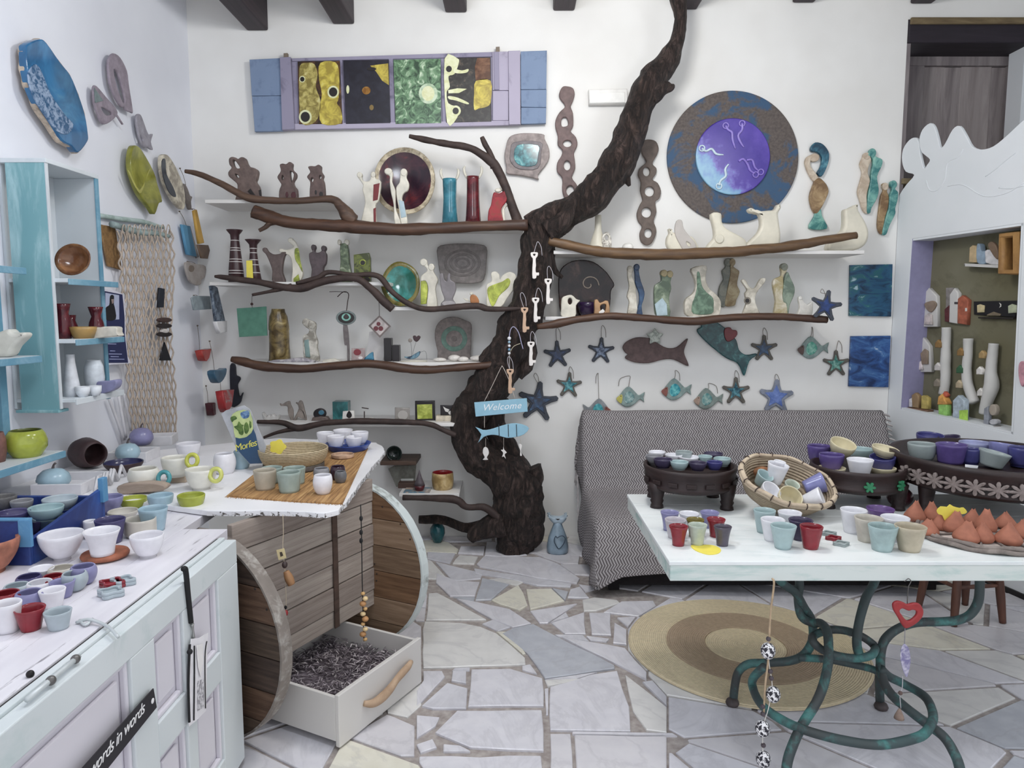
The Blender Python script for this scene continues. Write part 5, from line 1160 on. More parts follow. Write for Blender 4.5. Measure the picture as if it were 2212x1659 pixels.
# ---- shelf f
M_gl = glz('#c9c6c2', .15)
fig('glass_dish', 'small clear spiky glass dish at the left end of the thin-branch shelf', 'dish', [('x', kf((60, 265), (110, 315), (140, 290), (160, 310), (185, 285), (215, 310), (258, 300), (235, 362), (95, 362)), .05, M_gl)], 'f')
M_tw = clay('#857a72', .6)
for lb_, pts in (('grey twisted wire-like couple, left of two', ((255, 150), (280, 160), (330, 130), (370, 125), (385, 170), (415, 240), (410, 350), (385, 350), (350, 260), (345, 190), (300, 180), (265, 180))), ('grey triangular twisted couple, right of two', ((445, 150), (470, 160), (490, 130), (520, 140), (545, 220), (575, 360), (555, 360), (500, 240), (450, 362), (415, 362), (480, 220)))):
    fig('twisted_figure', lb_, 'figurine', [('x', kf(*pts), .02, M_tw)], 'f')
fig('eye_stone', 'round dark stone with blue glaze on a brown base', 'ornament', [('base', kf((645, 365), (660, 325), (760, 310), (830, 320), (860, 365)), .05, clay('#6a5a54', .5)), ('stone', kf(*el(735, 285, 72, 62, 16)), .04, M_bx, .006), ('glaze', kf(*el(742, 278, 34, 28)), .005, glz('#3f7a94'), .044)], 'f')
sbox('teal_cup', 'square teal ceramic beaker on the thin-branch shelf', 'vase', kf((872, 140), (1058, 355)), 4.63, .09, glz2('#1f5a5c', '#2f8284', '#1a3f44', 10, .2), 'f')
fig('white_tile', 'small white block with a black drop beside the square teal beaker', 'ornament', [('block', kf((1010, 250), (1140, 245), (1148, 372), (1000, 372)), .03, plain('#e4e0da', .5)), ('drop', kf((1075, 250), (1105, 290), (1100, 325), (1070, 338), (1042, 315), (1050, 280)), .003, M_pk, .03)], 'f', pl=back(4.58))
fig('card_stand', 'small pale card stand with a thin pin', 'ornament', [('base', kf((1240, 338), (1365, 335), (1370, 362), (1238, 364)), .04, plain('#dcd8d0', .6)), ('pin', kf((1250, 260), (1262, 262), (1262, 340), (1250, 340)), .004, M_twig, .02), ('top', kf((1225, 212), (1310, 225), (1305, 236), (1228, 224)), .01, M_twig, .018)], 'f')
fig('glass_block', 'square grey glass picture block left of the black-framed lime picture', 'ornament', [('block', kf((1622, 195), (1800, 200), (1800, 355), (1625, 355)), .02, glz('#9a948e', .15)), ('print', kf(*el(1715, 290, 60, 55)), .002, plain('#b5afa9'), .02)], 'f', pl=back(4.60))
lf = fig('framed_picture', 'small black frame with a lime green picture on the lower shelf', 'picture', [('frame', kf((1865, 138), (2100, 135), (2105, 368), (1868, 370)), .025, M_bx, 0), ('picture', kf((1885, 185), (2065, 180), (2070, 352), (1890, 358)), .004, glz2('#8f9a24', '#c2cc4c', '#dadf9a', 14, .3), .024)], 'f', pl=back(4.62))
fig('rabbit_tile', 'small black tile with two white shapes on a cream stand by the trunk', 'picture', [('tile', k2((962, 1180), (1128, 1180), (1130, 1302), (965, 1302)), .015, M_bx), ('white_shape', k2((990, 1195), (1020, 1215), (1060, 1230), (1045, 1260), (1015, 1250)), .003, plain('#e6e2dc'), .015), ('white_shape', k2(*el(1078, 1265, 30, 22)), .003, plain('#e6e2dc'), .015)], None, pl=back(4.60))
sbox('cream_block', 'cream wooden block under the black tile with white shapes', 'block', k2((912, 1302), (1120, 1362)), 4.56, .08, clay('#c9bda8', .6), 'f')
# ---- shelf g, floor pieces
c = P(*k3((300, 645))[0], 4.62)
ws = tag(box('wall_shelf', (c.x - .13, 4.6, c.z - .012), (c.x + .105, YB, c.z + .015), wood('#3a2a22', '#5a4436', (3, 30, 30)), b=.003), 'narrow dark wooden shelf carrying the black-green ball bowl', 'shelf')
dish('bowl', 'small black-green bowl standing upright on the narrow dark shelf', 'bowl', *k3((245, 545))[0], 17, 17, 4.68, glz('#1c2622', .2), glz2('#141c1a', '#24332c', '#5a6a60', 10, .12), 4, .02, .8, .03)
tag(slab('stone_tablet', back(4.76), k3((180, 700), (240, 670), (460, 665), (440, 880), (260, 880)), .012, clay('#8a8a80', .7), None, sm=1), 'grey stone tablet leaning below the narrow dark shelf', 'tablet')
tag(slab('small_picture', back(4.70), k3((305, 800), (430, 800), (432, 862), (305, 864)), .01, plain('#c9ccc4', .6), None, sm=1), 'pale small picture in front of the grey stone tablet', 'picture')
c = P(*k3((370, 885))[0], 4.64); tag(box('dark_plank', (c.x - .06, 4.62, SH['g']), (c.x + .07, 4.70, SH['g'] + .035), wood('#3a2822', '#5a4238', (4, 20, 20)), b=.003), 'short dark wooden plank on the lowest shelf', 'plank')
gn = P(*k3((490, 925))[0], 4.55)
gnm = thing('gnome_figure', 'small pointed gnome figure, grey above and dark red below', 'figurine', (gn.x, gn.y, SH['g']))
def k3v(u, lst): return 800 + u / 4.609, [(860 + v / 4.609, w_ / 4.609) for v, w_ in lst]
uu, l2 = k3v(490, [(712, 3), (740, 10), (790, 26), (830, 42), (865, 54)]); s_ = depth(gn) / F
lathe('hat', [(w_ * s_, (1061 - v) * s_) for v, w_ in reversed(l2)] + [(.0005, (1061 - l2[0][0]) * s_ + .002)], glz('#5d5258', .5), Matrix.Translation((gn.x, gn.y, SH['g'])), gnm, 18)
lathe('body', [(.004, 0), (35 / 4.609 * s_, 0), (48 / 4.609 * s_, .02), (55 / 4.609 * s_, (1061 - l2[-1][0]) * s_), (.001, (1061 - l2[-1][0]) * s_)], glz('#5a1c24', .3), Matrix.Translation((gn.x, gn.y, SH['g'])), gnm, 18)
uu, l2 = k3v(722, [(770, 104), (800, 107), (850, 110), (900, 104), (935, 92)])
vase('pot', 'tan cylindrical pot with a red inside on the lowest shelf', 'pot', uu, l2, 4.62, glz2('#9a7c44', '#c2a468', '#d4bc88', 16, .35), 'g', inner=glz('#a0141a', .25))
tl = tag(box('painted_tile', (P(*k3((335, 960))[0], 4.53).x, 4.50, SH['g']), (P(*k3((595, 960))[0], 4.53).x, 4.64, SH['g'] + .006), glz2('#5f8aa0', '#b9a08c', '#d8d2d0', 24, .3), b=.002), 'flat tile with painted fish lying on the lowest shelf', 'tile')
uu, l2 = k3v(670, [(1218, 14), (1232, 20), (1245, 45), (1290, 72), (1340, 75), (1395, 56), (1430, 42)])
vase('jar', 'small round teal jar standing on the floor under the lowest shelf', 'jar', uu, l2, 4.7, glz2('#155058', '#1f6a72', '#2c8088', 10, .15), z=0.0)
uu, l2 = k3v(1863, [(1215, 44), (1250, 44), (1300, 64), (1380, 92), (1470, 108), (1515, 108), (1530, 100)])
b = G(uu, l2[-1][0], 0)
ct = thing('cat_vase', 'light blue cat-shaped vase with a heart on its belly on the floor', 'vase', b)
M_cat = glz('#8fa6b8', .3, .12)
vase('body', None, None, uu, l2, b.y, M_cat, z=0.0, parent=ct)
PC_ = back(b.y)
slab('head', PC_, k3((1768, 1128), (1790, 1150), (1830, 1162), (1890, 1165), (1930, 1148), (1950, 1128), (1945, 1185), (1920, 1215), (1900, 1228), (1825, 1228), (1795, 1205), (1775, 1175)), .06, glz('#a3b6c4', .3), ct, -.03)
slab('mouth', PC_, k3((1840, 1200), (1890, 1200), (1868, 1216)), .004, M_pk, ct, .028)
for pts in (((1845, 1375), (1860, 1392), (1885, 1378), (1915, 1372), (1940, 1400), (1925, 1450), (1880, 1500), (1850, 1470), (1830, 1420)),):
    ctr = [PC_.hit(*p, .073) for p in k3(*pts)]; tube('heart_outline', ctr, .003, plain('#3c4f60', .5), ct, 6, 4, closed=True)
# ---- right shelves
M_ivo = glz('#ddd6c2', .45, .06, 10)
def ivory(label, pts, holes=(), extra=(), th=.07): return fig('bird_vase', label, 'vase', [('body', pts, th, M_ivo, 0, holes)] + list(extra), 'h', group='cream vases on the upper right shelf')
M_iv2 = glz('#bdb5ae', .5, .06, 10)
ivory('cream bird vase with a pierced grey wing, left of the blue disc', k6((85, 1240), (115, 1245), (120, 1270), (160, 1280), (200, 1290), (290, 1310), (335, 1380), (340, 1440), (130, 1440), (70, 1390), (70, 1320), (90, 1280)), (), [('wing', k6((165, 1165), (213, 1160), (230, 1230), (290, 1310), (338, 1370), (330, 1430), (240, 1430), (200, 1380), (150, 1270)), .02, M_iv2, .06, [k6((255, 1345), (290, 1370), (280, 1390), (258, 1372))])])
ivory('cream bird vase with a long straight neck below the blue disc', k6((455, 1110), (540, 1105), (550, 1180), (590, 1240), (700, 1300), (760, 1350), (745, 1440), (430, 1440), (430, 1380), (480, 1320), (480, 1240)), (), [('eye_boss', k6(*el(545, 1320, 40, 42)), .02, M_ivo, .06)])
ivory('cream vase with two outstretched horn spouts below the blue disc', k6((780, 1070), (810, 1058), (870, 1085), (960, 1080), (1010, 1075), (1035, 1030), (1060, 1030), (1065, 1060), (1040, 1110), (1050, 1200), (1060, 1330), (1020, 1440), (770, 1440), (760, 1380), (860, 1280), (890, 1200), (870, 1110), (800, 1100)))
ivory('large cream bird vase behind the right end of the upper branch', k6((1620, 1080), (1660, 1060), (1735, 1025), (1740, 1080), (1800, 1180), (1830, 1280), (1800, 1380), (1700, 1430), (1480, 1440), (1500, 1330), (1600, 1260), (1620, 1180)))
uu, l2 = 1160 + 545 / 4.1475, [(160 + v / 4.1475, w_ / 4.1475) for v, w_ in ((1175, 28), (1300, 30), (1350, 45), (1430, 72), (1505, 88))]
vase('bottle_vase', 'tall cream bottle vase at the left end of the upper right shelf', 'vase', uu, l2, 4.66, M_ivo, 'h')
fig('lace_figure', 'small pale openwork figure beside the tall cream bottle vase', 'figurine', [('x', k5((580, 1380), (605, 1330), (640, 1330), (665, 1390), (660, 1505), (590, 1505)), .02, glz2('#8d867c', '#d9d4c8', '#e6e2d8', 60, .5), 0, [k5(*el(622, 1375, 16, 22))])], 'h')
c = P(*k5((815, 1490))[0], 4.6); s_ = depth(c) / F
tag(ball('round_vase', (c.x, 4.60, SH['h'] + 40 / 4.1475 * s_), 52 / 4.1475 * s_, glz('#e4e2dc', .3), None, (1, 1, .78)), 'small round white pot left of the pierced bird vase', 'pot')
# wall couples by the partition
M_tl = glz2('#2f7a7a', '#6fb0a4', '#8fc4b4', 14, .25); M_tl2 = glz2('#123f56', '#2a6f86', '#5fa0ac', 12, .2); M_bn = glz2('#7a5a34', '#a98a5c', '#c4ac84', 12, .35); M_sk = glz2('#b9a48c', '#d4c4ae', None, 14, .4)
fig('wall_couple', 'embracing figure with teal hair, brown dress and teal base on the wall', 'wall art', [('cream_torso', k6((1345, 640), (1380, 625), (1420, 645), (1410, 690), (1365, 700), (1345, 690), (1345, 740), (1390, 800), (1420, 860), (1370, 870), (1320, 790), (1295, 710), (1310, 660)), .025, M_sk), ('teal_arm', k6((1345, 570), (1385, 530), (1450, 545), (1500, 610), (1505, 680), (1480, 760), (1440, 830), (1400, 800), (1430, 740), (1440, 660), (1400, 615), (1350, 610)), .028, M_tl2), ('brown_dress', k6((1425, 845), (1480, 900), (1500, 960), (1480, 1020), (1440, 1100), (1390, 1160), (1350, 1100), (1335, 1000), (1370, 890), (1385, 860)), .03, M_bn), ('teal_base', k6((1430, 1110), (1445, 1180), (1490, 1290), (1330, 1285), (1375, 1180), (1390, 1130)), .028, M_tl)], pl=PW)
fig('wall_couple', 'larger cream and teal couple plaque near the partition', 'wall art', [('cream_figure', k6((1810, 650), (1840, 620), (1870, 650), (1880, 690), (1860, 740), (1850, 800), (1870, 870), (1840, 1000), (1850, 1150), (1810, 1130), (1780, 1040), (1760, 960), (1790, 850), (1800, 790), (1780, 720)), .022, M_sk), ('head', k6(*el(1838, 650, 32, 32)), .027, M_sk, -.001), ('head', k6(*el(1888, 622, 32, 40)), .028, M_tl, .003), ('teal_figure', k6((1850, 640), (1870, 595), (1905, 595), (1915, 650), (1975, 680), (1970, 740), (1930, 830), (1945, 940), (1930, 1020), (1880, 1110), (1870, 1150), (1840, 1140), (1850, 1000), (1870, 880), (1880, 780), (1895, 700), (1880, 660)), .025, M_tl, .004)], pl=PW)
fig('wall_couple', 'smaller brown and teal couple plaque touching the partition', 'wall art', [('brown_figure', k6((1975, 900), (2000, 885), (2030, 910), (2020, 960), (2035, 1010), (2030, 1100), (2000, 1200), (1980, 1330), (1950, 1320), (1935, 1250), (1950, 1100), (1965, 1000), (1985, 950)), .022, M_bn), ('head', k6(*el(2002, 918, 28, 34)), .027, M_sk, -.001), ('head', k6(*el(2074, 900, 30, 36)), .028, M_tl, .003), ('teal_figure', k6((2045, 880), (2080, 865), (2100, 890), (2090, 940), (2115, 970), (2110, 1040), (2090, 1110), (2090, 1160), (2040, 1260), (2010, 1340), (1975, 1330), (2000, 1210), (2030, 1110), (2040, 1000), (2060, 940)), .025, M_tl, .004)], pl=PW)
# ---- shelf i
M_sn = glz2('#1c1214', '#33211f', '#5a4038', 9, .18)
fig('snail_plate', 'black-brown snail-shaped plate with a coiled line behind the trunk', 'plate', [('body', kr((90, 215), (150, 140), (240, 115), (340, 130), (420, 190), (460, 240), (490, 295), (465, 340), (460, 430), (430, 515), (300, 522), (120, 515), (90, 400)), .03, M_sn)], 'i', pl=back(4.76))
sp_ = [kr((310 + r * cos(a), 290 + r * .95 * sin(a)))[0] for a, r in [(-.2 + k * .55, 10 + k * 5.2) for k in range(13)]] + kr((420, 380), (465, 345))
snl = tube('coil', [back(4.76).hit(*p, .034) for p in sp_[:13]], .004, clay('#a89888', .5), C.objects['snail_plate'], 6, 4)
fig('jug_figure', 'small cream knotted jug figure in front of the snail plate', 'figurine', [('body', kr((110, 400), (140, 380), (180, 375), (215, 405), (240, 415), (212, 450), (205, 530), (110, 530), (105, 470)), .05, M_crm, 0, [kr(*el(168, 420, 16, 24))])], 'i', pl=back(4.57))
vase('purple_bowl', 'dark violet bowl between the cream jug figure and the shell', 'bowl', 1180 + 300 / 3.352, [(520 + v / 3.352, w_ / 3.352) for v, w_ in ((425, 82), (450, 80), (490, 66), (528, 44))], 4.64, glz('#2f1c40', .15), 'i')
fig('shell_box', 'tan open shell ornament with a small white tag', 'ornament', [('shell', kr((345, 405), (365, 395), (385, 420), (440, 405), (448, 515), (350, 518), (345, 470)), .05, glz('#b5895c', .4), 0, [kr((385, 440), (425, 430), (420, 480), (395, 490))]), ('tag', kr((380, 485), (410, 462), (425, 480), (395, 508)), .002, plain('#f0ece6'), .05)], 'i', pl=back(4.57))
M_bl2 = glz2('#1f3450', '#2f4f74', '#3f6488', 12, .2); M_gy = glz2('#4a5a48', '#6f8066', '#9aa48c', 14, .3); M_pl = glz2('#a9a292', '#cdc6b6', '#ddd8ca', 14, .4)
fig('couple_figure', 'tall couple figure of one cream and one blue curved body', 'figurine', [('cream_figure', kr((585, 170), (605, 160), (625, 190), (615, 230), (640, 300), (650, 420), (655, 525), (585, 525), (595, 420), (580, 380), (595, 310), (585, 240)), .035, M_pl), ('head', kr(*el(602, 184, 20, 24)), .04, M_pl, -.002), ('head', kr(*el(649, 170, 21, 24)), .04, M_bl2, .002), ('blue_figure', kr((630, 170), (645, 148), (668, 160), (665, 200), (680, 270), (705, 345), (700, 400), (685, 450), (690, 525), (645, 525), (665, 430), (665, 360), (640, 290), (635, 220)), .035, M_bl2, .004)], 'i')
fig('couple_figure', 'moss green kissing couple with a pale blue lower half', 'figurine', [('green_body', kr((820, 215), (845, 195), (870, 215), (890, 200), (905, 225), (890, 280), (895, 330), (880, 400), (885, 530), (795, 530), (775, 450), (775, 320), (800, 290), (825, 270)), .045, M_gy), ('head', kr(*el(843, 220, 25, 26)), .05, glz2('#8a7c54', '#a8986c', None, 14, .4), -.002), ('head', kr(*el(886, 226, 22, 26)), .05, glz2('#8a7c54', '#a8986c', None, 14, .4), -.002), ('blue_glaze', kr((785, 440), (840, 395), (872, 440), (878, 520), (800, 525)), .006, glz('#a9c0c8'), .043)], 'i')
fig('bottle_vase', 'flat round-bellied bottle vase with a green glazed centre', 'vase', [('body', kr((1040, 190), (1145, 170), (1140, 260), (1165, 330), (1220, 380), (1250, 430), (1245, 500), (1215, 535), (1020, 535), (990, 470), (1000, 410), (1050, 370), (1070, 320), (1060, 260)), .05, M_pl), ('green_glaze', kr((1090, 220), (1110, 220), (1125, 310), (1160, 360), (1205, 400), (1210, 460), (1195, 515), (1065, 515), (1055, 450), (1075, 390), (1090, 320)), .008, glz2('#4a6450', '#6a8a70', '#86a088', 20, .25), .047)], 'i')
fig('wall_couple', 'grey and tan couple plaque hung behind the green bottle vase', 'wall art', [('grey_figure', kr((1285, 150), (1310, 130), (1330, 150), (1325, 190), (1330, 240), (1310, 330), (1300, 400), (1290, 475), (1255, 470), (1240, 400), (1250, 330), (1275, 280), (1265, 220), (1290, 190)), .02, glz2('#6a6e66', '#8a8a7c', None, 14, .4)), ('head', kr(*el(1308, 158, 25, 28)), .025, glz2('#6a6e66', '#8a8a7c', None, 14, .4), -.001), ('head', kr(*el(1340, 158, 22, 28)), .028, glz2('#8a7450', '#b0a07c', None, 14, .4), -.001), ('tan_figure', kr((1330, 140), (1355, 150), (1350, 190), (1390, 220), (1385, 260), (1375, 320), (1395, 370), (1370, 430), (1355, 470), (1290, 470), (1295, 400), (1310, 330), (1325, 240)), .024, glz2('#8a7450', '#b0a07c', None, 14, .4))], pl=PW)
fig('abstract_figure', 'grey figure with raised arms and a black ring eye', 'figurine', [('body', kr((1405, 270), (1430, 260), (1460, 310), (1500, 320), (1540, 255), (1575, 250), (1570, 280), (1510, 360), (1505, 430), (1535, 525), (1415, 525), (1440, 430), (1430, 360), (1445, 330)), .035, M_pl), ('ring', kr(*el(1456, 410, 26, 26)), .006, clay('#7d766a'), .033), ('hole', kr(*el(1456, 410, 15, 15)), .003, M_pk, .038)], 'i')
fig('couple_figure', 'cream and grey-green couple at the right end of the lower shelf', 'figurine', [('cream_figure', kr((1640, 260), (1690, 235), (1685, 170), (1710, 148), (1735, 170), (1725, 210), (1705, 240), (1705, 310), (1700, 400), (1735, 440), (1730, 530), (1640, 530), (1650, 420), (1630, 310)), .035, glz2('#a49464', '#c4baa0', '#d6cfbe', 12, .35)), ('head', kr(*el(1710, 174, 26, 28)), .04, glz2('#6a6e60', '#8d8d7c', None, 14, .4), -.002), ('green_figure', kr((1735, 210), (1755, 250), (1785, 320), (1780, 380), (1750, 450), (1738, 530), (1725, 440), (1702, 420), (1702, 330), (1715, 250)), .035, glz2('#5f7060', '#8a9a86', None, 14, .3), .004)], 'i')
fig('small_figure', 'tiny white winged figure left of the blue starfish on the shelf', 'figurine', [('body', kr((1815, 400), (1830, 380), (1850, 410), (1880, 440), (1910, 420), (1920, 440), (1905, 525), (1810, 525), (1825, 460)), .03, glz('#d9d6ce', .3)), ('head', kr(*el(1830, 392, 14, 14)), .03, glz('#e4e1da', .3), .004)], 'i', pl=back(4.57))
# ---- starfish and fish ornaments
M_cord = clay('#6d5f52', .9, .1)
def star(u, v, R, rot, arms, cen, label, top=None, k=.42, Y=None):
    pl = back(Y) if Y else PW
    r = thing('starfish', label, 'starfish', pl.hit(u, v), 'starfish ornaments on the back wall')
    pts = []
    for i in range(10):
        a = rot - pi / 2 + i * pi / 5; rr = R if i % 2 == 0 else R * k
        if i % 2 == 0:
            for da in (-.13, .13): pts.append((u + rr * cos(a + da), v + rr * sin(a + da)))
        else: pts.append((u + rr * cos(a), v + rr * sin(a)))
    slab('body', pl, pts, .014, arms, r, .002, sm=2)
    pts = [(u + (R * .72 if i % 2 == 0 else R * k * .7) * cos(rot - pi / 2 + i * pi / 5), v + (R * .72 if i % 2 == 0 else R * k * .7) * sin(rot - pi / 2 + i * pi / 5)) for i in range(10)]
    slab('glaze', pl, pts, .006, cen, r, .013, sm=2)
    if top:
        a0 = pl.hit(u + R * .8 * cos(rot - pi / 2), v + R * .8 * sin(rot - pi / 2), .012)
        string('cord', [a0, pl.hit(top[0] - 3, top[1] + 8, .008), pl.hit(top[0], top[1], .004), pl.hit(top[0] + 6, top[1] + 10, .006), pl.hit(top[0] + 7, top[1] + 26, .006)], M_cord, r, .0016)
    return r
A1 = clay('#4c4c54', .5); A2 = clay('#3a3f4a', .5); A3 = clay('#5d5850', .5)
G1 = glz2('#12264a', '#1c3a6a', '#3a5c94', 30, .15); G2 = glz2('#1f6a7a', '#5fb0b4', '#a0d4d0', 30, .15); G3 = glz2('#4a68b0', '#6c88cc', '#88a0dc', 14, .3)
star(1204, 766, 29, -.05, A2, G1, 'navy starfish hanging beside the trunk, below the lower right branch', (1204, 708)); star(1298, 758, 28, .05, A2, glz2('#2a3f60', '#8a9cb8', '#1c2f54', 40, .15), 'navy starfish with pale streaks, second from the trunk in the upper row', (1302, 703))
star(1783, 661, 33, .2, A2, glz2('#12264f', '#1f3f80', '#2a5098', 14, .15), 'deep blue starfish leaning on the end of the lower right branch', (1776, 624), Y=4.44); star(1650, 753, 28, .0, A3, glz2('#14304f', '#24507a', None, 30, .15), 'blue starfish hanging right of the teal fish tail', (1651, 708))
star(1229, 832, 27, .05, A3, G2, 'brown-armed starfish with turquoise centre left of the small hanging fish', (1232, 792)); star(1162, 868, 42, .12, A2, glz2('#0f1f3a', '#1f4a74', '#5c88a8', 22, .12), 'large dark navy starfish just behind the Welcome sign', (1157, 806))
star(1589, 845, 29, .0, A3, glz2('#1f4a5c', '#4f94a0', None, 30, .15), 'small dark starfish hanging below the teal fish tail', (1590, 800)); star(1676, 857, 36, .05, clay('#7d8494', .5), G3, 'large periwinkle blue starfish hanging above the sofa', (1677, 808), .5)
star(1805, 786, 28, .0, A3, glz2('#2f7a70', '#7fb8a8', None, 30, .15), 'green-centred starfish hanging left of the blue canvases', (1812, 736))
def sfish(u, v, L, face, body, belly, nose, label, top):
    """small tile fish; L half length, face -1 looks left"""
    r = thing('fish_ornament', label, 'fish ornament', PW.hit(u, v), 'small fish on the back wall')
    f = lambda pts: [(u - face * x * L * -1 if face > 0 else u + x * L * 1, v + y * L) for x, y in pts]
    g = (lambda pts: [(u + face * x * L, v + y * L) for x, y in pts])
    out = [(1.0, .12), (.8, -.1), (.45, -.55), (.15, -.78), (-.15, -.6), (-.55, -.18), (-.75, -.2), (-1.05, -.38), (-.95, 0), (-1.0, .35), (-.72, .12), (-.4, .4), (0, .66), (.4, .66), (.75, .4)]
    slab('body', PW, g(out), .012, body, r, .002, sm=2)
    slab('belly', PW, g([(.42, .0), (.3, -.3), (.05, -.42), (-.2, -.25), (-.3, .05), (-.1, .35), (.2, .45), (.4, .3)]), .005, belly, r, .012, sm=2)
    slab('nose', PW, g([(1.0, .12), (.82, -.08), (.58, -.2), (.55, .1), (.62, .42), (.76, .4)]), .005, nose, r, .0115, sm=2)
    ball('eye', PW.hit(u + face * .66 * L, v - .08 * L, .018), .0035, M_pk, r)
    string('cord', [PW.hit(u + face * .12 * L, v - .7 * L, .012), PW.hit(top[0], top[1] + 10, .006), PW.hit(top[0], top[1], .004), PW.hit(top[0] + top[2], top[1] + 6, .005), PW.hit(top[0] + top[2] * 1.2, top[1] + 22, .006)], M_cord, r, .0016)
B1 = clay('#7f9490', .55); B2 = clay('#7c8a84', .55)
N_r = clay('#8a4f44', .55); N_y = glz('#c9c04c', .4); N_t = clay('#a58a78', .55)
sfish(1290, 884, 30, 1, clay('#82868a', .55), glz2('#1f8a98', '#5cc0c4', None, 26, .12), N_r, 'grey fish with a red nose peeking up behind the sofa back', (1292, 806, -4))
sfish(1361, 858, 30, -1, B1, glz2('#5f8a8a', '#a9c4c0', None, 26, .12), N_y, 'grey-green fish with a yellow nose above the sofa', (1360, 812, -20))
sfish(1460, 842, 32, -1, B1, glz2('#1f8fa0', '#6fd0d0', None, 26, .12), N_r, 'turquoise-bellied fish with a red nose above the sofa', (1459, 800, 8))
sfish(1529, 862, 31, -1, B2, glz2('#4a8a8a', '#9ab8b0', None, 26, .12), N_t, 'grey fish with a brown nose and long cord above the sofa', (1531, 828, 16))
sfish(1755, 752, 33, -1, B1, glz2('#3f9a84', '#8cc8b4', None, 26, .12), clay('#5f4a44', .5), 'sea-green fish hanging from the end of the lower branch', (1754, 706, 2))
fig('wall_fish', 'large plain brown ceramic fish on the wall above the sofa', 'wall fish', [('body', kr((550, 770), (580, 730), (650, 700), (740, 705), (800, 740), (870, 775), (940, 770), (1010, 712), (1020, 720), (995, 790), (1000, 830), (1025, 890), (1015, 905), (920, 860), (840, 860), (740, 885), (640, 880), (575, 855), (572, 835), (590, 822), (568, 808)), .02, clay('#604a48', .55)), ('glass_flower', kr(*[(785 + (62 if i % 2 == 0 else 38) * cos(i * pi / 5 - pi / 2), 695 + (62 if i % 2 == 0 else 38) * sin(i * pi / 5 - pi / 2)) for i in range(10)]), .012, glz2('#8a9488', '#c4ccc0', None, 40, .12), .02)], pl=PW)
fig('wall_fish', 'large teal ceramic fish with a red heart, diving right', 'wall fish', [('body', kr((1115, 590), (1160, 575), (1230, 590), (1310, 650), (1370, 720), (1390, 790), (1440, 825), (1510, 815), (1515, 830), (1465, 870), (1435, 965), (1420, 970), (1400, 920), (1370, 880), (1300, 850), (1220, 790), (1150, 730), (1095, 670), (1090, 640), (1118, 622)), .022, glz2('#12444a', '#1f5f62', '#4a8a88', 26, .15)), ('heart', kr((1285, 650), (1300, 630), (1330, 628), (1345, 645), (1375, 650), (1380, 680), (1350, 715), (1310, 730), (1290, 700)), .012, glz('#7d2026', .3), .02)], pl=PW)
t = NT('sea_paint'); c_ = t.co(scale=(7, 16, 1)); n1 = t.noise(c_, 1.0, 5, .6, 1.0); M_sea1 = t.done(t.ramp(n1, [(.35, '#0f2f4a'), (.5, '#1f5a80'), (.6, '#1f6a70'), (.68, '#a9c8d4')]), .35)
t = NT('sea_paint_blue'); c_ = t.co(scale=(8, 14, 1), loc=(3, 1, 0)); n1 = t.noise(c_, 1.0, 5, .6, 1.0); M_sea2 = t.done(t.ramp(n1, [(.35, '#16305f'), (.52, '#28589a'), (.62, '#3f74b0'), (.7, '#c2d6e6')]), .35)
for pts, m, lb_ in (([(1834, 573), (1925, 571), (1922, 684), (1832, 682)], M_sea1, 'upper canvas painted with dark blue-green sea'), ([(1836, 726), (1921, 725), (1916, 836), (1831, 834)], M_sea2, 'lower canvas painted with bright blue sea')):
    tag(slab('canvas', PW, pts, .02, m, None, sm=1, bevel=.002), lb_, 'painting')
# ---- keys, sign and beads on the trunk
YK = 4.385; PK = back(YK)
M_kw = plain('#ebe4de', .6); M_kt = plain('#cfa98a', .6)
def key(u, v0, v1, m, label, top):
    r = thing('wooden_key', label, 'key', PK.hit(u, v1), 'wooden keys hanging on the trunk')
    L = v1 - v0
    pts = [(u - 8, v0 + 2), (u - 5, v0), (u + 5, v0), (u + 8, v0 + 2), (u + 7, v0 + .16 * L), (u + 3.4, v0 + .24 * L), (u + 3.4, v0 + .4 * L), (u + 4, v0 + .5 * L), (u + 3.2, v0 + .6 * L), (u + 3.6, v0 + .78 * L), (u + 10, v0 + .78 * L), (u + 10, v0 + .9 * L), (u + 5, v0 + .9 * L), (u + 4, v0 + L), (u - 4, v0 + L), (u - 4, v0 + .6 * L), (u - 3.4, v0 + .4 * L), (u - 3.4, v0 + .24 * L), (u - 7, v0 + .16 * L)]
    slab('blade', PK, pts, .008, m, r, 0, [[(u - 3, v0 + .08 * L), (u, v0 + .06 * L), (u + 3, v0 + .08 * L), (u, v0 + .15 * L)]], sm=2)
    string('cord', [PK.hit(u - 1, v0 + 2, .003), PK.hit(top[0] - 4, top[1] + 8, .003), PK.hit(top[0], top[1], .003), PK.hit(top[0] + 7, top[1] + 12, .003), PK.hit(top[0] + 9, top[1] + 30, .003)], plain('#cfcad2', .8), r, .0016)
key(1154, 545, 601, M_kw, 'white wooden key, highest on the trunk', (1162, 522)); key(1184, 602, 656, M_kw, 'white wooden key hanging at the right edge of the trunk', (1186, 575)); key(1133, 664, 717, M_kt, 'bare wooden key at the left edge of the trunk', (1128, 632))
key(1157, 643, 695, M_kw, 'white wooden key in the middle of the trunk, third from the top', (1163, 622)); key(1147, 738, 789, M_kw, 'lowest white wooden key on the trunk', (1150, 716)); key(1102, 797, 849, M_kt, 'lowest bare wooden key above the Welcome sign', (1100, 770))
bd = thing('bead_charm', 'charm of white and blue beads with lilac ribbon on the trunk', 'charm', PK.hit(1100, 765))
for i, v in enumerate((731, 739, 747, 755, 763)): ball('bead', PK.hit(1100, v, .004), .0115 if i == 0 else .009, (plain('#e6e6ea', .4), glz('#8fb0c4'), plain('#e6e6ea', .4), glz('#6f9ab8'), plain('#dfe2e6', .4))[i], bd)
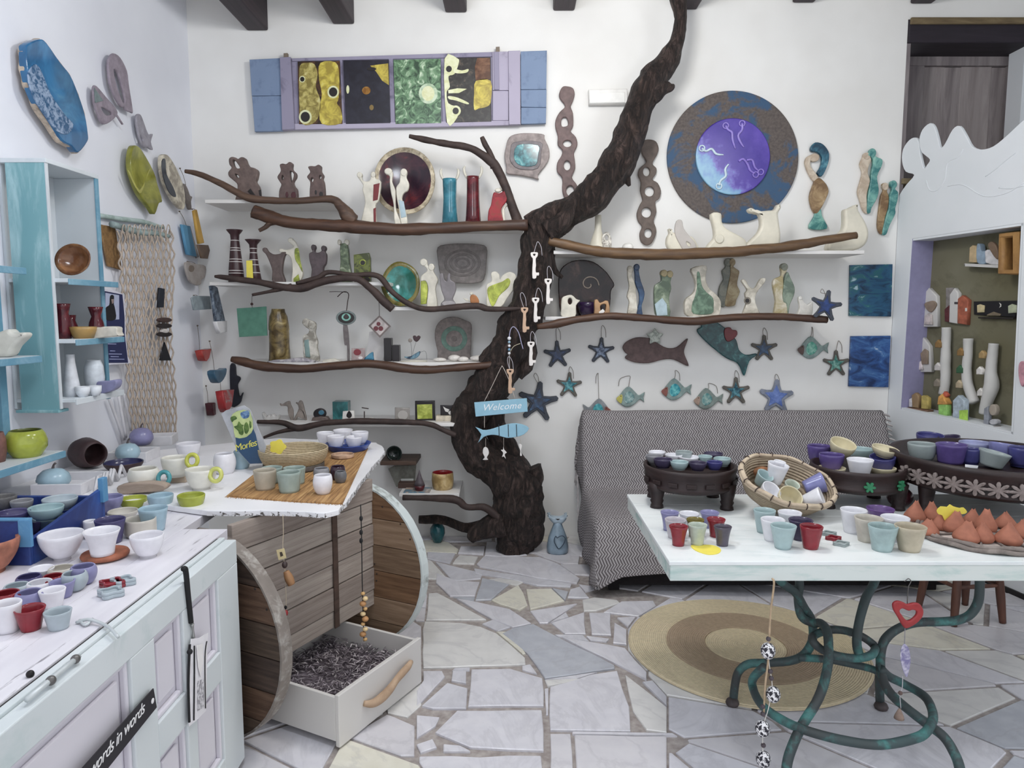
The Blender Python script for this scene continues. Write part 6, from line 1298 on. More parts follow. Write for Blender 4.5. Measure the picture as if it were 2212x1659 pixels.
string('ribbon', [PK.hit(1100, 728, .003), PK.hit(1103, 712, .003), PK.hit(1110, 706, .003), PK.hit(1120, 718, .003), PK.hit(1126, 740, .003), PK.hit(1130, 754, .003)], plain('#a9a6c4', .7), bd, .003)
string('ribbon', [PK.hit(1102, 760, .003), PK.hit(1110, 748, .003), PK.hit(1124, 742, .003)], plain('#c9bca0', .7), bd, .002); string('cord', [PK.hit(1100, 765, .003), PK.hit(1101, 796, .003)], plain('#d8d4d0', .7), bd, .0016)
wl_ = thing('welcome_sign', 'light blue Welcome sign with a hanging blue fish on the trunk', 'sign', PK.hit(1085, 990))
M_wl = plain('#8fc4dc', .5)
slab('board', PK, k2((1330, 1150), (1900, 1105), (1910, 1250), (1345, 1305)), .012, M_wl, wl_, 0, sm=1, bevel=.002)
tc2 = PK.to2(*k2((1625, 1200))[0], .0125)
textmesh('lettering', 'Welcome', .058, plain('#f2f6fa', .6), wl_, PK.mat(tc2, .0126) @ Matrix.Rotation(radians(4), 4, 'Z'), .001, .35, 1.05)
string('string', [PK.hit(*p, .005) for p in k2((1440, 1140), (1530, 960), (1620, 775), (1640, 770), (1690, 870), (1730, 980), (1770, 1110))], plain('#cdbfb4', .8), wl_, .002)
string('string', [PK.hit(*p, .005) for p in k2((1440, 1300), (1440, 1430))], plain('#cdbfb4', .8), wl_, .002)
slab('fish', PK, k3((1045, 285), (1120, 315), (1190, 310), (1270, 285), (1360, 258), (1450, 248), (1530, 265), (1580, 300), (1530, 360), (1450, 385), (1360, 395), (1270, 370), (1200, 365), (1130, 385), (1070, 445), (1105, 360)), .008, M_wl, wl_, sm=2)
for x in (1275, 1368, 1450): slab('slit', PK, k3((x, 262), (x + 8, 262), (x + 12, 385), (x + 4, 385)), .0008, plain('#2c3a44', .8), wl_, .008, sm=1, bevel=.0001)
slab('small_fish', PK, k3((1125, 500), (1148, 485), (1172, 505), (1180, 550), (1160, 590), (1172, 612), (1120, 612), (1138, 588), (1120, 545)), .006, plain('#e9e4e0', .6), wl_); slab('small_star', PK, k3((1325, 480), (1335, 515), (1358, 540), (1338, 560), (1350, 605), (1328, 580), (1310, 585), (1322, 545), (1300, 515), (1320, 512)), .006, plain('#e9e4e0', .6), wl_)
slab('small_fish', PK, k3((1478, 465), (1495, 455), (1510, 475), (1500, 525), (1510, 570), (1490, 570), (1492, 525)), .006, plain('#e9e4e0', .6), wl_)
for x, y0, y1 in ((1148, 400, 490), (1328, 395, 482), (1495, 375, 460)): string('string', [PK.hit(*p, .004) for p in k3((x, y0), (x, y1))], plain('#cdbfb4', .8), wl_, .0012)
# ================================================================== left wall
PL = Plane((XL, 0, 0), (1, 0, 0))
def kc(*p): return K(0, 0, 3.457, p)
def kd(*p): return K(370, 360, 4.369, p)
def ke(*p): return K(0, 320, 2.86, p)
M_fz = clay('#8f838f', .6, .1)
fig('wall_plate', 'large blue rough-edged plate high on the left wall', 'wall plate', [('rough_rim', kc((132, 345), (150, 322), (200, 312), (243, 286), (262, 300), (296, 315), (340, 385), (398, 455), (440, 510), (478, 556), (505, 630), (540, 695), (560, 770), (590, 845), (596, 920), (613, 1000), (603, 1035), (607, 1062), (560, 1120), (528, 1148), (500, 1105), (478, 1098), (440, 1078), (405, 1058), (360, 995), (322, 936), (270, 865), (222, 786), (200, 700), (160, 645), (150, 570), (130, 505), (138, 440), (126, 385)), .03, clay('#b8a692', .7, .2, 40, .4), .03), ('body', kc((145, 330), (240, 293), (290, 320), (390, 460), (470, 560), (530, 700), (580, 850), (605, 1000), (600, 1060), (530, 1140), (480, 1090), (410, 1050), (330, 930), (230, 780), (170, 640), (140, 500), (135, 380)), .035, glz2('#22618f', '#2f7cb0', '#4f93b4', 5, .08), .035), ('crackle', kc((200, 560), (250, 480), (300, 530), (370, 700), (480, 860), (540, 930), (500, 1000), (420, 980), (330, 860), (240, 720)), .006, glz2('#2a5a84', '#8fa6c4', None, 45, .25), .068)], pl=PL)
fig('wall_fish', 'large mauve ceramic fish with a slit, upright on the left wall', 'wall fish', [('body', kc((790, 470), (800, 430), (830, 398), (880, 430), (930, 530), (945, 640), (975, 830), (960, 838), (925, 825), (910, 800), (890, 800), (850, 740), (810, 640), (795, 560)), .015, M_fz, .03, [kc((830, 520), (870, 560), (915, 740), (900, 765), (855, 650))])], pl=PL)
fig('wall_fish', 'mauve ceramic fish with a grey triangle on the left wall', 'wall fish', [('body', kc((680, 670), (690, 637), (720, 660), (770, 720), (840, 800), (860, 850), (830, 890), (780, 925), (745, 920), (710, 840), (685, 760)), .015, M_fz, .03, [kc((735, 800), (800, 830), (818, 855), (770, 858))]), ('triangle', kc((700, 655), (768, 752), (708, 768)), .004, clay('#6f7f80', .5), .045), ('tail', kc((845, 840), (862, 850), (912, 928), (904, 932)), .01, M_fz, .03)], pl=PL)
fig('wall_fish', 'small grey-mauve ceramic fish below the other two fish', 'wall fish', [('x', kc((1000, 880), (1022, 850), (1045, 880), (1090, 1000), (1125, 1000), (1110, 1060), (1125, 1120), (1080, 1100), (1055, 1100), (1020, 1010)), .015, clay('#94909a', .6, .1), .025, [kc((1028, 1005), (1052, 1045), (1040, 1055))])], pl=PL)
fig('leaf_plate', 'olive-lime leaf-shaped plate on the left wall', 'wall plate', [('body', kc((945, 1120), (970, 1085), (1020, 1120), (1110, 1280), (1140, 1380), (1175, 1500), (1150, 1520), (1120, 1600), (1090, 1560), (1010, 1460), (960, 1340), (935, 1230)), .03, glz2('#7a7a1c', '#9a9a2c', '#a8a838', 6, .15), .04), ('rib', kc((955, 1280), (970, 1290), (1040, 1420), (1110, 1275), (1100, 1290), (1052, 1440), (1010, 1400)), .004, glz('#b8b450', .2), .069)], pl=PL)
fig('round_plate', 'cream round plate with a dark crescent beside the leaf plate', 'wall plate', [('body', kc((1175, 1180), (1200, 1152), (1240, 1175), (1300, 1280), (1345, 1400), (1355, 1530), (1330, 1565), (1270, 1500), (1210, 1390), (1180, 1280)), .025, glz2('#9a9080', '#cfc6b0', '#ddd6c4', 14, .5), .04), ('crescent', kc((1205, 1205), (1230, 1190), (1240, 1300), (1290, 1400), (1310, 1470), (1260, 1440), (1215, 1320)), .005, glz('#3a4048', .3), .064)], pl=PL)
def hang(name, label, cat, shapes, top, off=.02):
    r = fig(name, label, cat, shapes + [('clip', [(top[0] - 1.5, top[1]), (top[0] + 1.5, top[1]), (top[0] + 1.5, top[1] + 3), (top[0] - 1.5, top[1] + 3)], .003, M_cord)], pl=PL, off=off)
    u0 = sum(p[0] for p in shapes[0][1]) / len(shapes[0][1]); v0 = min(p[1] for p in shapes[0][1])
    string('cord', [PL.hit(top[0], top[1] + 1, off + .003), PL.hit((top[0] + u0) / 2 + 1, (top[1] + v0) / 2, off + .006), PL.hit(u0, v0 + 3, off + .008)], M_cord, r, .0016)
    return r
hang('driftwood_charm', 'grey driftwood charm hanging beside the round plate', 'charm', [('wood', kd((95, 160), (125, 200), (150, 270), (172, 285), (160, 330), (165, 400), (145, 400), (125, 330), (100, 250)), .02, wood('#5d5550', '#8a807a', (9, 9, 9)))], kd((80, 10))[0])
hang('wooden_boat', 'light blue wooden board charm over a grey board on the left wall', 'charm', [('blue_board', kd((75, 545), (150, 560), (215, 850), (130, 830)), .02, plain('#4f94bc', .6)), ('grey_board', kd((135, 560), (165, 560), (248, 850), (225, 865)), .012, wood('#7a7470', '#a09894', (9, 9, 9)), -.01)], kd((75, 415))[0])
hang('wooden_boat', 'yellow wooden board charm with a brown tag on the left wall', 'charm', [('yellow_board', kd((190, 415), (215, 405), (285, 720), (240, 730)), .02, plain('#c2952c', .6)), ('brown_tag', kd((232, 735), (335, 740), (350, 790), (330, 870), (270, 865)), .012, wood('#4a382c', '#6f5844', (9, 9, 9)), .004)], kd((195, 395))[0], .1)
hang('wooden_boat', 'grey-brown driftwood plaque with a carved circle on the left wall', 'charm', [('plaque', kd((115, 905), (220, 920), (305, 940), (300, 1040), (265, 1070), (260, 1110), (215, 1120), (150, 1070)), .015, wood('#8a7f76', '#a8a09c', (9, 9, 9))), ('carving', kd(*el(188, 962, 26, 32)), .003, wood('#6a5c50', '#85766a', (9, 9, 9)), .0145)], kd((150, 890))[0], .05)
hang('grey_tile', 'plain grey-blue tile hanging low near the room corner', 'wall tile', [('tile', kd((175, 1240), (205, 1218), (350, 1222), (365, 1345), (200, 1355)), .012, clay('#8d9aa0', .6, .08))], kd((210, 1210))[0], .12)
rk = fig('striped_board', 'narrow slate-blue board with a white holder at the room corner', 'wall art', [('board', kd((350, 1125), (380, 1120), (410, 1140), (485, 1460), (400, 1480)), .02, glz2('#3a4454', '#6a7a8c', '#8d98a4', 30, .5)), ('holder', kd((385, 1462), (485, 1455), (485, 1560), (420, 1575)), .03, plain('#e2e0e2', .5))], pl=PL, off=.2)
def pot(label, pts, m, top, off=.03):
    hang('hanging_pot', label, 'hanging pot', [('pot', k8(*pts), .05, m)], k8(top)[0], off)
pot('small bright red pot hanging highest of the four on the left wall', ((275, 725), (375, 705), (352, 800), (330, 832), (305, 825)), glz('#b02c20', .25), (305, 470)); pot('small slate-blue pot hanging on the left wall', ((400, 930), (490, 915), (522, 900), (518, 960), (480, 1030), (432, 1042)), glz('#3a6480', .25), (425, 625), .2)
pot('small maroon pot hanging lowest on the left wall', ((378, 1250), (445, 1235), (430, 1360), (396, 1372)), glz('#5a1c28', .25), (390, 1070)); pot('red and grey pot hanging nearest the room corner', ((480, 1130), (600, 1110), (575, 1280), (530, 1340), (510, 1300)), glz2('#a01c22', '#b02a2c', '#8a8a88', 12, .25), (520, 985), .24)
tag(slab('black_plaque', PW, k8((640, 870), (690, 865), (700, 960), (715, 975), (735, 985), (742, 1010), (715, 1060), (722, 1120), (735, 1180), (768, 1138), (760, 1180), (735, 1250), (655, 1280), (640, 1100)), .02, clay('#20222e', .6), None), 'black-blue torso-shaped plaque in the corner below the long shelf', 'wall art')
# ---- macrame net on a driftwood bar
PN = Plane((XL + .04, 0, 0), (1, 0, 0))
nt = thing('macrame_hanging', 'beige knotted net hanging from a painted driftwood bar', 'wall hanging', PN.hit(315, 940))
tube('bar', [PN.hit(*p, .01) for p in ke((690, 470), (760, 490), (860, 520), (960, 525), (1040, 545))], [.016, .018, .02, .018, .013], worn('#9fb4b4', '#7a8a88', 8, .5, .65, .7), nt, 9, 4, .15)
tube('bar', [PN.hit(*p, -.02) for p in ke((605, 415), (760, 440), (880, 455), (1010, 490))], [.011, .013, .013, .01], worn('#b4c8c4', '#8fa49c', 8, .5, .65, .7), nt, 9, 4, .15)
M_net = clay('#b8a797', .95, .1, 40, .2)
NC_, NR_ = 21, 25
for k in range(NC_):
    pts = []
    for r in range(NR_ + 1):
        f = r / NR_; v = 498 + f * 442
        ul = 252 + f * 30 + (0 if f < .9 else 3); ur = 372 + f * 8 + 4 * sin(f * 9)
        w_ = (ur - ul) / NC_
        u = ul + (k + .5) * w_ + (.42 if (r + k) % 2 else -.42) * w_ + .22 * w_ * sin(k * 5.3 + r * 2.7)
        pts.append(PN.hit(u, v + 2 * sin(k * 2.1), .012 + .006 * ((r + k) % 2)))
    tube('strand', pts, .0052, M_net, nt, 5, 3)
for k in range(9):
    u = 262 + k * 12; string('loop', [PN.hit(u, 520, .02), PN.hit(u + 3, 490, .035), PN.hit(u + 8, 488, .03), PN.hit(u + 12, 515, .025)], M_net, nt, .003)
bm_ = fig('bamboo_mat', 'brown bamboo mat behind the knotted net', 'mat', [('x', ke((605, 470), (700, 488), (742, 755), (655, 728)), .012, wood('#6a4a24', '#9a7440', (40, 40, 3)))], pl=PL, off=.01)
ch = thing('black_charm', 'black wooden charm string hanging on the knotted net', 'charm', PN.hit(350, 780, .04))
slab('block', PN, ke((972, 862), (1005, 868), (998, 985), (965, 985)), .015, plain('#1f2430', .6), ch, .03)
for y, m in ((1062, '#4a3430'), (1098, '#2a2022'), (1132, '#cfc8c4'), (1150, '#2a2022')): slab('bead', PN, ke(*el(1003, y, 42 if m != '#cfc8c4' else 20, 16)), .02, clay(m, .5), ch, .03)
slab('triangle', PN, ke((1008, 1198), (1048, 1312), (980, 1312)), .012, plain('#17181f', .6), ch, .035)
string('cord', [PN.hit(*p, .04) for p in ke((985, 985), (1000, 1060), (1005, 1130), (1010, 1200))], M_cord, ch, .002)
# ---- poster
def kq(*p): return K(210, 600, 8.29, p)
ps = thing('poster', 'curled navy poster showing a person in black beside the teal bookcase', 'poster', PL.hit(252, 790, .05))
PP = Plane((XL + .06, 0, 0), (1, 0, 0))
slab('paper', PP, kq((95, 195), (280, 225), (460, 290), (500, 500), (505, 1000), (540, 1400), (605, 1530), (400, 1545), (200, 1560), (130, 900)), .002, plain('#dcdae6', .6), ps, 0, sm=1, bevel=.0003)
slab('navy_print', PP, kq((115, 235), (450, 300), (488, 700), (490, 1000), (552, 1522), (200, 1525), (140, 900)), .0008, plain('#232a5a', .5), ps, .002, sm=1, bevel=.0001)
slab('light_print', PP, kq((145, 268), (390, 312), (392, 745), (150, 760)), .0008, plain('#b4bcd8', .5), ps, .0028)
slab('person_print', PP, kq((225, 345), (260, 305), (300, 335), (295, 470), (312, 530), (330, 740), (152, 750), (150, 545), (215, 485)), .0008, plain('#17161c', .5), ps, .0036); slab('face_print', PP, kq((252, 385), (295, 380), (290, 450), (265, 470)), .0006, plain('#a08a84', .5), ps, .0044, sm=1)
for y, x0, x1 in ((1185, 190, 340), (1310, 230, 320), (1365, 205, 440), (1412, 240, 385), (1458, 215, 485)): slab('text_line', PP, kq((x0, y - 8), (x1, y - 4), (x1, y + 8), (x0, y + 6)), .0006, plain('#a9b0dc', .5), ps, .0028)
# ---- teal bookcase
Y0, Y1, XFc = 3.00, 3.34, -1.90
M_tc = worn('#7cb2ba', '#a8d0d6', 4, .5, .66, .5, (3, 3, .5), '#6ea8b2'); M_tb2 = worn('#6aa0b8', '#8fb8cc', 5, .5, .7, .5, (1, 1, 1), '#5a94b0'); M_bw = worn('#d6dde2', '#bccad2', 4, .6, .8, .6)
bk = thing('bookcase', 'teal wall bookcase with blue-edged shelves beside the net', 'bookcase', (-2.0, 3.17, 1.14))
box('side', (XL + .04, Y0 - .012, 1.135), (XFc, Y0, 2.165), M_tc, bk, .002); box('side', (XL + .01, Y1, 1.14), (XFc, Y1 + .014, 2.15), M_bw, bk, .002)
box('top', (XL + .01, Y0 - .015, 2.15), (XFc + .01, Y1 + .02, 2.168), M_bw, bk, .002); box('back', (XL + .002, Y0, 1.14), (XL + .014, Y1, 2.15), M_bw, bk, 0)
box('bottom_cap', (XL + .02, Y0 - .02, 1.125), (XFc, Y0 + .05, 1.137), M_tc, bk, .002); box('face_strip', (XFc, Y1 - .005, 1.14), (XFc + .008, Y1 + .02, 2.15), M_tb2, bk, .001); box('face_strip', (XFc, Y0 - .012, 1.14), (XFc + .006, Y0 + .004, 2.15), M_bw, bk, .001)
ZSH = (1.685, 1.432, 1.182)
for z, xo in zip(ZSH, (.06, .075, .06)):
    b1 = box('shelf', (XL + .014, Y0, z - .016), (XFc + xo, Y1 + .03, z), M_bw, bk, .002)
    box('shelf_edge', (XFc + xo, Y0, z - .026), (XFc + xo + .008, Y1 + .03, z - .001), M_tb2 if z > 1.3 else M_bw, b1, .002)
dish('bowl', 'brown wooden-look glazed dish standing on the top teal shelf', 'dish', 172, 549, 38, 35, 3.19, glz2('#6a4024', '#9a6a3c', '#c4946a', 8, .2), glz2('#7a4a28', '#a8744a', '#d8b48c', 7, .15), 14, .02, .8, .05).location.z = ZSH[0] + .074
def onb(name, label, cat, u, lst, Y, m, z, inner=None):
    o = vase(name, label, cat, u, lst, Y, m, inner=inner); o.location.z = z; return o
M_jr = glz2('#4a1420', '#6a2028', '#a85a3c', 12, .15); M_jt = clay('#a85c3c', .6)
for lb_, u, lst, y in (('terracotta jug with a dark red glazed top, left on the middle shelf', 137, [(647, 17), (655, 15), (668, 12), (680, 16), (705, 17), (722, 15)], 3.10), ('dark red jug behind the terracotta one', 152, [(652, 12), (664, 10), (678, 15), (700, 15)], 3.25)): onb('jug', lb_, 'jug', u, lst, y, M_jr, ZSH[1])
onb('jug', 'dark red flared jug, right on the middle teal shelf', 'jug', 209, [(647, 15), (655, 13), (668, 9), (680, 14), (700, 17), (712, 14)], 3.28, M_jr, ZSH[1])
onb('ochre_bowl', 'ochre straight-sided bowl on the middle teal shelf', 'bowl', 180, [(693, 27), (700, 26), (718, 19)], 3.13, glz('#b08a44', .35), ZSH[1])
tag(slab('egg_tray', back(3.20), K(210, 600, 8.29, ((0, 780), (120, 775), (230, 755), (440, 765), (455, 850), (480, 900), (460, 925), (200, 950), (0, 960))), .05, clay('#d3cdbf', .6, .08), None), 'cream moulded tray of eggs on the middle teal shelf', 'tray').location.z = ZSH[1]
onb('bottle', 'white bottle vase on the lowest teal shelf', 'vase', 156, [(760, 9), (775, 9), (800, 12), (830, 16), (850, 16)], 3.10, glz('#dfe2e8', .3), ZSH[2]); onb('white_jug', 'white wide jug behind the white bottle', 'jug', 205, [(762, 13), (775, 18), (800, 20), (832, 16)], 3.24, glz('#d3dae2', .3), ZSH[2])
onb('small_bowl', 'little white bowl on the lowest teal shelf, left one', 'bowl', 179, [(829, 15), (840, 14), (851, 9)], 3.08, glz('#dfe4ea', .3), ZSH[2]); onb('small_bowl', 'little white bowl on the lowest teal shelf, right one', 'bowl', 206, [(824, 13), (836, 12), (845, 8)], 3.13, glz('#dfe4ea', .3), ZSH[2])
tag(slab('lilac_dish', back(3.26), ke((625, 1420), (690, 1412), (752, 1405), (748, 1450), (700, 1480), (628, 1485)), .05, glz('#8f8fb8', .3), None), 'lilac low dish at the end of the lowest teal shelf', 'dish').location.z = ZSH[2]
# ---- nearer blue wall shelf unit
bs = thing('wall_shelf_unit', 'blue and white wall shelf unit at the left edge of the picture', 'shelf unit', (-2.0, 2.6, .94))
box('back_panel', (XL + .002, 2.2, .95), (XL + .014, 2.86, 2.2), plain('#a8a8a2', .8), bs, 0)
box('upright', (XL + .01, 2.86, .95), (XL + .05, 2.90, 2.08), M_tb2, bs, .002)
ZS2 = (1.725, 1.37, .972)
for z, x1, y1 in zip(ZS2, (-1.97, -1.93, -1.87), (2.93, 2.93, 2.95)):
    b1 = box('shelf', (XL + .014, 2.2, z - .02), (x1, y1, z), M_bw, bs, .002); box('shelf_edge', (x1, 2.2, z - .028), (x1 + .009, y1, z - .001), M_tb2, b1, .002)
tag(slab('dove', back(2.86), ke((0, 1165), (60, 1138), (110, 1125), (140, 1148), (200, 1145), (207, 1172), (150, 1230), (110, 1290), (0, 1295), (-70, 1290), (-60, 1200)), .06, glz('#d8d6cc', .5, .06), None), 'white ceramic dove on the middle blue shelf at the left edge', 'figurine').location.z = ZS2[1]
onb('lime_pot', 'bright lime round pot on the lowest blue shelf', 'pot', 59, [(929, 30), (938, 36), (952, 40), (966, 39), (980, 30), (986, 26)], 2.83, glz('#aab428', .15), ZS2[2], glz('#5f6818', .3))
onb('brown_pot', 'brown clay pot cut off by the left edge of the picture', 'pot', -12, [(938, 20), (955, 24), (980, 24), (1002, 20)], 2.72, clay('#7a5048', .6), ZS2[2])
# white canes below the bookcase
for i, (a, b_) in enumerate((((236, 862), (268, 950)), ((256, 856), (272, 945)), ((268, 850), (284, 930)))):
    tag(tube('white_cane', [PL.hit(*a, .03), PL.hit((a[0] + b_[0]) / 2, (a[1] + b_[1]) / 2, .032), PL.hit(*b_, .03)], .008, plain('#dcdade', .6), None, 7, 3), ('white cane below the bookcase, leftmost of three', 'white cane below the bookcase, middle of three', 'white cane below the bookcase, nearest the net')[i], 'cane', 'white canes on the left wall')
# ================================================================== pottery on the counter and the white board
W_ = glz('#e6e4ea', .25, .05); WC = glz('#e0ddd2', .3, .05); LB = glz('#9dbccb', .25, .08); LIM = glz('#a3ac22', .2, .1); LIL = glz('#8a88b4', .25, .1); PUR = glz('#4a4472', .2, .1); BEI = glz('#c4beb2', .35, .06); RED = glz('#8f1a2a', .18, .1); GRB = glz('#a9b6be', .25, .06); AQ = glz('#93b0b4', .25, .08); GRY = glz('#8d8d92', .3, .08)
Z8 = ZK
cup('bowl', 'large white flaring bowl in front of the blue crate', 'bowl', (135, 1141, 1213, 88, 34), Z8, W_, 'bowl')
gco = G(228, 1204, Z8); rco = 48 * depth(gco) / F; co = lathe('coaster', [(rco * .8, 0), (rco * .97, .005), (rco, .011), (rco * .95, .017), (rco * .8, .02), (.001, .02)], clay('#9a5636', .6), Matrix.Translation(gco), None, 30, .03); tag(co, 'round terracotta coaster under a white cup on the counter', 'coaster')
cup('cup', 'white flared cup standing on the terracotta coaster', 'cup', (222, 1136, 1203, 73, 46), Z8 + .02, W_, 'flare'); cup('bowl', 'white footed bowl at the counter edge', 'bowl', (320, 1146, 1207, 68, 36), Z8, W_, 'bowl')
cup('cup', 'beige straight cup behind the white footed bowl', 'cup', (304, 1112, 1163, 64, 54), Z8, BEI, 'cyl'); cup('cup', 'tall light blue tapered cup behind the beige cup', 'cup', (333, 1090, 1150, 60, 42), Z8, LB, 'taper')
cup('bowl', 'shallow grey-beige bowl behind the dark purple cup', 'bowl', (266, 1096, 1126, 60, 40), Z8, BEI, 'bowl'); cup('cup', 'dark purple tapered cup behind the coaster', 'cup', (240, 1114, 1176, 61, 42), Z8, PUR, 'taper')
cup('bowl', 'lilac footed bowl behind the dark purple cup', 'bowl', (237, 1066, 1112, 56, 22), Z8, LIL, 'bowl'); cup('bowl', 'wide lime bowl between lilac and light blue bowls', 'bowl', (289, 1069, 1100, 55, 40), Z8, LIM, 'bowl'); cup('bowl', 'light blue bowl right of the wide lime bowl', 'bowl', (348, 1063, 1103, 52, 34), Z8, LB, 'bowl')
cup('bowl', 'lime footed bowl at the far corner of the counter', 'bowl', (414, 1062, 1105, 57, 33), Z8, LIM, 'bowl'); cup('cup', 'small white cup half hidden behind the large white bowl', 'cup', (196, 1122, 1165, 26, 20), Z8, W_, 'cyl')
# on the white board
def hcup(label, bx, m, hm, hu, hv, style='bowl', z=ZB):
    g = G(bx[0], bx[2], z); r = thing('mug', label, 'mug', g)
    o = cup('body', None, None, bx, z, m, style, parent=r); s = depth(g) / F
    c = P(hu, hv, g.y)
    tube('handle', [c + Vector((cos(a) * .023, sin(a) * .006, sin(a) * .025)) for a in [2 * pi * i / 10 for i in range(10)]], .009, hm, r, 8, 2, closed=True)
TEA = glz('#3f98a0', .2)
blk = tag(box('wood_block', (G(370, 1040, ZB).x, G(390, 1043, ZB).y, ZB), (G(406, 1040, ZB).x, G(390, 1043, ZB).y + .09, ZB + .03), wood('#a8907a', '#c4b09a', (5, 20, 20)), b=.003), 'small wooden block raising a white mug on the board', 'block')
hcup('white mug with a lime ring handle on the wooden block', (380, 982, 1032, 56, 40), WC, glz('#c2c42c', .2), 415, 995, 'bowl', ZB + .03); hcup('white mug with a turquoise ring handle', (312, 1006, 1060, 56, 36), WC, TEA, 354, 1033, 'round')
hcup('wide white mug with a pale lime handle near the straw mat', (435, 1006, 1060, 64, 38), WC, glz('#c9cc5c', .25), 466, 1026, 'bowl')
cup('bowl', 'white bowl with a dark handle at the back of the board', 'bowl', (408, 953, 990, 50, 34), ZB, W_, 'bowl'); cup('mug', 'rounded white beaker at the back of the board', 'mug', (486, 976, 1025, 38, 34), ZB, W_, 'round'); cup('mug', 'rounded light blue beaker behind the white one', 'mug', (522, 971, 1014, 30, 28), ZB, LB, 'round')
bp = G(318, 1062, ZB); tag(slab('driftwood_slice', back(bp.y), K(0, 880, 3.568, ((950, 640), (1000, 615), (1200, 600), (1310, 620), (1300, 660), (1100, 680), (980, 690))), .05, wood('#8a7668', '#b09c8a', (5, 20, 20)), None, sm=2), 'flat driftwood slice under the turquoise-handled mug', 'driftwood').location.z = ZB
# straw mat, cups, basket
q = [tuple(G(u, v, ZB).xy) for u, v in ((490, 1073), (525, 1045), (562, 1016), (640, 990), (720, 966), (795, 970), (770, 1025), (740, 1090), (650, 1086), (570, 1080))]
c0 = (sum(a for a, b in q) / len(q), sum(b for a, b in q) / len(q))
t = NT('straw'); c_ = t.co(scale=(60, 3, 3), rot=(0, 0, -.25)); nz = t.noise(c_, 1.5, 4, .6); t.bump(nz, .8, .006); M_straw = t.done(t.ramp(nz, [(.3, '#7a5226'), (.55, '#b08246'), (.75, '#cfa868')]), .8)
mt = flat('straw_mat', [[(a - c0[0], b - c0[1]) for a, b in q]], .006, M_straw, None, Matrix.Translation((c0[0], c0[1], ZB)), .001, 1); tag(mt, 'golden straw mat spread on the white board', 'mat')
fr_ = random.Random(4); fv = []; ff = []
E0, E1 = Vector((*q[0], ZB + .003)), Vector((*q[7], ZB + .003))
for i in range(70):
    a = E0.lerp(E1, i / 69); d = Vector((fr_.uniform(-.004, .004), -fr_.uniform(.012, .022), -.002)); b_ = len(fv); w2_ = Vector((.0012, 0, 0)); h2_ = Vector((0, 0, .002))
    fv += [a - w2_, a + w2_, a + h2_, a + d - w2_, a + d + w2_, a + d + h2_]; ff += [(b_, b_ + 1, b_ + 4, b_ + 3), (b_ + 1, b_ + 2, b_ + 5, b_ + 4), (b_ + 2, b_, b_ + 3, b_ + 5), (b_ + 3, b_ + 4, b_ + 5)]
fg = meshobj('straw_fringe', fv, ff, M_straw, mt); fg['kind'] = 'stuff'
ZM = ZB + .006
M_cg = glz('#9aaaa2', .35, .1); M_cb = glz('#b5ab98', .4, .08)
cup('cup', 'beige dimpled cup at the front of the straw mat', 'cup', (573, 1010, 1060, 48, 40), ZM, M_cb, 'taper', wob=.06); cup('cup', 'grey-green dimpled cup at the front of the straw mat', 'cup', (625, 1014, 1066, 49, 42), ZM, M_cg, 'taper', wob=.06)
cup('cup', 'grey-green dimpled cup behind the front pair, right one', 'cup', (637, 1005, 1048, 46, 40), ZM, M_cg, 'taper', wob=.06); cup('cup', 'grey-green dimpled cup behind the beige one', 'cup', (588, 1005, 1046, 44, 38), ZM, M_cg, 'taper', wob=.06)
cup('small_pot', 'small white lumpy pot on the straw mat', 'pot', (698, 1022, 1069, 36, 26), ZM, W_, 'round', wob=.08); cup('small_pot', 'small grey stone pot behind the lumpy white one', 'pot', (695, 1008, 1040, 30, 24), ZM, GRY, 'round', wob=.08)
cup('small_pot', 'dark purple glossy pot on the straw mat', 'pot', (730, 1004, 1038, 28, 22), ZM, glz('#3a2434', .12), 'round', wob=.1); cup('small_pot', 'grey glossy pot beside the dark purple one', 'pot', (736, 1016, 1044, 22, 18), ZM, glz('#6a6a6e', .12), 'round', wob=.1)
tag(cup('stone_coaster', None, None, (740, 976, 992, 48, 40), ZM, clay('#b59478', .6), 'cyl'), 'round brown stone coaster behind the pots on the mat', 'coaster')
t = NT('basket_weave'); tc = t.t.nodes.new('ShaderNodeTexCoord'); sep = t.t.nodes.new('ShaderNodeSeparateXYZ'); t.link(tc.outputs['Object'], sep.inputs[0]); wv = t.math('ABSOLUTE', t.math('SINE', t.math('MULTIPLY', sep.outputs[2], 420.0))); nz = t.noise(tc.outputs['Object'], 70, 3); t.bump(t.math('ADD', wv, nz), .8, .005)
M_bas = t.done(t.mix(t.math('MULTIPLY', wv, .6), t.ramp(nz, [(.3, '#9a8460'), (.7, '#c4ae86')]), '#d8c8a4'), .85)
bsk = thing('coiled_basket', 'oval coiled straw basket with a dark base on the mat', 'basket', G(635, 1020, ZM))
cup('wall', None, None, (635, 953, 1016, 146, 118), ZM + .012, M_bas, 'bowl', parent=bsk, wl=.006, seg=36, wob=.015); cup('dark_base', None, None, (635, 986, 1022, 128, 120), ZM, clay('#5a5450', .9), 'cyl', parent=bsk, seg=36)
def ytag(label, u, v, w_, h_, pl, off=0, lean=0):
    pts = [(u + w_ / 2 * (1 + .13 * cos(5 * a)) * cos(a), v + h_ / 2 * (1 + .13 * cos(5 * a)) * sin(a)) for a in [2 * pi * i / 20 for i in range(20)]]
    return tag(slab('price_tag', pl, pts, .002, M_ylw, None, off, sm=2, bevel=.0003), label, 'price tag')
ytag('yellow flower-shaped tag leaning on the coiled basket', 600, 965, 34, 30, back(G(635, 1000, ZM).y - .12))
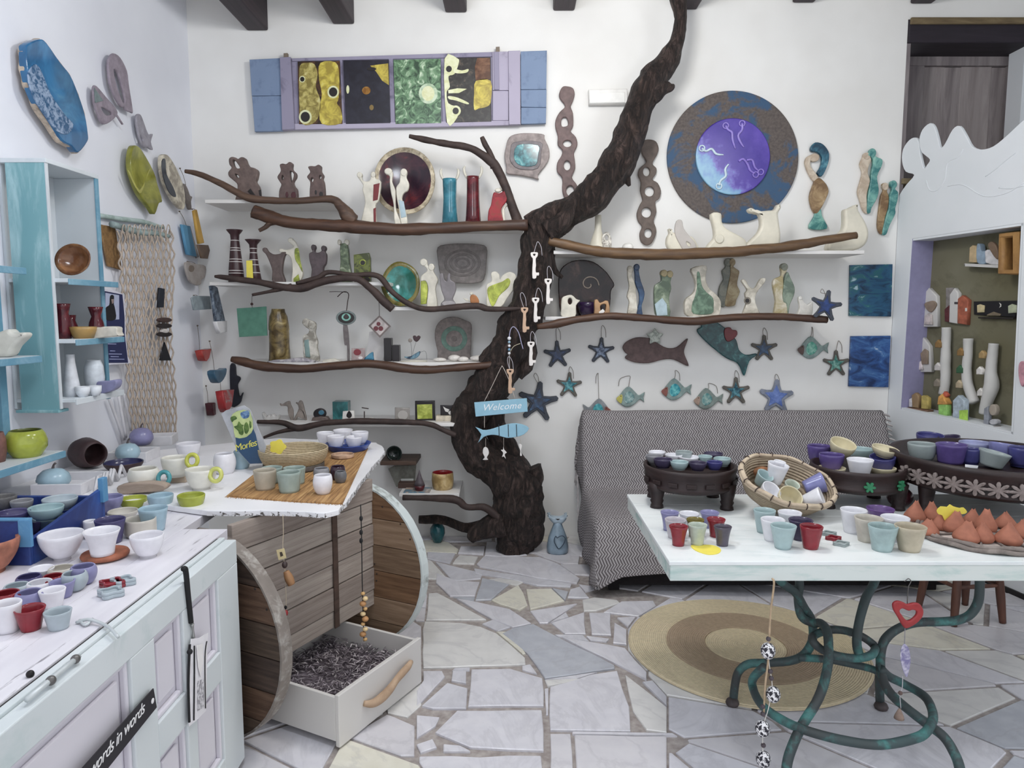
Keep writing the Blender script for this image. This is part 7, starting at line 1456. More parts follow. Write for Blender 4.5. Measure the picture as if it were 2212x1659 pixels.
tag(slab('red_dish', back(3.55), ((608, 956), (615, 948), (640, 945), (660, 948), (664, 957)), .04, glz('#4a1a24', .2), None), 'dark red glossy dish seen behind the coiled basket', 'dish').location.z = ZB
bt_ = cup('blue_tray', None, None, (752, 948, 978, 98, 80), ZM, glz('#2a4a9a', .2), 'taper', seg=30); tag(bt_, 'blue round tray holding five white cups', 'tray')
for i, b_ in enumerate(((703, 931, 960, 37, 24), (741, 925, 952, 42, 26), (777, 930, 962, 38, 26), (726, 938, 969, 38, 26), (765, 940, 968, 36, 24))):
    cup('cup', ('white dimpled cup at the left of the blue tray', 'white dimpled cup at the back of the blue tray', 'white dimpled cup at the right of the blue tray', 'white dimpled cup at the front left of the blue tray', 'white dimpled cup at the front right of the blue tray')[i], 'cup', b_, ZM + .012, W_, 'bowl', wob=.05, group='white cups on the blue tray')
# leaflet stand
def kl(*p): return K(460, 860, 10.37, p)
YLf = 3.22; PLf = back(YLf)
lf_ = thing('leaflet_stand', 'clear leaflet holder with blue and green leaflets on the board', 'leaflet stand', PLf.hit(545, 1002))
slab('holder', PLf, kl((190, 350), (300, 270), (700, 160), (830, 240), (1200, 1080), (1110, 1465), (830, 1475), (540, 1150)), .004, glz('#b4b6bc', .12), lf_, 0, sm=1, bevel=.001)
slab('leaflet', PLf, kl((400, 430), (540, 280), (830, 290), (910, 700), (960, 820), (1100, 1455), (830, 1468), (545, 1150), (510, 900), (460, 620)), .002, plain('#2a4f74', .4), lf_, .004, sm=1, bevel=.0004)
slab('green_print', PLf, kl((400, 430), (540, 290), (830, 300), (900, 690), (800, 830), (700, 885), (500, 880), (460, 620)), .0008, glz('#c4d488', .4), lf_, .006, sm=2); slab('blue_print', PLf, kl((620, 330), (760, 280), (820, 320), (800, 430), (700, 460), (640, 420)), .0008, glz2('#3a6090', '#7fa6cc', None, 30, .4), lf_, .0068)
for pts in (((580, 520), (640, 590), (690, 600), (670, 650), (690, 760), (660, 830), (590, 800), (560, 730), (470, 640), (540, 610)), ((720, 560), (760, 540), (800, 620), (805, 720), (760, 800), (710, 770), (690, 650)), ((820, 500), (860, 540), (865, 650), (830, 690), (810, 600)), ((390, 450), (430, 410), (500, 400), (540, 460), (470, 500), (430, 540))): slab('green_print', PLf, kl(*pts), .0006, glz2('#3f5f24', '#6a8a34', None, 24, .4), lf_, .0068)
textmesh('lettering', 'Morfes', .043, plain('#e6dc3c', .5), lf_, PLf.mat(PLf.to2(*kl((740, 1060))[0]), .0064) @ Matrix.Rotation(radians(16), 4, 'Z'), .0005, .25, .85)
# white boxes and jars at the back left
def wbox(label, u0, v0, u1, v1, dpt, h, z, m=None):
    a = G(u0, v0, z); b = G(u1, v1, z); d = (b - a).normalized(); n_ = Vector((-d.y, d.x, 0)); L = (b - a).length; m = m or plain('#dcdade', .6)
    r = thing('white_box', label, 'box', a.lerp(b, .5) + n_ * dpt / 2)
    obox('side', a, d * L, n_ * .012, (0, 0, h), m, r, .002); obox('side', a + n_ * (dpt - .012), d * L, n_ * .012, (0, 0, h), m, r, .002); obox('end', a + n_ * .012, d * .012, n_ * (dpt - .024), (0, 0, h), m, r, .002); obox('end', a + n_ * .012 + d * (L - .012), d * .012, n_ * (dpt - .024), (0, 0, h), m, r, .002); obox('base', a + n_ * .012 + d * .012, d * (L - .024), n_ * (dpt - .024), (0, 0, .01), m, r, 0)
wbox('white wooden box with a light blue jar, behind the blue crate', 66, 1072, 176, 1070, .24, .045, ZB); 
def jar(label, u, v0, v1, w_, z, m, knob):
    g = G(u, v1, z); s = depth(g) / F; r = thing('lidded_jar', label, 'jar', g); H = (v1 - v0 - w_ * .2) * s; R = w_ / 2 * s
    lathe('body', [(R * .5, 0), (R * .7, 0), (R * .97, H * .28), (R, H * .45), (R * .9, H * .7), (R * .6, H * .92), (R * .2, H), (.001, H * 1.01)], m, Matrix.Translation(g), r, 26)
    tube('knob', [(g.x, g.y, g.z + H), (g.x + .004, g.y, g.z + H + .014), (g.x + .012, g.y, g.z + H + .022)], [.006, .004, .005], knob, r, 7, 3)
M_kb = clay('#5a5050', .5)
jar('light blue round jar with a twig knob in the nearest white box', 117, 998, 1054, 66, ZB + .012, LB, M_kb)
wbox('white box holding a pale blue jar, in the middle of the three', 230, 1001, 316, 1000, .16, .05, ZB); jar('pale blue round jar in the middle white box', 277, 947, 992, 50, ZB + .02, LB, M_kb)
wbox('white box holding a violet jar, farthest of the three', 262, 966, 372, 962, .14, .05, ZB); jar('violet round jar in the farthest white box', 306, 914, 960, 48, ZB + .02, LIL, M_kb)
dv = thing('brown_vase', 'dark brown vase lying on its side behind the white box', 'vase', G(192, 1012, ZB))
g = G(175, 1012, ZB); ax = Vector((.75, -.45, .0)).normalized(); rm = ax.to_track_quat('Z', 'Y').to_matrix().to_4x4(); rm.translation = g + Vector((0, .03, .07))
lathe('body', [(.001, -.07), (.03, -.065), (.06, -.03), (.072, .01), (.065, .06), (.055, .1), (.05, .1), (.055, .06), (.05, .0), (.001, -.03)], clay('#3f2a2c', .5), rm, dv, 26)
cup('dark_dish', 'dark brown dish with a blue inside beside the lying vase', 'dish', (268, 990, 1022, 78, 44), ZB, clay('#3a2628', .5), 'bowl', inner=glz('#34345c', .2))
for i, (u0, v0, u1, v1, lb_) in enumerate(((205, 1066, 250, 1040, 'white wooden easel lying on the board, nearer one'), (225, 1058, 272, 1030, 'white wooden easel lying on the board, farther one'))):
    a, b = G(u0, v0, ZB), G(u1, v1, ZB); e = thing('small_easel', lb_, 'easel', a.lerp(b, .5), 'white easels on the counter')
    up = Vector((0, 0, .06)); dd = (b - a)
    for f0, f1 in ((0, .3), (.3, .62), (.62, 1)):
        tube('bar', [a + dd * f0 + Vector((0, 0, .008)), a + dd * (f0 + f1) / 2 + up, a + dd * f1 + Vector((0, 0, .008))], .007, plain('#dad8dc', .6), e, 6, 1)
# ---- blue crate with bowls
cr_ = thing('blue_crate', 'deep blue wooden crate full of bowls at the left edge', 'crate', (-1.7, 2.2, ZK))
M_cbl = worn('#1f3a86', '#2c58a8', 5, .5, .7, .45, (1, 1, 1), '#1a2f70'); M_cbe = worn('#4f94c4', '#7fb8d8', 5, .5, .7, .5)
XCr, YC0, YC1 = -1.425, 2.06, 2.44
box('front', (-1.98, YC0, ZK), (XCr, YC0 + .016, ZK + .135), M_cbl, cr_, .002); box('front_edge', (-1.98, YC0 - .002, ZK + .135), (XCr + .002, YC0 + .018, ZK + .141), M_cbe, cr_, .001)
box('corner_post', (XCr - .022, YC0 - .012, ZK + .06), (XCr + .014, YC0 - .001, ZK + .141), M_cbe, cr_, .001)
vsq = [(XCr, YC0 + .016, ZK), (XCr, YC1, ZK), (XCr, YC1, ZK + .135), (XCr, YC0 + .016, ZK + .075)]
recalc(meshobj('side', vsq + [(x - .014, y, z) for x, y, z in vsq], [(0, 1, 2, 3), (7, 6, 5, 4), (0, 4, 5, 1), (1, 5, 6, 2), (2, 6, 7, 3), (3, 7, 4, 0)], M_cbl, cr_))
box('back', (-1.98, YC1, ZK), (XCr, YC1 + .016, ZK + .11), M_cbl, cr_, .002); box('handle_post', (XCr - .006, YC1 - .01, ZK + .09), (XCr + .012, YC1 + .02, ZK + .175), M_cbe, cr_, .002)
box('base', (-1.98, YC0 + .016, ZK), (XCr - .014, YC1, ZK + .01), M_cbl, cr_, 0)
ZCr = ZK + .085
for nm, lb_, bx, m in (('bowl', 'aqua bowl on top of its stack in the blue crate', (101, 1087, 1126, 68, 40), AQ), ('bowl', 'violet-blue bowl at the front of the blue crate', (30, 1098, 1132, 64, 40), PUR), ('bowl', 'pale grey shallow bowl at the back of the blue crate', (131, 1068, 1104, 68, 44), GRB), ('bowl', 'grey bowl between the violet and the pale bowl in the crate', (48, 1076, 1106, 44, 30), GRY), ('bowl', 'dark grey bowl at the back left of the blue crate', (8, 1066, 1104, 52, 34), clay('#6a6868', .5))):
    cup(nm, lb_, 'bowl', bx, ZCr, m, 'bowl')
cup('bowl', 'aqua bowl underneath the top one in the blue crate', 'bowl', (108, 1108, 1148, 62, 40), ZK + .02, AQ, 'bowl'); cup('bowl', 'dark blue bowl at the bottom of the blue crate', 'bowl', (60, 1118, 1158, 58, 40), ZK + .02, PUR, 'bowl')
cup('terracotta_bowl', 'large terracotta bowl cut off by the left edge of the picture', 'bowl', (-26, 1150, 1244, 124, 64), ZK, clay('#a8664c', .6), 'bowl', wl=.01); 
# ---- small cups at the front left
rows = [('red cup in the front row by the counter edge', (68, 1304, 1365, 60, 38), RED), ('pale grey-blue cup at the right end of the front row', (127, 1311, 1363, 55, 38), GRB), ('white cup in the front row at the left edge', (18, 1294, 1369, 58, 42), W_), ('white cup in the second row', (115, 1266, 1316, 52, 34), W_), ('lilac cup in the second row', (65, 1271, 1318, 49, 34), LIL), ('dark red cup at the left edge of the second row', (16, 1273, 1318, 48, 34), RED), ('violet cup at the right end of the third row', (136, 1248, 1293, 50, 34), LIL), ('white cup in the third row', (88, 1250, 1290, 48, 32), W_), ('grey-blue cup at the left of the third row', (38, 1257, 1296, 46, 32), GRB), ('dark violet cup in the fourth row', (64, 1238, 1274, 46, 30), PUR), ('dark red cup in the fourth row', (116, 1238, 1272, 38, 28), RED), ('light blue cup at the right of the fourth row', (162, 1231, 1278, 46, 32), GRB), ('lilac cup farthest right in the back row', (182, 1216, 1264, 46, 32), LIL), ('white cup in the back row', (91, 1220, 1254, 50, 32), W_), ('beige cup in the back row', (134, 1219, 1254, 48, 32), BEI)]
for lb_, bx, m in rows: cup('small_cup', lb_ + ' of small cups', 'cup', bx, ZK, m, 'round' if bx[3] < 50 else 'taper', group='small cups on the counter', wob=.05)
for lb_, u, v, m in (('grey flower-shaped spoon rest on the counter', 266, 1263, GRB), ('dark red flower-shaped spoon rest on the counter', 243, 1268, RED), ('pale blue flower-shaped spoon rest at the front', 240, 1288, GRB)):
    g = G(u, v, ZK); pts = [(.03 * (1 + .22 * cos(4 * a)) * cos(a), .026 * (1 + .22 * cos(4 * a)) * sin(a)) for a in [2 * pi * i / 24 for i in range(24)]]
    rr = thing('spoon_rest', lb_, 'dish', g, 'flower-shaped dishes'); flat('base', [pts], .012, m, rr, Matrix.Translation(g), .004, 2, True); flat('rim', [pts, [(a * .75, b * .75) for a, b in pts]], .008, m, rr, Matrix.Translation(g + Vector((0, 0, .011))), .002, 2, True)
# ================================================================== pottery on the right table
M_tr = wood('#1c1112', '#33201f', (6, 6, 20), .5, .5)
M_trc = wood('#6a5c58', '#9a8e8a', (30, 30, 30), .7, .6)
def carved_tray(label, u, vb, Rp, h, legs, band, deco=None, n=8):
    g = G(u, vb, ZT); s = depth(g) / F; R = Rp * s
    r = thing('carved_tray', label, 'tray', g)
    zb = h * .45
    lathe('bowl', [(.001, zb + .012), (R * .9, zb), (R * .97, zb + .01), (R * .985, zb + .02), (R * .96, h * .6), (R * .98, h * .85), (R, h * .92), (R, h), (R * .94, h), (R * .92, h * .82), (.001, h * .72)], M_tr, Matrix.Translation(g), r, 40)
    for a in legs:
        c = g + Vector((cos(a) * R * .86, sin(a) * R * .86, 0))
        lathe('leg', [(.02, 0), (.028, 0), (.026, .012), (.022, .016), (.028, .03), (.024, .036), (.03, zb * .8), (.036, zb + .03), (.001, zb + .03)], M_tr, Matrix.Translation(c), r, 12)
    for k in range(n):
        a = -pi + pi * (k + .5) / n
        c = g + Vector((cos(a) * R * .972, sin(a) * R * .972, h * .68)); rt = Matrix.Rotation(a + pi / 2, 4, 'Z') @ Matrix.Rotation(pi / 2, 4, 'X'); rt.translation = c
        if band == 'flower':
            pts = [(.034 * (.35 + .65 * abs(cos(4 * b))) * cos(b) * R / .3, .032 * (.35 + .65 * abs(cos(4 * b))) * sin(b)) for b in [2 * pi * i / 48 for i in range(48)]]
            flat('carving', [pts], .012, M_trc, r, rt, .002, 1)
        elif band == 'leaf' and k in (3, 5):
            pts = [(.022 * (.45 + .55 * abs(cos(3 * b))) * cos(b), .022 * (.45 + .55 * abs(cos(3 * b))) * sin(b)) for b in [2 * pi * i / 36 for i in range(36)]]
            flat('green_leaf', [pts], .012, glz('#1f8a5a', .4), r, rt, .001, 1)
        elif band == 'line':
            flat('carving', [[(-.02, -.008), (.02, -.008), (.02, .008), (-.02, .008)]], .009, M_tr, r, rt, .002, 1)
    return r, g, R, h
t1 = carved_tray('small round carved dark tray full of tiny bowls, leftmost on the table', 1488, 1086, 98, .165, (radians(205), radians(-38), radians(38), radians(142)), 'line')
t2 = carved_tray('carved dark tray with green leaf inlays behind the basket', 1848, 1087, 95, .165, (radians(205), radians(-38), radians(38), radians(142)), 'leaf')
t3 = carved_tray('largest carved dark tray with pale flower carvings at the right', 2142, 1092, 203, .215, (radians(195), radians(-60), radians(60), radians(150)), 'flower', n=17)
tag(ball('maroon_gourd', (P(1950, 1076, 2.86).x, 2.88, ZT + .042), .042, glz('#3c1820', .2), None, (1.25, .9, 1)), 'glossy maroon gourd under the largest carved tray', 'gourd')
WH = glz('#e2e2e8', .25, .05); AQ2 = glz('#a3bcbe', .25, .06); DP = glz('#463e5a', .2, .1); VI = glz('#5c4a8c', .2, .1); CRY = glz('#d4c9a4', .35, .06); GG = glz('#98a4a4', .3, .06); NB = glz('#444482', .2, .1)
ZI1 = ZT + .150
for lb_, bx, m in (('white', (1419, 972, 992, 36, 24), WH), ('clear glass', (1477, 972, 996, 36, 24), GG), ('dark blue', (1541, 975, 995, 42, 28), DP), ('grey-lilac', (1413, 980, 1003, 37, 26), GRY), ('white', (1455, 978, 998, 37, 26), WH), ('white', (1488, 982, 1002, 44, 30), WH), ('aqua', (1523, 982, 1002, 30, 22), AQ2), ('purple-rimmed', (1432, 987, 1012, 40, 28), DP), ('pale aqua', (1467, 993, 1016, 39, 26), AQ2), ('dark violet', (1507, 995, 1018, 38, 26), DP), ('violet-blue', (1543, 994, 1016, 34, 24), NB), ('aqua', (1560, 986, 1008, 37, 26), AQ2)):
    k_ = {'white': ('white tiny bowl at the back left of the small carved tray', 'white tiny bowl left of centre in the small carved tray', 'white tiny bowl in the centre of the small carved tray'), 'aqua': ('aqua tiny bowl right of centre in the small carved tray', 'aqua tiny bowl at the right rim of the small carved tray')}.get(lb_)
    if k_:
        i_ = sum(1 for o in C.objects if o.name.startswith('tiny_bowl') and o['label'] in k_); lab = k_[i_]
    else: lab = lb_ + ' tiny bowl in the small carved tray'
    cup('tiny_bowl', lab, 'bowl', bx, ZI1, m, 'bowl', group='tiny bowls in the small carved tray', wob=.05)
ZI2 = ZT + .135
for lab, bx, m, tl in (('purple bowl at the left of the leaf-inlaid tray', (1768, 958, 1002, 48, 34), VI, None), ('pale aqua bowl at the back of the leaf-inlaid tray', (1858, 964, 996, 52, 36), AQ2, None), ('purple bowl on a cream saucer at the front of the leaf-inlaid tray', (1795, 976, 1018, 52, 36), VI, None), ('blue-violet bowl at the right of the leaf-inlaid tray', (1906, 980, 1018, 52, 38), NB, (8, -6)), ('white cup at the front of the leaf-inlaid tray', (1857, 987, 1028, 54, 38), WH, None)):
    cup('bowl', lab, 'bowl', bx, ZI2, m, 'bowl' if 'cup' not in lab else 'taper', group='bowls on the leaf-inlaid tray', tilt=tl)
cup('bowl', 'cream bowl leaning on top of the bowls in the leaf-inlaid tray', 'bowl', (1812, 948, 985, 54, 30), ZI2 + .045, CRY, 'bowl', tilt=(22, 8)); cup('bowl', 'shallow cream bowl lying tilted at the right of the leaf-inlaid tray', 'bowl', (1908, 962, 988, 56, 34), ZI2 + .05, CRY, 'bowl', tilt=(10, 8))
for i, u in enumerate((1797, 1905)): cup('saucer', ('cream saucer under the purple bowl in the leaf-inlaid tray', 'cream saucer under the blue-violet bowl')[i], 'saucer', (u, 1004, 1026, 56, 42), ZI2 - .004, CRY, 'bowl')
ZI3 = ZT + .165
for lab, bx, m, tl in (('dark violet bowl at the back left of the largest tray', (2007, 934, 966, 54, 38), NB, (6, 0)), ('violet bowl tilted at the back of the largest tray', (2052, 940, 968, 44, 32), DP, (0, -12)), ('lilac bowl at the back of the largest tray', (2106, 950, 984, 64, 44), glz('#9aa0c8', .25), None), ('grey bowl at the left of the largest tray', (1991, 953, 996, 58, 44), GG, None), ('purple bowl at the front of the largest tray', (2053, 954, 1003, 62, 48), VI, None), ('navy bowl behind the grey-green one in the largest tray', (2096, 966, 1004, 40, 32), NB, None), ('wide blue-lilac bowl at the right of the largest tray', (2168, 954, 996, 64, 44), glz('#7f82bc', .25), (-6, 10)), ('grey-green bowl tilted at the front of the largest tray', (2140, 970, 1010, 62, 42), GG, (4, 12)), ('navy bowl at the right edge of the largest tray', (2205, 962, 1010, 52, 40), NB, None)):
    cup('bowl', lab, 'bowl', bx, ZI3, m, 'bowl' if 'front' not in lab else 'taper', group='bowls on the largest carved tray', tilt=tl)
tag(slab('card', back(2.66), K(1720, 900, 4.366, ((1592, 450), (1715, 462), (1708, 488), (1590, 478))), .002, plain('#eeeef0', .7), None, sm=1), 'small white price card on the rim of the largest tray', 'price card')
# ---- wicker basket tilted to the viewer
t = NT('wicker'); tc = t.t.nodes.new('ShaderNodeTexCoord'); sep = t.t.nodes.new('ShaderNodeSeparateXYZ'); t.link(tc.outputs['Object'], sep.inputs[0]); nz = t.noise(tc.outputs['Object'], 30, 4, .6, 1.0); wv = t.math('ABSOLUTE', t.math('SINE', t.math('MULTIPLY', sep.outputs[2], 300.0))); t.bump(t.math('ADD', wv, nz), .9, .006); M_wk = t.done(t.mix(t.math('MULTIPLY', wv, .5), t.ramp(nz, [(.3, '#8d7860'), (.7, '#b5a082')]), '#c4b296'), .8)
g = G(1680, 1105, ZT); wm = Matrix.Translation(g + Vector((0, .0, .046))) @ Matrix.Rotation(radians(10), 4, 'Y') @ Matrix.Rotation(radians(27), 4, 'X')
wb = thing('wicker_basket', 'oval wicker basket tilted forward and filled with cups', 'basket', g)
lathe('wall', [(.001, 0), (.11, 0), (.15, .03), (.178, .075), (.19, .105), (.18, .105), (.166, .075), (.14, .036), (.1, .012), (.001, .012)], M_wk, wm, wb, 44, .02, sy=.8)
for rr, zz, r0 in ((.186, .108, .0085), (.19, .1, .006), (.182, .112, .005)):
    tube('rim_cane', [wm @ Vector((cos(a) * rr, sin(a) * rr * .8, zz + .004 * sin(a * 7 + rr * 60))) for a in [2 * pi * i / 28 for i in range(28)]], r0, wood('#a8927a', '#cbb89c', (20, 20, 20), .7), wb, 7, 2, closed=True)
for k in range(18):
    a = 2 * pi * k / 18
    tube('binding', [wm @ Vector((cos(a) * rr, sin(a) * rr * .8, zz)) for rr, zz in ((.196, .1), (.198, .112), (.186, .12), (.176, .11))], .0022, clay('#4a3a34', .8), wb, 5, 3)
def inb(lab, x, y, rb, rt, h, m, tl=(0, 0), z=.03, style='taper'):
    pr_, sp2 = prof(style, rb, rt, h, .004); SEED[0] += 1
    wm2 = wm @ Matrix.Translation((x, y, z)) @ Matrix.Rotation(radians(tl[0]), 4, 'X') @ Matrix.Rotation(radians(tl[1]), 4, 'Y')
    tag(lathe('cup', pr_, m, wm2, None, 22, .04, wseed=SEED[0]), lab, 'cup', 'cups in the wicker basket')
inb('tall white cup standing in the wicker basket', -.03, .035, .027, .042, .085, WH, (-20, 0), .05); inb('white cup at the back rim of the wicker basket', -.01, .085, .018, .024, .05, WH, (-20, 0), .07)
inb('grey-aqua cup at the left of the wicker basket', -.09, .02, .022, .034, .05, AQ2, (0, 10), .05); inb('white round cup at the front left of the wicker basket', -.082, -.05, .026, .04, .05, WH, (8, 12), .045, 'bowl')
inb('cream yellow cup at the front of the wicker basket', -.005, -.065, .03, .047, .06, CRY, (18, 0), .04, 'bowl'); inb('violet-blue cup lying at the right of the wicker basket', .085, .02, .026, .042, .075, glz('#7d80b8', .2), (-10, 60), .07); inb('white cup lying tilted at the front right of the wicker basket', .07, -.055, .026, .042, .07, WH, (10, 48), .055); inb('small pale green cup in the middle of the wicker basket', .03, .01, .02, .03, .05, glz('#c4cdbc', .25), (0, 0), .035)
tag(ball('crumpled_paper', (0, 0, 0), .034, clay('#8a5a34', .8, .3, 30, .8), None, (1.2, .7, .8), world=wm @ Matrix.Translation((-.07, .07, .07))), 'crumpled brown packing paper in the wicker basket', 'paper')
# ---- glasses-shaped cups on the table top
g1 = [('red tapered cup, front left of the left group', (1465, 1131, 1181, 41, 25), RED), ('pale green tapered cup beside the yellow tag', (1506, 1128, 1180, 41, 26), glz('#b9c4b4', .25)), ('grey-purple tapered cup right of the yellow tag', (1560, 1132, 1181, 38, 25), glz('#57505e', .18)), ('red tapered cup in the second row of the left group', (1546, 1116, 1162, 40, 25), RED), ('olive tapered cup in the second row of the left group', (1501, 1117, 1162, 38, 25), glz('#7a6c1c', .2)), ('pale pinkish tapered cup at the left of the second row', (1458, 1116, 1165, 46, 28), glz('#c4bcc4', .25)), ('lilac tapered cup at the back left corner of the left group', (1446, 1101, 1148, 40, 26), LIL), ('white tapered cup at the back of the left group', (1488, 1103, 1142, 43, 28), WH), ('lilac tapered cup at the back right of the left group', (1532, 1101, 1142, 41, 27), LIL),
      ('pale blue tapered cup at the back left of the middle group', (1650, 1096, 1153, 47, 28), AQ2), ('white tapered cup in the middle of the middle group', (1668, 1115, 1171, 51, 32), WH), ('white tapered cup at the back of the middle group', (1705, 1100, 1146, 50, 32), WH), ('purple tapered cup behind the red one in the middle group', (1728, 1116, 1169, 51, 32), DP), ('pale blue tapered cup at the front of the middle group', (1691, 1128, 1188, 54, 33), AQ2), ('red tapered cup at the right of the middle group', (1751, 1130, 1188, 48, 31), RED),
      ('white tapered cup at the left of the right group', (1842, 1094, 1154, 55, 36), WH), ('purple-rimmed tapered cup at the back of the right group', (1900, 1091, 1138, 56, 34), glz('#6a4a8a', .2)), ('beige tapered cup behind the aqua one in the right group', (1874, 1111, 1173, 58, 38), glz('#c4bdb0', .3)), ('white tapered cup behind the front pair of the right group', (1931, 1110, 1171, 58, 38), WH), ('aqua tapered cup at the front of the right group', (1905, 1128, 1193, 60, 40), glz('#9fb8b8', .25)), ('beige tapered cup at the front right beside the woven tray', (1964, 1128, 1194, 64, 42), glz('#beb298', .3))]
for lab, bx, m in g1: cup('tapered_cup', lab, 'cup', bx, ZT, m, 'flare' if bx[3] < 42 else 'taper', group='tapered cups on the table', wob=.03)
pts = [G(u, v, ZT) for u, v in ((1493, 1179), (1515, 1178), (1540, 1179), (1557, 1187), (1552, 1196), (1532, 1199), (1512, 1194), (1498, 1187))]
tag(flat('price_tag', [cr([(p.x - pts[0].x, p.y - pts[0].y) for p in pts], 3)], .0025, M_ylw, None, Matrix.Translation((pts[0].x, pts[0].y, ZT)), .0004, 1), 'yellow paper tag lying at the front of the left cup group', 'price tag')
for i, (u, v, m, lb_) in enumerate(((1800, 1166, RED, 'red clay spoon rest between the middle and right cups'), (1790, 1156, GG, 'grey clay spoon rest behind the red one'), (1817, 1178, GG, 'grey clay spoon rest in front of the red one'))):
    g = G(u, v, ZT); pts = [(.024 * (1 + .22 * cos(4 * a)) * cos(a), .020 * (1 + .22 * cos(4 * a)) * sin(a)) for a in [2 * pi * k / 24 for k in range(24)]]
    rr = thing('spoon_rest', lb_, 'dish', g, 'flower-shaped dishes'); flat('base', [pts], .007, m, rr, Matrix.Translation(g), .003, 2, True); flat('rim', [pts, [(a * .72, b * .72) for a, b in pts]], .006, m, rr, Matrix.Translation(g + Vector((0, 0, .0065))), .002, 2, True)
# ---- woven tray with terracotta pouches
g = G(2118, 1160, ZT); wt = thing('woven_tray', 'flat round woven wicker tray holding terracotta pouches', 'tray', g)
M_wv = wood('#5f5450', '#9a8e86', (14, 14, 14), .85, .6)
RT_ = .205
lathe('base', [(.001, .004), (RT_ * .95, .004), (RT_ * .98, .012), (.001, .012)], clay('#b5a8a0', .9), Matrix.Translation(g), wt, 40)
for rr, zz, r0 in ((RT_, .010, .008), (RT_ * .96, .02, .007), (RT_ * .985, .003 + .004, .006), (RT_ * .90, .018, .006)):
    tube('cane', [g + Vector((cos(a) * rr, sin(a) * rr, zz + .004 * sin(a * 9 + rr * 90))) for a in [2 * pi * k / 30 for k in range(30)]], r0, M_wv, wt, 7, 2, closed=True)
for k in range(7):
    a = pi * k / 7 + .1; tube('stake', [g + Vector((cos(a) * RT_ * .93, sin(a) * RT_ * .93, .016)), g + Vector((0, 0, .0165)), g - Vector((cos(a) * RT_ * .93, sin(a) * RT_ * .93, -.016))], .004, M_wv, wt, 6, 2)
M_ter = clay('#a9654a', .75, .1, 24, .15)
rp = random.Random(6)
for ip, (u, v, w_, h_) in enumerate(((1975, 1130, 45, 46), (2013, 1128, 38, 42), (2004, 1158, 44, 34), (2029, 1148, 34, 38), (2061, 1154, 50, 48), (2085, 1175, 53, 48), (2122, 1174, 48, 44), (2099, 1136, 36, 34), (2128, 1153, 44, 52), (2171, 1144, 46, 36), (2177, 1179, 56, 48), (2207, 1166, 48, 42))):
    g2 = G(u, v - 5, ZT + .013); s = depth(g2) / F; R = w_ / 2 * s; H = h_ * s * .95; vs = []; fs = []; N = 18
    rg = [(0, .6, .6), (.02, .84, .84), (.16, 1, .98), (.3, .97, .9), (.5, .78, .68), (.75, .47, .36), (.93, .25, .12), (1, .2, .05)]
    for z, a_, b_ in rg:
        for k in range(N): an = 2 * pi * k / N; vs.append((R * a_ * cos(an), R * b_ * sin(an), H * z + (.004 * cos(an * 2) if z > .9 else 0)))
    for i in range(len(rg) - 1):
        for k in range(N): k2 = (k + 1) % N; fs.append((i * N + k, i * N + k2, (i + 1) * N + k2, (i + 1) * N + k))
    fs += [tuple(range(N - 1, -1, -1)), tuple((len(rg) - 1) * N + k for k in range(N))]
    o = meshobj('terracotta_pouch', vs, fs, M_ter, None, world=Matrix.Translation(g2) @ Matrix.Rotation(rp.uniform(-.8, .8), 4, 'Z') @ Matrix.Rotation(rp.uniform(-.15, .15), 4, 'Y'), smooth=True)
    tag(o, 'terracotta pouch pot ' + ('farthest left at the back of the woven tray', 'left of the yellow tag at the back', 'at the front left rim of the woven tray', 'just under the left half of the yellow tag', 'directly in front of the yellow tag', 'at the front middle, wide and tilted', 'at the front, right of the wide middle one', 'small, just right of the yellow tag', 'tall, behind the front row right of the tag', 'low, at the back right of the woven tray', 'largest, at the front right of the woven tray', 'cut by the right edge of the picture')[ip], 'pot', 'terracotta pouches on the woven tray')
yt = [(u, v) for u, v in K(1720, 900, 4.366, ((1322, 885), (1360, 845), (1420, 850), (1445, 825), (1480, 845), (1540, 860), (1575, 855), (1610, 900), (1560, 920), (1500, 895), (1440, 960), (1405, 990), (1375, 930), (1340, 920)))]
tag(slab('price_tag', back(G(2060, 1150, ZT).y - .02), yt, .002, M_ylw, None, sm=2, bevel=.0003), 'yellow flower-shaped tag stuck between the terracotta pouches', 'price tag')
# ================================================================== niche in the partition
def kn(*p): return K(1800, 480, 3.456, p)
PNi = Plane(PR.p0 - PR.n * (TW - .004), PR.n)
M_nw = worn('#dad8d4', '#b5b2ae', 8, .6, .75, .7)
def nfig(name, label, cat, shapes, off=0): return fig(name, label, cat, shapes, pl=PNi, off=off)
nsh = nfig('niche_shelf', 'small white shelf inside the niche', 'shelf', [('x', kn((1040, 308), (1345, 322), (1345, 345), (1040, 330)), .07, M_nw)])
for lab, pts, m in (('tan rounded block on the niche shelf', ((1052, 300), (1058, 190), (1080, 172), (1110, 180), (1112, 302)), '#c2a87c'), ('blue-grey block on the niche shelf', ((1114, 302), (1112, 172), (1135, 168), (1145, 215), (1180, 220), (1180, 305)), '#8ea4b8'), ('white block pair on the niche shelf', ((1182, 306), (1175, 215), (1225, 212), (1240, 260), (1300, 210), (1335, 215), (1335, 312)), '#d6d4d6')):
    nfig('wooden_house', lab, 'ornament', [('x', kn(*pts), .04, clay(m, .7, .08))], .02)
nfig('brown_heart', 'brown leaf-shaped heart leaning on the niche shelf', 'ornament', [('x', kn((1172, 170), (1195, 145), (1225, 160), (1245, 200), (1252, 260), (1235, 275), (1195, 220)), .02, wood('#6a5440', '#8a7058', (9, 9, 9)))], .062)
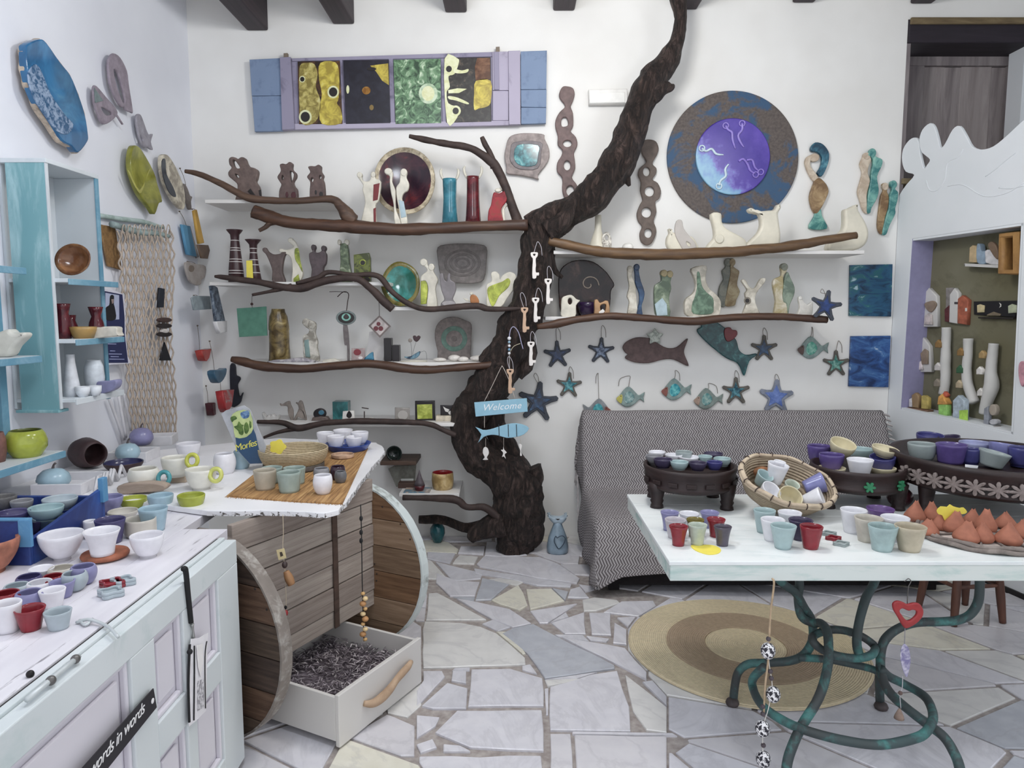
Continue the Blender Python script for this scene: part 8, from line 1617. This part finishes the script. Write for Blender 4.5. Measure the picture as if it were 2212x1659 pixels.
nfig('orange_box', 'orange wooden box frame at the right edge of the niche', 'box', [('frame', kn((1324, 86), (1470, 70), (1470, 395), (1315, 388)), .09, wood('#8a5f28', '#b8873f', (6, 6, 20)), 0, [kn((1365, 120), (1470, 108), (1470, 355), (1360, 355))]), ('back', kn((1365, 120), (1470, 108), (1470, 355), (1360, 355)), .01, wood('#5f3618', '#85522a', (6, 6, 20)), 0)], .05)
def house(label, pts, m, extra=(), off=0): nfig('wooden_house', label, 'ornament', [('body', kn(*pts), .03, m)] + list(extra), off)
M_hb = wood('#7d6a58', '#a8937c', (9, 9, 9))
house('white wooden house with a brown heart, upper left in the niche', ((685, 560), (742, 490), (800, 552), (806, 780), (665, 782)), M_nw, [('heart', kn((690, 610), (720, 592), (760, 588), (778, 620), (740, 672), (705, 650)), .012, M_hb, .029), ('figure', kn((695, 700), (720, 680), (745, 690), (750, 765), (690, 765)), .015, clay('#c4b8b4', .7), .029)])
house('white wooden house with a round brown door, below the heart house', ((638, 960), (700, 860), (748, 925), (762, 1118), (630, 1118)), M_nw, [('door', kn((660, 980), (690, 945), (715, 960), (715, 1060), (670, 1060)), .012, M_hb, .029), ('figure', kn((640, 1050), (665, 1035), (680, 1100), (638, 1105)), .015, clay('#cfc4c4', .7), .029)])
house('tall white pointed house beside the orange-red one', ((898, 540), (935, 490), (962, 530), (955, 758), (893, 748)), M_nw, [('window', kn((905, 595), (930, 595), (930, 612), (905, 612)), .002, plain('#4a4448'), .03)])
house('orange-red pointed house in the niche', ((958, 572), (992, 545), (1036, 582), (1026, 766), (955, 756)), clay('#a8573a', .7), [('window', kn((985, 640), (1000, 640), (1000, 665), (985, 665)), .002, plain('#e6dcd4'), .03)]); house('small maroon house left of the tall white one', ((858, 650), (892, 620), (892, 746), (860, 742)), clay('#5a2428', .6)); nfig('grey_backdrop', 'thin grey panel behind the tall white house', 'ornament', [('x', kn((846, 490), (905, 488), (900, 742), (845, 742)), .006, clay('#8a8480', .7))], 0)
nfig('night_plaque', 'black night-sky plaque with a moon and two yellow houses', 'plaque', [('board', kn((1060, 592), (1388, 585), (1372, 712), (1062, 690)), .014, plain('#1a171c', .6)), ('moon', kn((1240, 600), (1256, 612), (1256, 630), (1240, 640), (1250, 620)), .003, plain('#e8e4da'), .014), ('house', kn((1078, 620), (1100, 612), (1135, 622), (1132, 672), (1080, 675)), .006, clay('#c9b888', .7), .013), ('house', kn((1310, 625), (1340, 610), (1375, 620), (1372, 675), (1312, 680)), .006, clay('#b5bc9c', .7), .013), ('hill', kn((1150, 690), (1200, 668), (1255, 685), (1250, 698), (1150, 698)), .004, clay('#7d6f58', .7), .013), ('ledge', kn((1110, 708), (1375, 712), (1372, 725), (1110, 718)), .03, plain('#241c1c'), 0)])
M_wbr = worn('#d8d6d2', '#b5b0ac', 8, .6, .75, .7)
for lab, path, tops in (('white painted branch with tiny houses, leftmost in the niche', [(845, 785, 30), (842, 900, 32), (838, 1050, 36), (838, 1180, 34), (822, 1285, 34)], [(810, 910, '#8f6c34'), (805, 1080, '#c9c4c0'), (800, 1200, '#8a7f70')]), ('white painted branch bending right, middle of the niche', [(1008, 868, 34), (1005, 980, 32), (995, 1120, 34), (1010, 1230, 36), (1055, 1345, 38)], [(975, 970, '#8f6c34'), (970, 1100, '#2f5f3c'), (965, 1210, '#b5a484')]), ('white painted branch with a wide foot, rightmost in the niche', [(1198, 905, 34), (1188, 1000, 36), (1178, 1120, 40), (1180, 1230, 52), (1150, 1330, 44), (1130, 1430, 38)], [(1138, 990, '#a88a54'), (1120, 1110, '#dad6d0'), (1125, 1270, '#d0ccc6')])):
    r = thing('white_branch', lab, 'branch', PNi.hit(*kn(path[-1][:2])[0], .04), 'white branches in the niche')
    ps = [PNi.hit(*kn((x, y))[0], .045) for x, y, w_ in path]; s = depth(ps[0]) / F / 3.456
    tube('stem', ps, [w_ * s for x, y, w_ in path], M_wbr, r, 12, 5, .1)
    for x, y, h in tops: slab('tiny_house', PNi, kn((x - 24, y + 26), (x - 24, y - 10), (x, y - 34), (x + 22, y - 8), (x + 22, y + 26)), .03, clay(h, .7), r, .05)
nfig('block_people', 'row of small tan blocks on a brown base in the niche corner', 'ornament', [('base', kn((530, 1372), (752, 1400), (752, 1415), (530, 1388)), .05, wood('#6a4a38', '#8a6448', (6, 6, 6))), ('block', kn((535, 1372), (538, 1285), (558, 1262), (582, 1285), (578, 1375)), .03, clay('#c4a284', .7), .01), ('block', kn((590, 1378), (592, 1320), (612, 1310), (614, 1380)), .03, clay('#c9c4c8', .7), .01), ('block', kn((618, 1382), (612, 1290), (640, 1272), (664, 1295), (662, 1388)), .03, wood('#8a6c48', '#a88a60', (9, 9, 9)), .01), ('block', kn((682, 1392), (685, 1295), (705, 1290), (735, 1310), (735, 1395)), .03, clay('#b5a04c', .7), .01)], .07)
nfig('toy_house', 'small green wooden house with an orange roof in the niche', 'ornament', [('body', kn((822, 1360), (885, 1355), (888, 1460), (826, 1462)), .04, clay('#8cc45c', .6)), ('roof', kn((820, 1360), (828, 1300), (856, 1280), (888, 1345), (888, 1360)), .045, clay('#d89a3c', .6)), ('peak', kn((835, 1295), (856, 1262), (878, 1290), (870, 1305)), .03, clay('#c4583c', .6), .005)], .07)
nfig('toy_house', 'pale blue and lime wooden house in the niche', 'ornament', [('body', kn((932, 1480), (932, 1330), (972, 1290), (1018, 1330), (1014, 1495)), .04, clay('#a9b8c4', .6)), ('lime_door', kn((945, 1490), (945, 1405), (1008, 1400), (1008, 1495)), .006, clay('#a8d43c', .6), .04)], .07)
nfig('grey_heart_stand', 'grey blocks with a round knob on a brown base in the niche', 'ornament', [('block', kn((1150, 1510), (1155, 1390), (1185, 1372), (1190, 1505)), .03, clay('#8a8e98', .6)), ('knob', kn(*el(1220, 1400, 28, 42)), .03, wood('#a09484', '#b8ac9c', (9, 9, 9))), ('base', kn((1080, 1505), (1180, 1520), (1255, 1520), (1262, 1535), (1100, 1535)), .05, wood('#5a4038', '#7a5c50', (6, 6, 6))), ('stone', kn(*el(1225, 1490, 32, 22)), .03, clay('#b5b5ba', .6))], .07)
tag(slab('pink_heart', PR, ((2203, 800), (2205, 785), (2212, 780), (2222, 790), (2225, 810), (2212, 835), (2205, 820)), .012, clay('#c48a98', .6), None), 'pink heart hanging right of the niche at the picture edge', 'ornament')
